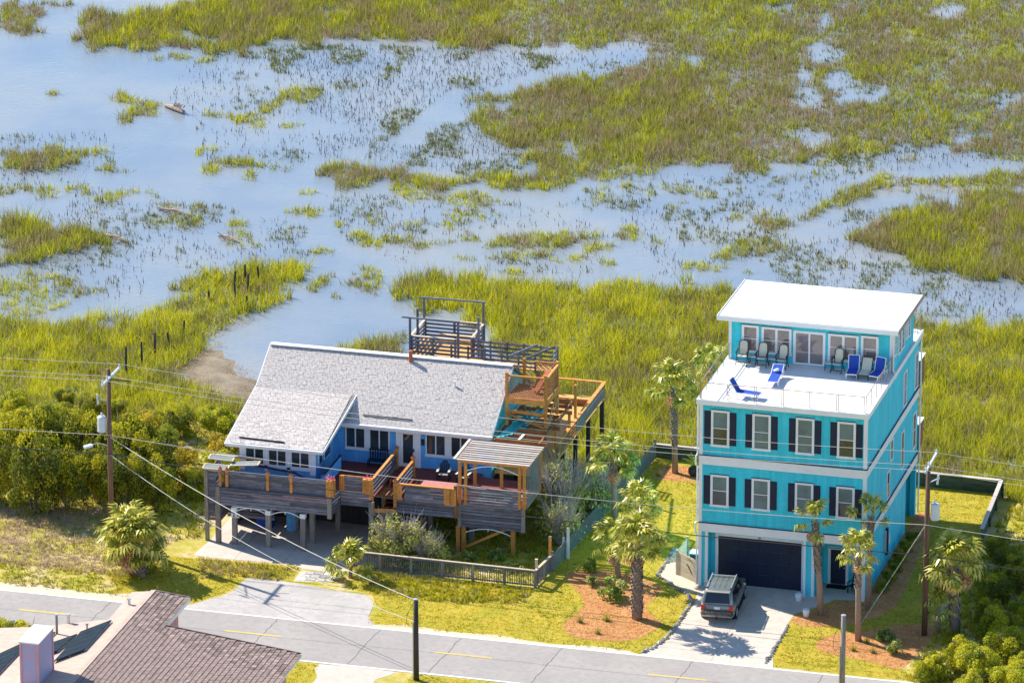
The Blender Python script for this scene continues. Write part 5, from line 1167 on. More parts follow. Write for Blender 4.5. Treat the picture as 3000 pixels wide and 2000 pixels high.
for a, b in (((-13.65, 8.42), (-11.3, 8.42)), ((-11.22, 8.5), (-11.22, 11.1)), ((-12.7, 11.18), (-11.3, 11.18))):
    sbar('top_rail', (*a, 8.55), (*b, 8.55), .12, .10, 'orange_wood', tw); sbar('band_board', (*a, 7.02), (*b, 7.02), .05, .36, 'orange_wood', tw)
    A = Vector(a); B = Vector(b); L = (B - A).length; d = (B - A) / L; nn = int(L / .16)
    for k in range(-6, nn + 1):
        for sgn in (1, -1):
            s0 = k * .16; s1 = s0 + 1.1; z0, z1 = 7.25, 8.48
            c0 = max(s0, .05); c1 = min(s1, L - .05)
            if c1 - c0 < .08: continue
            f0 = (c0 - s0) / 1.1; f1 = (c1 - s0) / 1.1
            if sgn < 0: f0, f1 = 1 - f0, 1 - f1
            P = A + d * c0; Q = A + d * c1
            sbar('lath', (P.x, P.y + .02 * sgn, z0 + (z1 - z0) * f0), (Q.x, Q.y + .02 * sgn, z0 + (z1 - z0) * f1), .014, .03, 'brown_wood', tw)
sbar('joist', (-13.65, 8.5, 6.35), (-11.3, 8.5, 6.25), .06, .20, 'orange_wood', tw); sbar('brace', (-13.55, 8.4, 6.2), (-11.4, 8.4, 5.5), .05, .12, 'orange_wood', tw); sbar('brace', (-11.25, 8.55, 5.5), (-11.25, 10.9, 6.9), .05, .12, 'orange_wood', tw)
# steep stair from the tower to the rear deck
for x in (-14.2, -13.1): sbar('hand_rail', (x, 11.2, 8.75), (x + .1, 17.0, 7.5), .08, .12, 'grey_wood', tw)
for k in range(9): sbar('stair_board', (-13.95 + k * .1, 11.5 + .35 * k, 8.0 - .05 * k), (-13.4 + k * .1, 12.0 + .35 * k, 7.1 - .02 * k), .09, .03, 'post_wood', tw)
m = MB(); m.bar((-12.2, 9.6, 7.25), (-11.7, 10.8, 8.2), .35, .12); sp('deck_chair_cushion', m, 'terracotta', tw)
sbar('metal_leg', (-11.2, 8.6, 5.4), (-10.9, 9.8, 6.9), .04, .04, 'metal', tw)
# rear crow's nest and walkway
cn = sbox('rear_deck', -22.0, -18.3, 17.0, 20.3, 6.1, 6.2, 'gold_deck')
for x in (-21.9, -18.4):
    for y in (17.1, 20.2): sbox('stilt', x - .1, x + .1, y - .1, y + .1, -.8, 6.09, 'post_wood')
for a, b in (((-22, 17.05), (-19.2, 17.05)), ((-22, 20.25), (-18.3, 20.25)), ((-21.97, 17.1), (-21.97, 20.2)), ((-18.33, 17.6), (-18.33, 20.2))):
    for k in range(5): sbar('rail_board', (*a, 6.35 + k * .24), (*b, 6.35 + k * .24), .03, .13, 'grey_wood', cn)
    sbar('cap_rail', (*a, 7.36), (*b, 7.36), .16, .04, 'plank_cream', cn)
    for t in (0, .5, 1): p = Vector(a).lerp(Vector(b), t); sbox('rail_post', p.x - .06, p.x + .06, p.y - .06, p.y + .06, 6.2, 7.33, 'grey_wood', cn)
sbar('bench', (-21.0, 19.8, 6.65), (-18.6, 19.8, 6.65), .35, .05, 'plank_cream', cn)
for x, y, z in ((-22.0, 17.0, 8.47), (-19.0, 17.0, 8.47), (-22.07, 20.3, 8.65), (-18.35, 20.3, 8.68), (-21.7, 17.6, 8.9), (-17.9, 17.6, 8.7)): sbox('frame_post', x - .06, x + .06, y - .06, y + .06, 6.2, z, 'grey_wood', cn)
sbar('frame_beam', (-22.5, 17.0, 8.50), (-18.9, 17.0, 8.50), .10, .09, 'grey_wood', cn); sbar('frame_beam', (-22.3, 20.3, 8.68), (-18.2, 20.3, 8.72), .10, .09, 'grey_wood', cn)
wk = sbox('rear_walkway', -19.2, -13.0, 16.2, 17.6, 6.1, 6.18, 'gold_deck')
for y, x0, x1 in ((16.2, -19.2, -14.0), (17.6, -18.2, -13.0)):
    for k in range(4): sbar('rail_board', (x0, y, 6.35 + k * .27), (x1, y, 6.33 + k * .27), .03, .12, 'grey_wood', wk)
    for k in range(6): x = x0 + (x1 - x0) * k / 5; sbox('rail_post', x - .05, x + .05, y - .05, y + .05, 6.0, 7.3, 'grey_wood', wk)
for k in range(4): sbar('rail_board', (-13.0, 16.3, 6.35 + k * .27), (-13.0, 17.6, 6.35 + k * .27), .03, .12, 'grey_wood', wk)
for x in (-17.5, -14): sbox('stilt', x - .1, x + .1, 16.8, 17.0, -.8, 6.09, 'post_wood')

# things standing on the decks
def adirondack(loc, rz, label):
    t = Thing('deck_chair', label, 'chair', loc, None, True, rz)
    m = MB(); m.bar((0, -.25, .40), (0, .28, .32), .52, .03); t.part('seat', m, M['cream_mesh'])
    for k in range(5):
        x = (k - 2) * .115; hgt = 1.08 - .05 * (k - 2) ** 2
        m = MB(); m.bar((x, .26, .34), (x, .26 + (hgt - .34) * .35, hgt), .10, .025, (0, -1, .3)); t.part('back_slat', m, M['navy'])
    for s_ in (-.34, .34):
        m = MB(); m.bar((s_, -.34, .62), (s_, .38, .60), .13, .03); t.part('armrest', m, M['cream_mesh'])
        m = MB(); m.bar((s_, -.26, 0), (s_, -.26, .60), .05, .08); t.part('leg', m, M['navy'])
        m = MB(); m.bar((s_, .5, 0), (s_, -.2, .36), .04, .10); t.part('leg', m, M['navy'])
adirondack((-16.5, 5.0, FZ), R(6), 'dark blue slatted deck chair with cream arms under the front windows')
adirondack((-15.25, 4.8, FZ), R(-6), 'dark blue slatted deck chair with cream arms next to the pergola')
tb = Thing('patio_table', 'faded red plank table behind the orange front rail', 'table', (-15.95, 2.1, FZ))
for k in range(5): m = MB(); m.box(-16.95, -14.95, 1.7 + k * .16, 1.7 + k * .16 + .145, 3.82, 3.86); tb.part('table_board', m, M['red_table'])
for x in (-16.8, -15.1):
    for y in (1.78, 2.4): m = MB(); m.box(x - .04, x + .04, y - .04, y + .04, FZ, 3.82); tb.part('leg', m, M['brown_wood'])
bn = Thing('garden_bench', 'dark slatted bench against the blue wall left of the door', 'bench', (-20.8, 6.1, FZ))
m = MB(); m.box(-21.4, -20.2, 5.85, 6.3, 3.38, 3.44); bn.part('seat', m, M['navy'])
for k in range(8): m = MB(); m.box(-21.38 + k * .15, -21.30 + k * .15, 6.3, 6.34, 3.44, 3.95); bn.part('back_slat', m, M['navy'])
m = MB(); m.box(-21.42, -20.18, 6.29, 6.35, 3.95, 4.02); bn.part('back_rail', m, M['navy'])
for x in (-21.38, -20.22):
    for y in (5.9, 6.25): m = MB(); m.box(x - .03, x + .03, y - .03, y + .03, FZ, 3.38); bn.part('leg', m, M['navy'])
pn = Thing('tilted_board', 'blue painted board leaning along the wing wall beside the red deck', 'board', (-22.9, 3.0, FZ))
m = MB(); m.bar((-22.7, .9, 3.55), (-22.55, 4.3, 3.75), .05, .85); pn.part('panel', m, M['sky_blue']); m = MB(); m.bar((-22.7, .9, 4.0), (-22.55, 4.3, 4.2), .1, .06); pn.part('cap', m, M['navy'])
def screen(loc, rx, ry, label, s=(1.5, 1.0)):
    t = Thing('window_screen', label, 'window screen', loc, None, True, R(8)); t.o.rotation_euler = (R(rx), R(ry), R(8))
    a, b = s
    for q in ((-a / 2, a / 2, -b / 2, -b / 2 + .09), (-a / 2, a / 2, b / 2 - .09, b / 2), (-a / 2, -a / 2 + .09, -b / 2 + .09, b / 2 - .09), (a / 2 - .09, a / 2, -b / 2 + .09, b / 2 - .09)):
        m = MB(); m.box(*q, 0, .05); t.part('frame', m, M['plank_cream'])
    m = MB(); m.box(-a / 2 + .09, a / 2 - .09, -b / 2 + .09, b / 2 - .09, .015, .03); t.part('mesh', m, M['lattice'])
screen((-28.75, -.1, 4.42), -3, 3, 'white framed screen lying flat at the outer deck corner post')
screen((-28.85, 1.25, 4.5), -4, 4, 'white framed screen lying behind another at the deck corner')
screen((-27.3, .9, 4.40), -5, -4, 'white framed screen lying flat under the wing windows', (1.7, .9))
m = MB(); m.tube([(-27.3, 2.2, 3.9), (-24.6, 2.0, 3.72), (-23.7, 1.5, 3.55)], .06, 6)
single('rolled_awning', m, M['navy'], 'dark blue rolled awning lying below the wing windows', 'awning', (-25.5, 2.0, 3.7))
m = MB(); m.box(-25.25, -24.75, 2.2, 2.9, .01, 1.35); fr_ = Thing('old_fridge', 'pale blue old refrigerator standing under the deck behind the posts', 'fridge', (-25.0, 2.5, 0))
fr_.part('cabinet', m, M['sky_blue']); m = MB(); m.box(-24.747, -24.72, 2.22, 2.88, .05, 1.3); fr_.part('door', m, M['porcelain'])
m = MB(); m.box(-27.1, -26.2, 2.3, 3.0, .01, .8)
tub = Thing('storage_tub', 'deep blue storage tub under the deck behind the board screen', 'tub', (-26.6, 2.6, 0)); tub.part('bin', m, M['blue_mesh']); m = MB(); m.box(-27.15, -26.15, 2.25, 3.05, .8, .86); tub.part('lid', m, M['blue_mesh'])
# light-blocking walls added under the stilt house; left side boards are real
sbox('undercroft_shade_wall', -28.34, -20.3, 4.3, 4.36, 0.0, FZ - .43, 'dark_pole')
sbox('undercroft_shade_wall', -20.29, -20.23, 4.3, 8.88, 0.0, FZ - .43, 'dark_pole')
for a in ((-28.42, -28.36, 2.4, 9.0), (-17.6, -17.54, 7.0, 15.3)): sbox('undercroft_shade_wall', a[0], a[1], a[2], a[3], 0.0, FZ - .43, 'grey_wood')
sbox('undercroft_shade_wall', -28.35, -17.61, 8.9, 8.96, 0.0, FZ - .43, 'grey_wood'); sbox('undercroft_shade_wall', -17.5, -13.9, 12.0, 12.06, 0.0, FZ - .43, 'grey_wood')

# ------------------------------------------------------------------ brown-roofed pink house south of the road
PH = Thing('pink_house', 'pink house with brown tiled low roof, solar racks and a streaked chimney', 'house', (-25.2, -27, 0))
def pz(x): return 5.5 - 0.102 * abs(x + 25.2)
m = MB(); m.box(-32.2, -16.1, -60, -27.2, 0, 4.4); m.box(-26.0, -23.45, -27.2, -23.2, 0, 5.1); PH.part('wall', m, M['pink'])
m = MB()
m.slab([(-25.2, -22.1, 5.5), (-25.2, -26.3, 5.5), (-23.15, -26.3, pz(-23.15)), (-23.15, -22.1, pz(-23.15))], .16)
m.slab([(-25.2, -26.3, 5.5), (-25.2, -62, 5.5), (-15.5, -62, pz(-15.5)), (-15.5, -26.4, pz(-15.5)), (-23.15, -26.3, pz(-23.15))], .16)
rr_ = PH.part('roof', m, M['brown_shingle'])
m = MB()
m.slab([(-25.2, -22.1, 5.5), (-26.4, -22.3, pz(-26.4)), (-26.3, -26.4, pz(-26.3)), (-25.2, -26.4, 5.5)], .16)
m.slab([(-25.2, -26.4, 5.5), (-26.3, -26.4, pz(-26.3)), (-30.0, -27.6, pz(-30)), (-33.0, -27.8, pz(-33)), (-33.0, -62, pz(-33)), (-25.2, -62, 5.5)], .16)
rl_ = PH.part('roof_slope', m, M['sunlit_tan_shingle'], label='slope with sunlight painted into its tan colour carrying the solar racks')
# tiles in courses that run along the ridge
t_me = MB(); n = 0
t_me.v += [(0, -.162, 0), (.30, -.162, .002), (.30, .162, .002), (0, .162, 0), (0, -.162, .012), (.30, -.162, .042), (.30, .162, .042), (0, .162, .012)]
t_me.f += [(4, 5, 6, 7), (0, 1, 5, 4), (1, 2, 6, 5), (2, 3, 7, 6), (3, 0, 4, 7)]
tile_mesh = t_me.mesh('roof_tile', M['brown_shingle'])
tiles = []
for i in range(34):
    x = -25.12 + i * .285; y = -22.3 if x < -23.35 else -26.55
    y -= (i % 2) * .17; k = 0
    while y > -38: tiles.append((x, y)); y -= .35
def tile_key(t): return t[1] if t[1] > -33 else -99
tiles.sort(key=lambda t: -(t[1] + t[0] * .3) if t[1] > -31.5 - (t[0] + 25) * .2 else 99)
rt = random.Random(3); mass = MB(); tilt = math.atan(.102)
for i, (x, y) in enumerate(tiles):
    z = pz(x) + .006 + rt.uniform(0, .006); 
    if i < 300:
        PH.piece('roof_tile', tile_mesh, (x, y, z), rr_, (0, tilt, 0))
    else:
        n = len(mass.v)
        mass.v += [(x + vx, y + vy, z + vz - .102 * vx) for vx, vy, vz in t_me.v]; mass.f += [tuple(n + q for q in f_) for f_ in t_me.f]
o = PH.part('roof_tile', mass, M['brown_shingle'], rr_); o['kind'] = 'stuff'
def phbar(name, a, b, w, h, mat, parent): m = MB(); m.bar(a, b, w, h); return PH.part(name, m, M[mat], parent)
phbar('ridge_cap', (-25.2, -22.1, 5.53), (-25.2, -62, 5.53), .26, .05, 'sunlit_tan_shingle', rr_)
phbar('verge_board', (-25.2, -22.06, 5.46), (-23.15, -22.06, pz(-23.15) - .04), .05, .2, 'brown_shingle', rr_)
phbar('fascia', (-23.12, -22.1, pz(-23.15) - .08), (-23.12, -26.3, pz(-23.15) - .08), .04, .22, 'white', rr_)
phbar('verge_board', (-23.1, -26.26, pz(-23.15) - .04), (-15.5, -26.36, pz(-15.5) - .04), .06, .2, 'brown_shingle', rr_)
phbar('fascia', (-15.47, -26.4, pz(-15.5) - .08), (-15.47, -62, pz(-15.5) - .08), .04, .22, 'white', rr_)
m = MB(); m.box(-16.1, -16.04, -33, -29.5, 1.0, 4.0); wq = PH.part('window', m, M['white']); m = MB(); m.box(-16.035, -16.02, -32.8, -29.7, 1.2, 3.8); PH.part('pane', m, M['glass'], wq)
m = MB(); m.slab([(-23.0, -25.9, 3.6), (-19.9, -25.9, 3.5), (-19.9, -24.9, 3.4), (-23.0, -24.9, 3.5)], .12); PH.part('porch_roof', m, M['brown_shingle'])
ch = MB(); ch.box(-27.8, -26.85, -36.2, -33.9, 5.0, 7.72); cb = PH.part('chimney', ch, M['copper'])
for x in (-27.8, -26.85):
    for y in (-36.2, -33.9): m = MB(); m.box(x - .05, x + .05, y - .05, y + .05, 5.0, 7.72); PH.part('corner_strip', m, M['pink'], cb)
m = MB(); m.box(-27.9, -26.75, -36.3, -33.8, 7.722, 7.80); PH.part('chimney_cap', m, M['white'], cb)
for x, y, h, r_, mt in ((-28.4, -27.0, .45, .10, 'metal'), (-28.5, -28.6, 1.05, .07, 'post_wood'), (-25.9, -24.2, .3, .08, 'metal'), (-27.0, -28.0, .3, .06, 'metal'), (-19.5, -33.6, .4, .05, 'white')):
    m = MB(); m.tube([(x, y, pz(x) - .05), (x, y, pz(x) + h)], r_, 8); vp = PH.part('vent_pipe', m, M[mt]); m = MB(); m.tube([(x, y, pz(x) + h), (x, y, pz(x) + h + .08)], r_ * 1.5, 8); PH.part('pipe_cap', m, M['metal'], vp)
def solar_rack(q, n, label):
    """a row of n panels on low feet between four plan corners a, b (ridge side) and d, c"""
    a, b, c, d = (Vector((x, y, pz(x) + .14)) for x, y in q); m0 = (a + c) / 2
    t = Thing('solar_rack', label, 'solar panels', (m0.x, m0.y, pz(m0.x)), 'solar racks on the tan roof slope')
    for i in range(n):
        u0 = i / n + .004; u1 = (i + 1) / n - .004
        m = MB(); m.slab([a.lerp(b, u0), a.lerp(b, u1), d.lerp(c, u1), d.lerp(c, u0)], .04); t.part('solar_panel', m, M['solar'])
    for s0, s1 in ((a, b), (d, c), (a.lerp(d, .5), b.lerp(c, .5))):
        m = MB(); m.bar(s0 - Vector((0, 0, .065)), s1 - Vector((0, 0, .065)), .05, .04); t.part('rack_rail', m, M['metal'])
        for u in (.1, .5, .9): p = s0.lerp(s1, u); m = MB(); m.box(p.x - .03, p.x + .03, p.y - .03, p.y + .03, pz(p.x) - .01, p.z - .086); t.part('rack_foot', m, M['metal'])
solar_rack([(-26.02, -26.81), (-26.03, -31.21), (-27.16, -32.91), (-27.16, -28.55)], 5, 'row of dark solar panels lying closest to the roof ridge')
solar_rack([(-27.25, -28.9), (-27.5, -31.4), (-28.75, -33.2), (-28.45, -30.5)], 3, 'row of dark solar panels between the chimney and the ridge row')
solar_rack([(-28.6, -28.6), (-28.65, -30.0), (-29.4, -31.4), (-29.35, -29.9)], 2, 'short row of dark solar panels beside the capped vent pipe')
solar_rack([(-29.6, -29.7), (-29.65, -36.63), (-30.85, -39.07), (-30.75, -32.12)], 7, 'longest row of dark solar panels, at the outer eave left of the chimney')

# ------------------------------------------------------------------ car
def build_car():
    t = Thing('parked_car', 'grey green sport utility car with roof rack parked before the garage', 'car', (2.35, -5.35, 0), None, True, R(4.5))
    L = 5.05
    def loft(st, name, mat, smooth=True, parent=None):
        m = MB(); n = len(st[0][1])
        for y, ring in st: m.v += [(x, y, z) for x, z in ring]
        for i in range(len(st) - 1):
            for k in range(n): a = i * n + k; b = i * n + (k + 1) % n; m.f.append((a, b, b + n, a + n))
        m.f.append(tuple(range(n))[::-1]); m.f.append(tuple(range((len(st) - 1) * n, len(st) * n)))
        return t.part(name, m, mat, parent, smooth=smooth)
    def ring(w, z0, zb, tuck=.06):
        h = [(w - .10, z0), (w - .02, z0 + .14), (w, z0 + .36), (w - .01, zb - .14), (w - tuck, zb)]
        return h + [(-x, z) for x, z in reversed(h)]
    body = loft([(.02, ring(.86, .50, 1.06)), (.10, ring(.93, .42, 1.12)), (.5, ring(.98, .36, 1.14)), (1.3, ring(.99, .34, 1.13)), (2.6, ring(.99, .34, 1.12)), (3.6, ring(.98, .34, 1.10)), (4.0, ring(.97, .36, 1.06)), (4.6, ring(.94, .40, .98)), (4.95, ring(.84, .46, .86)), (L, ring(.74, .50, .78))], 'body', M['car_paint'])
    def cring(w0, w1, zt): h = [(w0, 1.07), (w0 - .02, 1.13), (w1 + .05, zt - .10), (w1 - .03, zt - .02), (w1 - .16, zt)]; return h + [(-x, z) for x, z in reversed(h)]
    cab = loft([(.10, cring(.88, .80, 1.25)), (.20, cring(.90, .75, 1.55)), (.40, cring(.91, .72, 1.84)), (.6, cring(.91, .72, 1.87)), (1.6, cring(.91, .73, 1.89)), (2.6, cring(.91, .73, 1.87)), (2.9, cring(.90, .73, 1.81)), (3.3, cring(.89, .78, 1.48)), (3.75, cring(.87, .82, 1.16))], 'cabin', M['car_paint'])
    m = MB(); m.poly([(-.72, .105, 1.20), (.72, .105, 1.20), (.62, .335, 1.74), (-.62, .335, 1.74)]); m.poly([(-.72, .095, 1.20), (-.62, .325, 1.74), (.62, .325, 1.74), (.72, .095, 1.20)])
    m.v = [(x, y - .05, z) for x, y, z in m.v]; t.part('rear_window', m, M['car_glass'])
    m = MB(); m.poly([(-.78, 3.70, 1.20), (.78, 3.70, 1.20), (.66, 2.98, 1.76), (-.66, 2.98, 1.76)]); m.v = [(x, y + .05, z + .02) for x, y, z in m.v]; t.part('windscreen', m, M['car_glass'])
    for s_ in (-1, 1):
        for y0, y1, y2, y3 in ((.42, 1.15, 1.13, .55), (1.22, 2.05, 2.02, 1.22), (2.12, 3.15, 2.72, 2.10)):
            m = MB(); m.poly([(s_ * .925, y0, 1.17), (s_ * .925, y1, 1.17), (s_ * .795, y2, 1.72), (s_ * .795, y3, 1.72)]); t.part('side_window', m, M['car_glass'])
        m = MB(); m.bar((s_ * .68, .62, 1.945), (s_ * .68, 2.75, 1.935), .05, .05); rk = t.part('roof_rail', m, M['metal'])
        for y in (.65, 1.7, 2.7): mm_ = MB(); mm_.box(s_ * .68 - .03, s_ * .68 + .03, y - .06, y + .06, 1.86, 1.925); t.part('rail_foot', mm_, M['black_plastic'], rk)
        m = MB(); m.box(min(s_ * .90, s_ * .70), max(s_ * .90, s_ * .70), -.035, .10, .80, 1.08); t.part('tail_lamp', m, M['tail'])
        m = MB(); m.box(min(s_ * 1.0, s_ * 1.16), max(s_ * 1.0, s_ * 1.16), 2.95, 3.12, 1.12, 1.30); t.part('mirror', m, M['car_paint'])
        m = MB(); m.box(min(s_ * .84, s_ * .55), max(s_ * .84, s_ * .55), 4.88, 5.02, .70, .84); t.part('headlight', m, M['porcelain'])
        for y in (1.35, 2.2): m = MB(); m.box(min(s_ * .985, s_ * 1.01), max(s_ * .985, s_ * 1.01), y, y + .2, .98, 1.02); t.part('door_handle', m, M['car_trim'])
        m = MB(); m.bar((s_ * 1.0, 1.2, .36), (s_ * 1.0, 3.4, .36), .10, .06); t.part('running_board', m, M['black_plastic'])
        for y in (.95, 4.05):
            m = MB(); m.tube([(s_ * .74, y, .385), (s_ * .995, y, .385)], .385, 20); ty = t.part('wheel', m, M['tyre']); m = MB(); m.tube([(s_ * .99, y, .385), (s_ * 1.005, y, .385)], .24, 14); t.part('rim', m, M['metal'], ty)
    for y in (2.45,): m = MB(); m.bar((-.68, y, 1.96), (.68, y, 1.96), .07, .03); t.part('cross_bar', m, M['metal'])
    for x in (-.3, 0, .3): m = MB(); m.bar((x, .7, 1.892), (x, 2.5, 1.90), .03, .012); t.part('roof_rib', m, M['car_paint'])
    m = MB(); m.box(-.70, .70, .02, .34, 1.845, 1.875); t.part('spoiler', m, M['car_trim'])
    loft([(-.12, ring(.86, .42, .66, .02)), (-.06, ring(.93, .40, .70, .02)), (.12, ring(.985, .38, .72, .02))], 'bumper', M['car_trim'])
    m = MB(); m.box(-.16, .16, -.03, .008, .86, 1.00); t.part('number_plate', m, M['white'])
    m = MB(); m.box(-.04, .04, -.26, -.10, .34, .44); m.lathe([(.01, 0), (.035, .02), (.035, .05), (.01, .08)], (0, -.24, .44), 8); t.part('tow_hitch', m, M['black_plastic'])
    m = MB(); m.box(-.55, .55, -.02, .004, .70, .76); t.part('tailgate_trim', m, M['black_plastic'])
build_car()

# ------------------------------------------------------------------ poles and wires
LP = Vector((-34.42, -2.40, 0)); RPp = Vector((13.93, -3.99, 0))
ARM = 10.25
def insulator(t, x, y, z, parent=None):
    m = MB(); m.lathe([(.03, 0), (.06, .04), (.04, .08), (.07, .12), (.05, .18), (.02, .2)], (x, y, z), 8); t.part('insulator', m, M['porcelain'], parent)
def utility_pole(P, h, label):
    t = Thing('utility_pole', label, 'utility pole', tuple(P))
    m = MB(); m.tube([(P.x, P.y, 0), (P.x, P.y, h / 2), (P.x + .02, P.y, h)], [.17, .15, .12], 12); t.part('shaft', m, M['pole'], smooth=True)
    m = MB(); m.bar((P.x + .16, P.y - 1.6, ARM), (P.x + .16, P.y + 1.6, ARM + .05), .10, .13); a = t.part('cross_arm', m, M['porcelain'])
    for dy in (-1.45, -.65, 1.5): insulator(t, P.x + .16, P.y + dy, ARM + .08, a)
    return t
tl = utility_pole(LP, 10.7, 'brown utility pole with transformer rising out of the scrub beside the palm cluster')
m = MB(); m.tube([(LP.x - .42, LP.y - .1, 6.9), (LP.x - .42, LP.y - .1, 7.75)], .26, 14); tr = tl.part('transformer', m, M['porcelain'])
m = MB(); m.lathe([(.26, 0), (.2, .08), (.03, .12)], (LP.x - .42, LP.y - .1, 7.75), 12); tl.part('lid', m, M['porcelain'], tr); m = MB(); m.box(LP.x - .2, LP.x - .1, LP.y - .1, LP.y + .1, 7.1, 7.6); tl.part('mount', m, M['metal'], tr); insulator(tl, LP.x - .42, LP.y - .1, 7.85, tr)
m = MB(); m.tube([(LP.x - .1, LP.y - .1, 6.05), (LP.x - .5, LP.y - .5, 6.3), (LP.x - .9, LP.y - .9, 6.3)], .03, 6); lp_ = tl.part('lamp_arm', m, M['metal']); m = MB(); m.bar((LP.x - .8, LP.y - .8, 6.27), (LP.x - 1.15, LP.y - 1.15, 6.22), .30, .12); tl.part('lamp_head', m, M['porcelain'], lp_)
m = MB(); m.bar((LP.x - .1, LP.y - 1.2, 9.3), (LP.x - .1, LP.y - .1, 8.8), .05, .05); m2 = tl.part('cutout_bracket', m, M['porcelain']); m = MB(); m.tube([(LP.x - .2, LP.y - 1.3, 9.0), (LP.x - .25, LP.y - 1.3, 9.6)], .06, 8); tl.part('fuse_cutout', m, M['porcelain'], m2)
m = MB(); m.bar((LP.x + .1, LP.y, 10.1), (LP.x + 1.3, LP.y + .2, 10.0), .04, .06); m2 = tl.part('side_bracket', m, M['black_plastic'])
tr_ = utility_pole(RPp, 10.3, 'brown utility pole with transformer beside the teal house and the shaggy palm')
m = MB(); m.tube([(RPp.x + .46, RPp.y, 6.95), (RPp.x + .46, RPp.y, 7.8)], .25, 14); t2 = tr_.part('transformer', m, M['porcelain']); m = MB(); m.lathe([(.25, 0), (.2, .08), (.03, .12)], (RPp.x + .46, RPp.y, 7.8), 12); tr_.part('lid', m, M['porcelain'], t2); insulator(tr_, RPp.x + .4, RPp.y, 7.9, t2)
m = MB(); m.bar((RPp.x + .1, RPp.y, 9.1), (RPp.x + .6, RPp.y + .3, 9.3), .05, .05); m2 = tr_.part('cutout_bracket', m, M['porcelain']); m = MB(); m.tube([(RPp.x + .5, RPp.y + .2, 8.95), (RPp.x + .55, RPp.y + .2, 9.5)], .06, 8); tr_.part('fuse_cutout', m, M['porcelain'], m2)
for z in (4.2, 6.1): m = MB(); m.tube([(RPp.x - .2, RPp.y - .1, z), (RPp.x - .5, RPp.y - .2, z - .4), (RPp.x - .35, RPp.y - .2, z - .9), (RPp.x - .15, RPp.y - .15, z - .6)], .015, 5); tr_.part('cable_loop', m, M['black_cable'])
def stub_pole(P, h, label, mat='dark_pole'):
    t = Thing('stub_pole', label, 'pole', tuple(P)); m = MB(); m.tube([(P[0], P[1], 0), (P[0], P[1], h)], [.16, .13], 12); t.part('shaft', m, M[mat], smooth=True)
    m = MB(); m.tube([(P[0] - .15, P[1] - .08, 0), (P[0] - .15, P[1] - .08, h * .72)], .035, 6); t.part('conduit', m, M['metal'])
    m = MB(); m.tube([(P[0] - .1, P[1], h * .97), (P[0] - .5, P[1], h * .8), (P[0] - .55, P[1], h * .7), (P[0] - .4, P[1], h * .66)], .015, 5); t.part('cable_loop', m, M['black_cable'])
    m = MB(); m.lathe([(.14, 0), (.13, .03), (.02, .05)], (P[0], P[1], h), 10); t.part('pole_cap', m, M['metal'])
stub_pole((-11.61, -17.74, 0), 4.75, 'short dark pole on the grass verge next to the south driveway')
stub_pole((12.2, -17.6, 0), 6.25, 'short grey pole across the road from the teal house drive', 'post_wood')
def wire(pts, sag, r, mat, label, name='power_line', group=None):
    m = MB(); path = []
    for a, b in zip(pts, pts[1:]):
        a = Vector(a); b = Vector(b); n = 24
        for i in range(n + (b == Vector(pts[-1]))):
            t = i / n; p = a.lerp(b, t); p.z -= sag * 4 * t * (1 - t); path.append(p)
    m.tube(path, r, 5); o = single(name, m, M[mat], label, 'wire', tuple(path[0]), group)
span = RPp - LP
def far(dy, zl): return [(LP.x - span.x, LP.y - span.y + dy, zl), (LP.x + .16, LP.y + dy, zl), (RPp.x + .16, RPp.y + dy, zl - .2), (RPp.x + span.x, RPp.y + span.y + dy, zl - .2)]
wire(far(1.5, ARM + .28), .75, .0155, 'cable', 'bare power line on the insulator at the marsh end of the cross arms', group='overhead lines along the road')
wire(far(-.65, ARM + .28), .75, .0155, 'cable', 'bare power line on the middle insulator of the cross arms', group='overhead lines along the road')
wire(far(-1.45, ARM + .28), .75, .0155, 'cable', 'bare power line on the insulator at the road end of the cross arms', group='overhead lines along the road')
wire([(LP.x - span.x, LP.y - span.y - .2, 6.75), (LP.x, LP.y - .2, 6.75), (RPp.x, RPp.y - .2, 6.65), (RPp.x + span.x, RPp.y + span.y - .2, 6.6)], .7, .02, 'cable', 'pale twisted cable strung below the transformers between both utility poles', group='overhead lines along the road')
wire([(LP.x - span.x, LP.y - span.y - .25, 5.6), (LP.x, LP.y - .2, 5.6), (RPp.x, RPp.y - .2, 4.85), (RPp.x + span.x, RPp.y + span.y - .2, 4.8)], .65, .028, 'black_cable', 'dark telephone cable strung lowest between both utility poles', group='overhead lines along the road')
wire([(LP.x + .1, LP.y - .15, 6.6), (-11.61, -17.74, 4.7)], .55, .02, 'cable', 'pale service cable running down from the transformer pole to the stub pole top')
wire([(LP.x + .1, LP.y - .15, 5.5), (-11.65, -17.7, 3.4)], .9, .017, 'cable', 'lower service cable slung from the scrub pole to the side of the stub pole')
m = MB(); gp = [Vector((RPp.x - .1, RPp.y, 6.5)).lerp(Vector((10.2, -3.3, 0.05)), i / 40) for i in range(41)]; m.tube(gp, .028, 5)
single('guy_cable', m, M['guy'], 'green and white guarded guy cable slanting from the utility pole to the mulch', 'cable', (10.2, -3.3, 0))

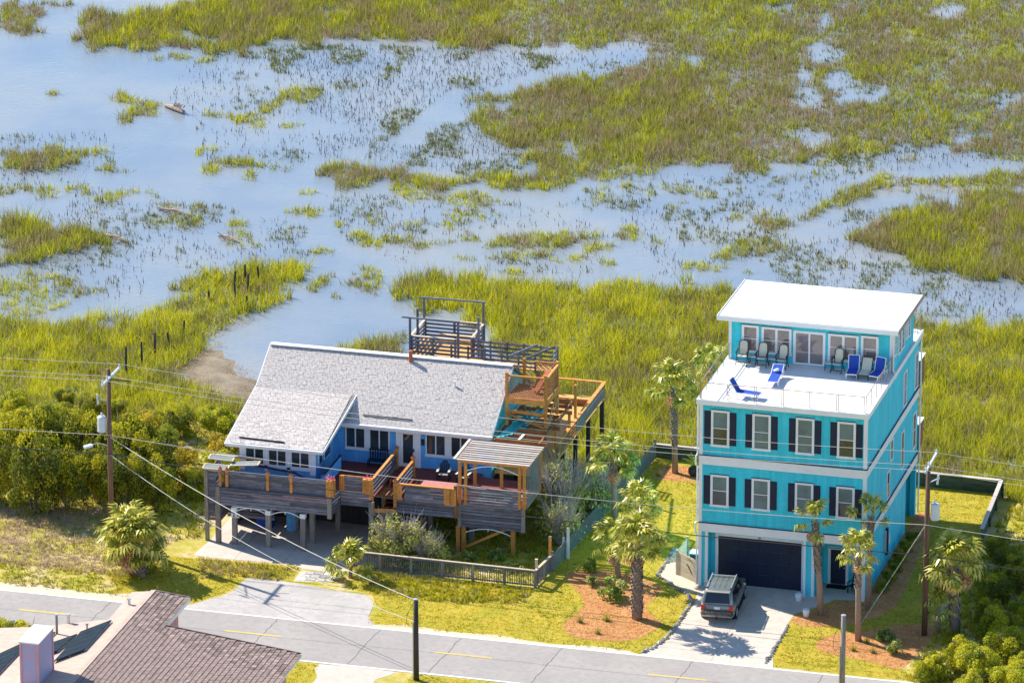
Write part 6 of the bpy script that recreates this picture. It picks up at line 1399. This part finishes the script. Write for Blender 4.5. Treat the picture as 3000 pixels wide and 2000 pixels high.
# ------------------------------------------------------------------ fences
pk = MB(); pk.box(-.02, .02, -.012, .012, 0, 0.86); pk_me = pk.mesh('picket', M['grey_wood'])
def picket_fence(label, runs, base):
    t = Thing('picket_fence', label, 'fence', base)
    for a, b in runs:
        A = Vector((*a, 0)); B = Vector((*b, 0)); L = (B - A).length; n = max(2, round(L / 1.9)); d = (B - A).normalized()
        for i in range(0 if (a, b) == runs[0] else 1, n + 1): p = A.lerp(B, i / n); m = MB(); m.box(p.x - .07, p.x + .07, p.y - .07, p.y + .07, 0, 1.02); t.part('fence_post', m, M['post_wood'])
        for z, w_, h_, mt in ((1.04, .16, .04, 'plank_cream'), (.94, .04, .09, 'grey_wood'), (.14, .04, .09, 'grey_wood')):
            m = MB(); m.bar((A.x, A.y, z), (B.x, B.y, z), w_, h_); t.part('fence_rail', m, M[mt])
        k = int(L / .135)
        for i in range(1, k): p = A + d * (L * i / k); t.piece('picket', pk_me, (p.x, p.y - .03, .06 + rw.uniform(-.01, .01)))
picket_fence('weathered picket fence round the shrub and grass before the pergola deck', [((-19.9, -.2), (-20.0, -2.5)), ((-20.0, -2.5), (-8.9, -2.72)), ((-8.9, -2.72), (-8.62, 0.0))], (-14, -2.6, 0))
pf = Thing('panel_fence', 'blue grey board fence between the two lots, running back to the marsh', 'fence', (-8.2, 8, 0))
A = Vector((-8.62, 0.05, 0)); B = Vector((-7.45, 19.6, 0)); L = (B - A).length
for i in range(11): p = A.lerp(B, i / 10); m = MB(); m.box(p.x - .05, p.x + .05, p.y - .05, p.y + .05, 0, 1.35 if i % 2 else 1.22); pf.part('fence_post', m, M['porcelain' if i in (1, 2) else 'post_wood'])
bd = MB(); bd.box(-.012, .012, -.058, .058, 0, 1.0); bd_me = bd.mesh('fence_board', M['lattice'])
k = int(L / .165)
for i in range(k): p = A.lerp(B, (i + .5) / k); pf.piece('fence_board', bd_me, (p.x + .06, p.y, .05 + rw.uniform(-.015, .015)))
for z in (.3, .95): m = MB(); m.bar((A.x, A.y, z), (B.x, B.y, z), .04, .08); pf.part('fence_rail', m, M['lattice'])
for x, y, h, mt in ((-8.75, -.05, 2.1, 'orange_wood'), (-8.95, -2.3, 1.55, 'plank_cream'), (-8.25, 2.1, 1.9, 'white')):
    m = MB(); m.box(x - .07, x + .07, y - .07, y + .07, 0, h); pt = Thing('wooden_post', {2.1: 'tall orange post standing at the bend of the picket fence', 1.55: 'short cream post behind the picket fence corner', 1.9: 'white post rising from the blue grey board fence'}[h], 'post', (x, y, 0)); pt.part('shaft', m, M[mt]); m = MB(); m.box(x - .085, x + .085, y - .085, y + .085, h + .002, h + .03); pt.part('cap', m, M['plank_cream'])
bw = Thing('bulkhead_wall', 'low dark green board wall holding the lawn above the marsh', 'wall', (3, 19.4, 0))
for a, b in (((-7.42, 19.75), (13.8, 19.06)), ((13.8, 19.06), (14.24, 10.9))):
    A = Vector((*a, 0)); B = Vector((*b, 0)); L = (B - A).length; n = round(L / 2.4); d = (B - A).normalized(); nr = Vector((-d.y, d.x, 0))
    for i in range(n):
        p = A.lerp(B, (i + .004) / n); q = A.lerp(B, (i + .996) / n)
        for j in range(4):
            m = MB(); z = -.75 + j * .4; m.bar((p.x, p.y, z + .2), (q.x, q.y, z + .2), .05, .385); bw.part('wall_board', m, M['green_wall'])
        e = p + nr * .09; m = MB(); m.box(e.x - .07, e.x + .07, e.y - .07, e.y + .07, -1.2, .84); bw.part('pile', m, M['green_wall'])
        m = MB(); m.bar((p.x, p.y, .875), (q.x, q.y, .875), .24, .05); bw.part('cap_board', m, M['slat_wood'])
gt = Thing('plank_gate', 'cream plank gate and side panel beside the teal house corner', 'gate', (-0.9, .9, 0))
for j in range(9):
    m = MB(); m.bar((-1.6, 1.4, .10 + j * .155), (-.18, .32, .10 + j * .155), .03, .135); gt.part('gate_plank', m, M['plank_cream'])
for j in range(9):
    m = MB(); m.bar((-1.62, 1.42, .10 + j * .155), (-1.55, 3.6, .10 + j * .155), .03, .11); gt.part('side_plank', m, M['plank_cream'])
for x, y in ((-1.62, 1.40), (-.14, .30), (-1.55, 3.65)): m = MB(); m.box(x - .06, x + .06, y - .06, y + .06, 0, 1.5); gt.part('gate_post', m, M['plank_cream'])
m = MB(); m.bar((-.9, .80, .95), (-.55, .55, .45), .03, .05); gt.part('gate_brace', m, M['brown_wood'])
def wheelie(x, y, label, mt):
    t = Thing('rubbish_bin', label, 'bin', (x, y, 0)); m = MB(); n = 0
    m.v += [(x - .24, y - .26, .08), (x + .24, y - .26, .08), (x + .24, y + .26, .08), (x - .24, y + .26, .08), (x - .3, y - .34, 1.0), (x + .3, y - .34, 1.0), (x + .3, y + .34, 1.0), (x - .3, y + .34, 1.0)]
    m.f += [(0, 3, 2, 1), (4, 5, 6, 7), (0, 1, 5, 4), (1, 2, 6, 5), (2, 3, 7, 6), (3, 0, 4, 7)]; t.part('bin_body', m, M[mt])
    m = MB(); m.box(x - .33, x + .33, y - .37, y + .37, 1.003, 1.07); t.part('lid', m, M['porcelain'])
    for s_ in (-.26, .26): m = MB(); m.tube([(x + s_ - .03, y + .3, .1), (x + s_ + .03, y + .3, .1)], .1, 10); t.part('wheel', m, M['tyre'])
wheelie(-.75, 2.5, 'dark wheeled bin with grey lid behind the plank gate', 'green_wall'); wheelie(-.5, 5.6, 'dark wheeled bin against the teal wall, farther back than the plank gate', 'navy')
# edging stones
def stone_mesh(seed):
    g = random.Random(seed); m = MB(); m.lathe([(.05, 0), (.11, .02), (.12, .08), (.07, .13), (.02, .14)], (0, 0, 0), 7); m.v = [(x * g.uniform(.8, 1.25), y * g.uniform(.8, 1.25), z * g.uniform(.8, 1.2)) for x, y, z in m.v]
    return m.mesh('stone', M['stone'])
stones = [stone_mesh(i) for i in range(5)]
def stone_border(label, pts, base, step=.26):
    t = Thing('stone_border', label, 'stones', base)
    k = 0
    for a, b in zip(pts, pts[1:]):
        A = Vector(a); B = Vector(b); n = max(1, int((B - A).length / step))
        for i in range(n):
            p = A.lerp(B, i / n); k += 1; s_ = rw.uniform(.7, 1.2)
            t.piece('stone', stones[k % 5], (p.x + rw.uniform(-.04, .04), p.y + rw.uniform(-.04, .04), -.01), None, (0, 0, rw.uniform(0, 6)), (s_, s_, s_))
stone_border('row of grey stones edging the teal house drive on the mulch side', [(-.55, -10.6), (-.15, -9.7), (.15, -8.3), (.27, -6.1), (.27, -2.6), (-.4, -1.4)], (0.2, -6, 0))
stone_border('row of grey stones round the sand path beside the plank gate', [(-.5, -1.35), (-2.6, .85), (-2.72, 5.4)], (-2, 1, 0))
stone_border('row of dark stones edging the drive beside the white bucket', [(6.35, -10.4), (6.3, -4.9), (6.2, -4.3)], (6.3, -7, 0), .3)
def bucket(x, y, label, mt='white'):
    t = Thing('plant_pot', label, 'pot', (x, y, 0)); m = MB(); m.lathe([(.15, .01), (.2, .3), (.2, .42), (.17, .42)], (x, y, 0), 14); t.part('pot', m, M[mt]); m = MB(); m.lathe([(.02, .38), (.165, .39)], (x, y, 0), 12); t.part('soil', m, M['mulch'])
bucket(6.95, -3.0, 'white plant bucket standing on mulch at the foot of a palm'); bucket(6.0, -.75, 'white plant bucket standing on concrete beside the garage pier')
t = Thing('porch_chair', 'black porch chair beside the dark entry door', 'chair', (8.75, 1.3, 0), None, True, R(-15)); t.off = (0, 0, 0)
m = MB(); m.bar((0, -.25, .42), (0, .25, .38), .5, .04); t.part('seat', m, M['black_plastic']); m = MB(); m.bar((0, .26, .4), (0, .42, 1.0), .5, .03, (0, -1, .3)); t.part('backrest', m, M['black_plastic'])
for x in (-.26, .26):
    for y in (-.24, .28): m = MB(); m.box(x - .025, x + .025, y - .025, y + .025, 0, .62 if y < 0 else .4); t.part('leg', m, M['black_plastic'])
    m = MB(); m.bar((x, -.3, .63), (x, .3, .63), .07, .03); t.part('armrest', m, M['black_plastic'])
m = MB(); m.box(7.05, 8.2, 1.55, 2.15, .016, .03); single('door_mat', m, M['dark'], 'dark mat on the concrete before the entry door', 'mat', (7.6, 1.85, 0))
# old posts and driftwood in the marsh
for i, (x, y, h) in enumerate([(-42.8, 30.4, 1.5), (-42.4, 32.3, .95), (-43.0, 28.6, 1.5), (-43.4, 26.6, 1.8), (-42.1, 44.8, 1.0), (-41.2, 42.4, 1.1), (-41.7, 46.0, 1.1), (-41.1, 44.6, .95), (-40.9, 46.5, .9), (-42.7, 41.5, .7), (-42.3, 34.8, .9), (-39.9, 40.9, .8)]):
    m = MB(); l = rw.uniform(-.06, .06); m.tube([(x, y, -.9), (x + l, y, h * .3 - .4), (x + l * 1.5, y + l, h - .35)], [.09, .085, .06], 7)
    single('marsh_post', m, M['dark_pole'], 'dark post in the line of old posts running to the mud bank' if y < 36 else 'dark post in the huddle of old posts on the grass point', 'post', (x, y, -.5), 'old pier posts in the marsh')
m = MB(); m.tube([(-59.1, 81.9, -.38), (-58.3, 81.3, -.3), (-57.3, 80.6, -.36)], [.12, .2, .15], 8); dl = Thing('palm_log', 'pale cut palm log floating in the open marsh water', 'log', (-58.2, 81.2, -.5)); dl.part('log', m, M['driftwood'])
for k in range(14): a = rw.uniform(0, 6.3); t_ = rw.uniform(.45, .98); p = Vector((-59.1, 81.9, -.38)).lerp(Vector((-57.3, 80.6, -.3)), t_); m = MB(); m.bar(p + Vector((0, .1 * math.sin(a), .22)), p + Vector((.15, .25 * math.sin(a), .42)), .07, .04); dl.part('frond_stub', m, M['palm_bark'])
for nm, a, b, lab in (('driftwood', (-53.7, 52.8), (-51.7, 51.7), 'bleached driftwood trunk at the tip of the tall grass island'), ('driftwood', (-46.3, 54.7), (-44.5, 53.6), 'reddish driftwood branch among sparse reeds in mid marsh'), ('driftwood', (-52.0, 59.1), (-49.4, 58.2), 'tangle of grey driftwood sticks on a reed raft')):
    t = Thing(nm, lab, 'driftwood', (a[0], a[1], -.5)); A = Vector((*a, -.40)); B = Vector((*b, -.38)); m = MB(); m.tube([A, A.lerp(B, .5) + Vector((0, .1, .12)), B], [.09, .08, .04], 7); t.part('trunk', m, M['driftwood'])
    for k in range(6): p = A.lerp(B, rw.uniform(.1, .9)); q = p + Vector((rw.uniform(-.9, .9), rw.uniform(-.8, .8), rw.uniform(.05, .4))); m = MB(); m.tube([p, q], [.05, .02], 5); t.part('branch', m, M['driftwood'])
# ------------------------------------------------------------------ palms
def frond_mesh(name, mat, seed, droop=.5, L=.82, stalk=.85, n=18, dead=False):
    g = random.Random(seed); v = []; f = []; c = []
    def tri(a, b, d, t):
        k = len(v); v.extend([a, b, d]); f.append((k, k + 1, k + 2)); c.extend([t, t, min(1, t + .12)])
    sw = .02; e = Vector((stalk, 0, stalk * (.12 - droop * .15)))
    tri((0, -sw, 0), (0, sw, 0), tuple(e), .75); tri((0, 0, -sw), (0, 0, sw), tuple(e), .7)
    for i in range(n):
        a = R(-150 + 300 * i / (n - 1)) + g.uniform(-.05, .05); l = L * (1 - .25 * abs(a) / 2.6) * g.uniform(.85, 1.12)
        dirv = Vector((math.cos(a), math.sin(a), 0)); side = Vector((-dirv.y, dirv.x, 0)) * .062
        fold = .10 * (i % 2)
        mid = e + dirv * l * .55 + Vector((0, 0, -.10 * l * (.3 + droop) + fold)); tip = e + dirv * l * (.95 - .25 * droop) + Vector((0, 0, -l * (.25 + .55 * droop)))
        b0 = e + dirv * .04; t = min(1, max(0, g.gauss(.44 if not dead else .45, .18)))
        tri(tuple(b0 - side * .3), tuple(mid - side), tuple(mid + side), t); tri(tuple(b0 - side * .3), tuple(mid + side), tuple(b0 + side * .3), t); tri(tuple(mid - side), tuple(tip), tuple(mid + side), min(1, t + .2))
    return np_mesh(name, np.array(v), np.array(f), mat, np.repeat(np.array(c)[:, None], 3, 1))
FR = [frond_mesh('frond', M['frond'], i, .25 + .22 * (i % 3), .62, 1.0, 17) for i in range(5)]
DF = [frond_mesh('dead_frond', M['dead_frond'], 20 + i, 1.0, .62, .75, 14, True) for i in range(2)]
def boots(P, h0, h1, r, lean):
    m = MB(); k = 0; z = h0
    while z < h1:
        for j in range(5):
            a = 2 * math.pi * (j + .5 * (k % 2)) / 5 + .3 * k; t = z / max(h1, .1)
            cx = P[0] + lean[0] * t; cy = P[1] + lean[1] * t; d = Vector((math.cos(a), math.sin(a), 0)); s_ = Vector((-d.y, d.x, 0)) * r * .5
            b = Vector((cx, cy, z)) + d * r * .85; tp = Vector((cx, cy, z + .28)) + d * (r * 1.45); n = len(m.v)
            m.v += [tuple(b - s_), tuple(b + s_), tuple(tp + s_ * .6), tuple(tp - s_ * .6), tuple(tp - d * .10 + s_ * .6 + Vector((0, 0, .03))), tuple(tp - d * .10 - s_ * .6 + Vector((0, 0, .03)))]
            m.f += [(n, n + 1, n + 2, n + 3), (n + 3, n + 2, n + 4, n + 5)]
        z += .16; k += 1
    return m
def palm(x, y, h, label, r=.17, n=30, size=1.0, lean=(0, 0), booted=(.5, 1.0), dead=3, seed=0, name='palm_tree', up=0.0):
    g = random.Random(seed + 500); t = Thing(name, label, 'palm', (x, y, 0), 'sabal palms')
    if h > .3:
        m = MB(); m.tube([(x, y, -.05), (x + lean[0] * .3, y + lean[1] * .3, h * .4), (x + lean[0], y + lean[1], h)], [r * 1.15, r * .95, r * .9], 12); tk = t.part('trunk', m, M['palm_smooth'], smooth=True)
        if booted: t.part('leaf_bases', boots((x, y), h * booted[0], h * booted[1], r * .95, lean), M['palm_bark'], tk)
    top = Vector((x + lean[0], y + lean[1], h))
    for i in range(n):
        u = (i + .5) / n; el = R(82 - 112 * u + up * (1 - u)) + g.uniform(-.2, .2); az = i * 2.4 + g.uniform(-.3, .3)
        s_ = size * g.uniform(.85, 1.15)
        t.piece('frond', FR[i % 5], tuple(top + Vector((0, 0, .1 * (1 - u)))), None, (g.uniform(-.5, .5), -el, az), (s_, s_, s_))
    for i in range(dead):
        az = g.uniform(0, 6.28); s_ = size * g.uniform(.75, 1.0)
        t.piece('dead_frond', DF[i % 2], tuple(top - Vector((0, 0, .15))), None, (g.uniform(-.4, .4), R(g.uniform(20, 75)), az), (s_, s_, s_))
    return t
palm(-5.68, 17.48, 5.4, 'tall slim palm in the mulch bed behind the teal house', .17, 24, 1.15, (-.15, 0), (.3, 1), 2, 1)
palm(-6.68, 6.88, 4.4, 'palm rising beside the board fence and the bare tangled shrub', .18, 22, 1.15, (-.12, 0), (.8, 1), 2, 2)
palm(-2.14, -5.8, 4.4, 'stout palm with criss-cross boots in the mulch bed near the road', .27, 30, 1.25, (-.05, 0), (.02, 1), 2, 3)
palm(-4.72, .08, 1.9, 'short palm leaning behind the stout palm, lowest crown in the mulch bed', .16, 15, 1.05, (-.3, 0), (.3, 1), 1, 4)
palm(-3.6, .6, 4.1, 'dark crowned palm standing behind the stout booted palm', .17, 20, 1.05, (-.1, 0), (.6, 1), 1, 5)
palm(7.7, -2.56, 5.45, 'slim leaning palm before the garage pier of the teal house', .18, 11, .95, (-.42, 0), (.45, 1), 3, 6)
palm(10.55, -5.76, 5.0, 'slim palm with ragged crown in the right hand mulch bed', .17, 20, .95, (-.12, 0), (.6, 1), 2, 7)
palm(10.1, -1.0, 5.4, 'sparse crowned palm at the corner of the teal house', .15, 7, 1.05, (.05, 0), (.7, 1), 1, 8)
palm(15.5, -3.06, 3.9, 'shaggy palm with a skirt of dead fronds beside the utility pole', .26, 32, 1.3, (-.2, 0), (.1, 1), 26, 9)
palm(14.6, -3.3, 1.5, 'young palm at the foot of the shaggy palm and utility pole', .12, 14, .9, (0, 0), None, 2, 10)
palm(-31.1, -6.9, 1.9, 'broad low palm cluster with dead skirt on the verge before the carport', .3, 60, 1.35, (-.35, .1), (.0, .9), 18, 11)
palm(-32.4, -5.2, 1.9, 'browning palm right behind the broad low palm cluster', .25, 18, 1.2, (-.2, .1), (.0, .9), 18, 12)
palm(-19.5, -3.98, .55, 'small palmetto at the left end of the picket fence', .12, 22, 1.05, (0, 0), None, 3, 13, up=10)
palm(-2.9, 14.9, 8.0, 'tall palm crown showing behind the left terrace rail', .18, 22, .85, (0, 0), (.8, 1), 2, 14)
# sago beside the rear palm
t = Thing('sago_plant', 'feathery sago in a dark round base behind the teal house', 'plant', (-4.5, 17.3, 0), None, True)
m = MB(); m.lathe([(.2, 0), (.33, .2), (.33, .45), (.2, .62)], (0, 0, 0), 12); t.part('trunk', m, M['dark_pole'])
fv = []; ff = []; fc = []
for i in range(14):
    p = Vector((i / 13, 0, .25 * math.sin(i / 13 * 2.6)))
    for s_ in (-1, 1): k = len(fv); fv += [tuple(p), tuple(p + Vector((.06, 0, 0))), tuple(p + Vector((.1, s_ * (.22 - .012 * i), .05)))]; ff.append((k, k + 1, k + 2)); fc += [.5, .5, .7]
leaf_me = np_mesh('feather_leaf', np.array(fv), np.array(ff), M['leaf_green'], np.repeat(np.array(fc)[:, None], 3, 1))
for i in range(16): t.piece('feather_leaf', leaf_me, (0, 0, .6), None, (0, -R(10 + 35 * (i % 3) / 2), i * 2.4), (.8, .8, .8))

# ------------------------------------------------------------------ shrubs
def crown_mesh(name, mat, seed, n=2200, leaf=.085, lobes=16, flat=.75, tone=(.25, .9), plume=False):
    g = np.random.default_rng(seed); C_ = []; 
    for i in range(lobes):
        a = g.uniform(0, 2 * np.pi); r = np.sqrt(g.uniform(0, 1)) * .72; z = g.uniform(.25, 1.25) * flat * (1.15 - .5 * r)
        C_.append((r * np.cos(a), r * np.sin(a), z, g.uniform(.15, .36), g.uniform(*tone)))
    C_ = np.array(C_); k = g.integers(0, lobes, n); d = g.normal(size=(n, 3)); d /= np.linalg.norm(d, axis=1)[:, None]; d[:, 2] = np.abs(d[:, 2]) * np.where(g.random(n) < .75, 1, -1)
    rad = C_[k, 3] * g.uniform(.55, 1.12, n) ** .6
    P = C_[k, :3] + d * rad[:, None] * (np.array([.75, .75, 1.25]) if plume else 1.0); P[:, 2] = np.maximum(P[:, 2], .03)
    nrm = d * .55 + np.array([0, 0, .45]) + g.normal(0, .5, (n, 3)); nrm /= np.linalg.norm(nrm, axis=1)[:, None]
    up = g.normal(size=(n, 3)) * (.35 if plume else 1) + np.array([0, 0, 1.2 if plume else 0]); u = np.cross(nrm, up); u /= np.linalg.norm(u, axis=1)[:, None] + 1e-9; w_ = np.cross(u, nrm)
    s_ = leaf * g.uniform(.6, 1.4, n)[:, None]; ar = 1.7 if plume else 1.25
    V = np.stack([P - u * s_ * .5, P - w_ * s_ * .5 * ar, P + u * s_ * .5, P + w_ * s_ * .8 * ar], 1).reshape(-1, 3); F = np.arange(n * 4).reshape(-1, 4)
    T = np.clip(C_[k, 4] + g.normal(0, .16, n), 0, 1)
    return np_mesh(name, V, F, mat, np.repeat(np.repeat(T, 4)[:, None], 3, 1))
def stems_mesh(seed, n=7, fork=3, r=.035):
    g = random.Random(seed); m = MB()
    for i in range(n):
        a = g.uniform(0, 6.28); q = Vector((math.cos(a), math.sin(a), 0)) * g.uniform(.2, .6); e = q + Vector((0, 0, g.uniform(.5, 1.0))); m.tube([(q.x * .15, q.y * .15, -.03), tuple(q * .55 + Vector((0, 0, .3))), tuple(e)], [r, r * .7, r * .4], 5, False)
        for j in range(fork): b = e + Vector((g.uniform(-.35, .35), g.uniform(-.35, .35), g.uniform(-.1, .35))); m.tube([tuple((q * .55 + Vector((0, 0, .3))).lerp(e, g.uniform(.2, 1))), tuple(b)], [r * .4, r * .15], 4, False)
    return m.mesh('trunk', M['twig'] if n > 20 else M['bark'])
STEM = [stems_mesh(i) for i in range(3)]; TWIG = [stems_mesh(10 + i, 34, 12, .022) for i in range(2)]
CR = {k: [crown_mesh('crown', M[mt], 60 + 7 * j + i, **kw) for i in range(3)] for j, (k, mt, kw) in enumerate((
    ('yellow', 'leaf_yellow', dict(n=9000, leaf=.042, tone=(.3, 1.0), lobes=26)), ('dark', 'leaf_dark', dict(n=11000, leaf=.038, flat=1.0, lobes=34, tone=(.15, 1.0))),
    ('orange', 'leaf_orange', dict(n=6000, leaf=.045, tone=(.3, .95), lobes=24)), ('green', 'leaf_green', dict(n=1100, leaf=.12, tone=(.3, .9))), ('thin', 'leaf_grey', dict(n=1500, leaf=.05, tone=(.6, 1.0), lobes=40)), ('grey', 'leaf_grey', dict(n=4200, leaf=.045, tone=(.3, 1.0), lobes=30))))}
def shrub(kind, x, y, r, h, label, group=None, seed=0, name='shrub', twigs=False):
    g = random.Random(seed * 31 + int(x * 7)); t = Thing(name, label, 'shrub', (x, y, 0), group, True, g.uniform(0, 6.28)); t.o.scale = (r, r, h)
    t.piece('trunk', (TWIG if twigs else STEM)[seed % 2], (0, 0, 0)); t.piece('crown', CR[kind][seed % 3], (0, 0, 0), None, (0, 0, g.uniform(0, 6.28)))
    return t
LABEL = {'yellow': 'yellow green bushy shrub in the scrub left of the stilt house', 'dark': 'dark green cedar like shrub in the scrub left of the stilt house', 'orange': 'orange tinged dry shrub in the scrub left of the stilt house'}
left = [('yellow', -46.1, 14.2, 1.3), ('yellow', -44.3, 15.5, 1.4), ('dark', -44.8, 19.0, .8), ('dark', -42.3, 17.4, 1.1), ('dark', -42.5, 6.0, 2.0), ('dark', -40.9, 7.4, 1.9), ('dark', -38.9, 6.7, 1.8), ('dark', -36.5, 6.5, 2.0), ('dark', -34.6, 6.4, 1.8),
        ('dark', -40.5, 1.2, 2.1), ('dark', -38.7, 2.3, 1.6), ('dark', -37.4, 3.6, 1.5), ('dark', -36.6, 15.6, 1.5), ('orange', -38.8, 16.0, 1.2), ('yellow', -33.9, 16.6, 1.5), ('yellow', -31.8, 6.6, 1.5), ('yellow', -31.6, 10.2, 1.4), ('orange', -34.6, 10.9, 1.3),
        ('yellow', -41.2, 18.2, 1.0), ('yellow', -47.6, 17.6, 1.2), ('yellow', -45.2, 9.3, 1.6), ('yellow', -43.4, 11.8, 1.5), ('dark', -41.2, 11.5, 1.3), ('orange', -36.8, 11.8, 1.2), ('yellow', -39.4, 14.0, 1.2), ('orange', -32.6, 13.6, 1.3), ('yellow', -35.0, 18.2, 1.1),
        ('dark', -43.6, 2.4, 2.0), ('yellow', -45.4, 5.2, 1.7), ('dark', -35.6, 3.0, 1.6), ('dark', -33.6, 3.4, 1.4), ('yellow', -46.6, .8, 1.5), ('yellow', -48.0, 10.5, 1.6), ('yellow', -30.6, 14.2, 1.1), ('orange', -33.0, 8.0, 1.1)]
OWN = {2: 'small dark shrub at the marsh edge behind the utility pole top', 3: 'dark rounded shrub just behind the transformer pole, next to tall marsh grass', 4: 'tall dark cedar like shrub between two others, far from the pole', 8: 'dark cedar like shrub closest to the stilt house deck', 9: 'tallest dark shrub standing over the dry brush on the road side',
       12: 'dark upright shrub beside the mud bank path left of the grey roof', 13: 'orange tinged shrub next to the dark upright one by the marsh', 15: 'yellow green shrub touching the awning corner of the stilt house', 16: 'yellow green shrub below the left rake of the grey roof', 25: 'orange tinged shrub closest to the left eave of the grey roof', 14: 'broad yellow green shrub bordering the mud bank', 33: 'small yellow green shrub behind the left rake of the grey roof', 34: 'small orange shrub between the dark shrubs and the stilt house', 29: 'dark shrub right behind the utility pole shaft', 30: 'low dark shrub between the utility pole and the carport'}
for i, (k, x, y, r) in enumerate(left): shrub(k, x, y, r, r * (1.7 if k == 'dark' and y < 9 else 1.0), OWN.get(i, LABEL[k]), {'yellow': 'yellow scrub shrubs', 'dark': 'dark scrub shrubs', 'orange': 'orange scrub shrubs'}[k], i)
right = [(15.6, -9.9, 1.3), (17.9, -9.0, 1.6), (19.1, -6.0, 1.6), (17.9, -2.8, 1.5), (18.9, .3, 1.3), (15.4, -10.6, .8), (18.1, -11.2, 1.1), (20.4, -10.6, 1.5), (20.6, -7.9, 1.3), (16.6, -6.6, 1.1), (21.8, -4.0, 1.6), (22.5, -8.5, 1.6)]
for i, (x, y, r) in enumerate(right): shrub('yellow', x, y, r, r * .95, {0: 'yellow green shrub touching the right end of the mulch bed', 3: 'yellow green shrub beside the trunk of the shaggy palm', 4: 'yellow green shrub behind the shaggy palm, next to dark thicket', 5: 'low yellow green shrub on the sand at the road edge', 9: 'small yellow green shrub between mulch bed and shaggy palm foot', 6: 'yellow green shrub overhanging the white road line'}.get(i, 'yellow green bushy shrub in the thicket right of the mulch bed'), 'shrubs in the roadside thicket', i)
for i, (x, y, r) in enumerate([(16.7, 1.8, 1.2), (17.8, 4.2, 1.3), (15.6, 8.8, .9), (16.9, -1.2, 1.0), (19.6, 2.6, 1.5), (16.6, 6.4, 1.1)]): shrub('dark', x, y, r, r, 'dark green shrub in the thicket beyond the board wall', 'dark thicket shrubs', i)
for i, (x, y, r) in enumerate([(-34.1, -19.0, 1.25), (-33.6, -17.9, .75), (-34.6, -21.0, 1.3), (-36.0, -18.2, 1.1), (-36.6, -20.4, 1.3)]): shrub('yellow', x, y, r, r * 1.15, 'yellow green shrub across the road beside the pink house', 'shrubs beside the pink house', i)
shrub('grey', -17.6, -.6, 1.9, 2.35, 'rounded grey twiggy shrub with pale leaves before the stair', None, 1, twigs=True); shrub('grey', -15.9, -.7, 1.5, 1.7, 'lower grey twiggy shrub between stair shrub and pergola stilts', None, 2, twigs=True)
shrub('thin', -9.9, 6.9, 2.3, 3.6, 'large bare tangled shrub with few leaves beside the pergola lattice', None, 1, twigs=True); shrub('thin', -9.3, 4.2, 1.6, 2.4, 'smaller bare tangled shrub before the large tangled one at the board fence', None, 0, twigs=True); shrub('thin', -8.6, 9.6, 1.7, 2.6, 'bare grey shrub squeezed between the side deck and board fence', None, 1, twigs=True)
shrub('green', -4.3, -3.2, .95, 1.15, 'glossy leafy green shrub in the middle of the front mulch bed', None, 0); shrub('green', -6.5, .5, .5, .85, 'small white flecked shrub at the rear edge of the front mulch bed', None, 1); shrub('green', -5.8, -1.6, .45, .6, 'small leafy shrub between glossy shrub and picket fence corner', None, 2)
shrub('green', 12.0, -5.3, .6, .65, 'small green shrub in the right mulch bed near the guy cable', None, 1); shrub('green', 12.9, -7.1, .55, .85, 'bright green shrub at the thicket edge of the right mulch bed', None, 2)
for i, y in enumerate((1.8, 3.4, 5.0, 6.6, 8.2, 9.8)): shrub('dark', 10.35, y, .5, .55, 'low dark hedge shrub along the right wall of the teal house', 'hedge along the teal wall', i)
for i, (x, y, r) in enumerate([(-13.6, .2, .55), (-12.2, .9, .6), (-10.6, -.6, .5), (-16.6, -2.2, .5)]): shrub('green', x, y, r, r, 'low weedy green shrub inside the picket fence', 'weedy shrubs inside the picket fence', i)
# tufts of ornamental grass
g_ = np.random.default_rng(9); zz = np.zeros(26)
v, f, c = blades(g_.normal(0, .07, 26), g_.normal(0, .07, 26), zz, np.full(26, .5), np.full(26, .45), 3, .012, .45, .02, 77)
tuft_me = np_mesh('blades', v, f, M['weed'], c)
core = MB(); core.lathe([(.06, 0), (.1, .05), (.05, .12), (.01, .14)], (0, 0, 0), 8); core_me = core.mesh('crown_base', M['bark'])
for x, y, s_, lab in ((-5.1, -7.2, 1, 'spiky grass tuft in the front mulch bed, the one closest to the picket fence'), (-3.7, -6.6, 1.1, 'spiky grass tuft beside the stout booted palm'), (-3.7, -8.6, .9, 'spiky grass tuft in the front mulch bed closest to the road'), (10.6, -7.3, .9, 'spiky grass tuft in the right mulch bed nearest the road and palm'), (11.7, -7.3, .9, 'spiky grass tuft in the right mulch bed near the bright green shrub'), (11.1, -6.0, .9, 'spiky grass tuft right behind the slim ragged palm'), (-6.5, 16.6, .8, 'spiky grass tuft beside the tall rear palm')):
    t = Thing('grass_tuft', lab, 'grass tuft', (x, y, 0), None, True); t.o.scale = (s_, s_, s_); t.piece('crown_base', core_me, (0, 0, 0)); t.piece('blades', tuft_me, (0, 0, 0))
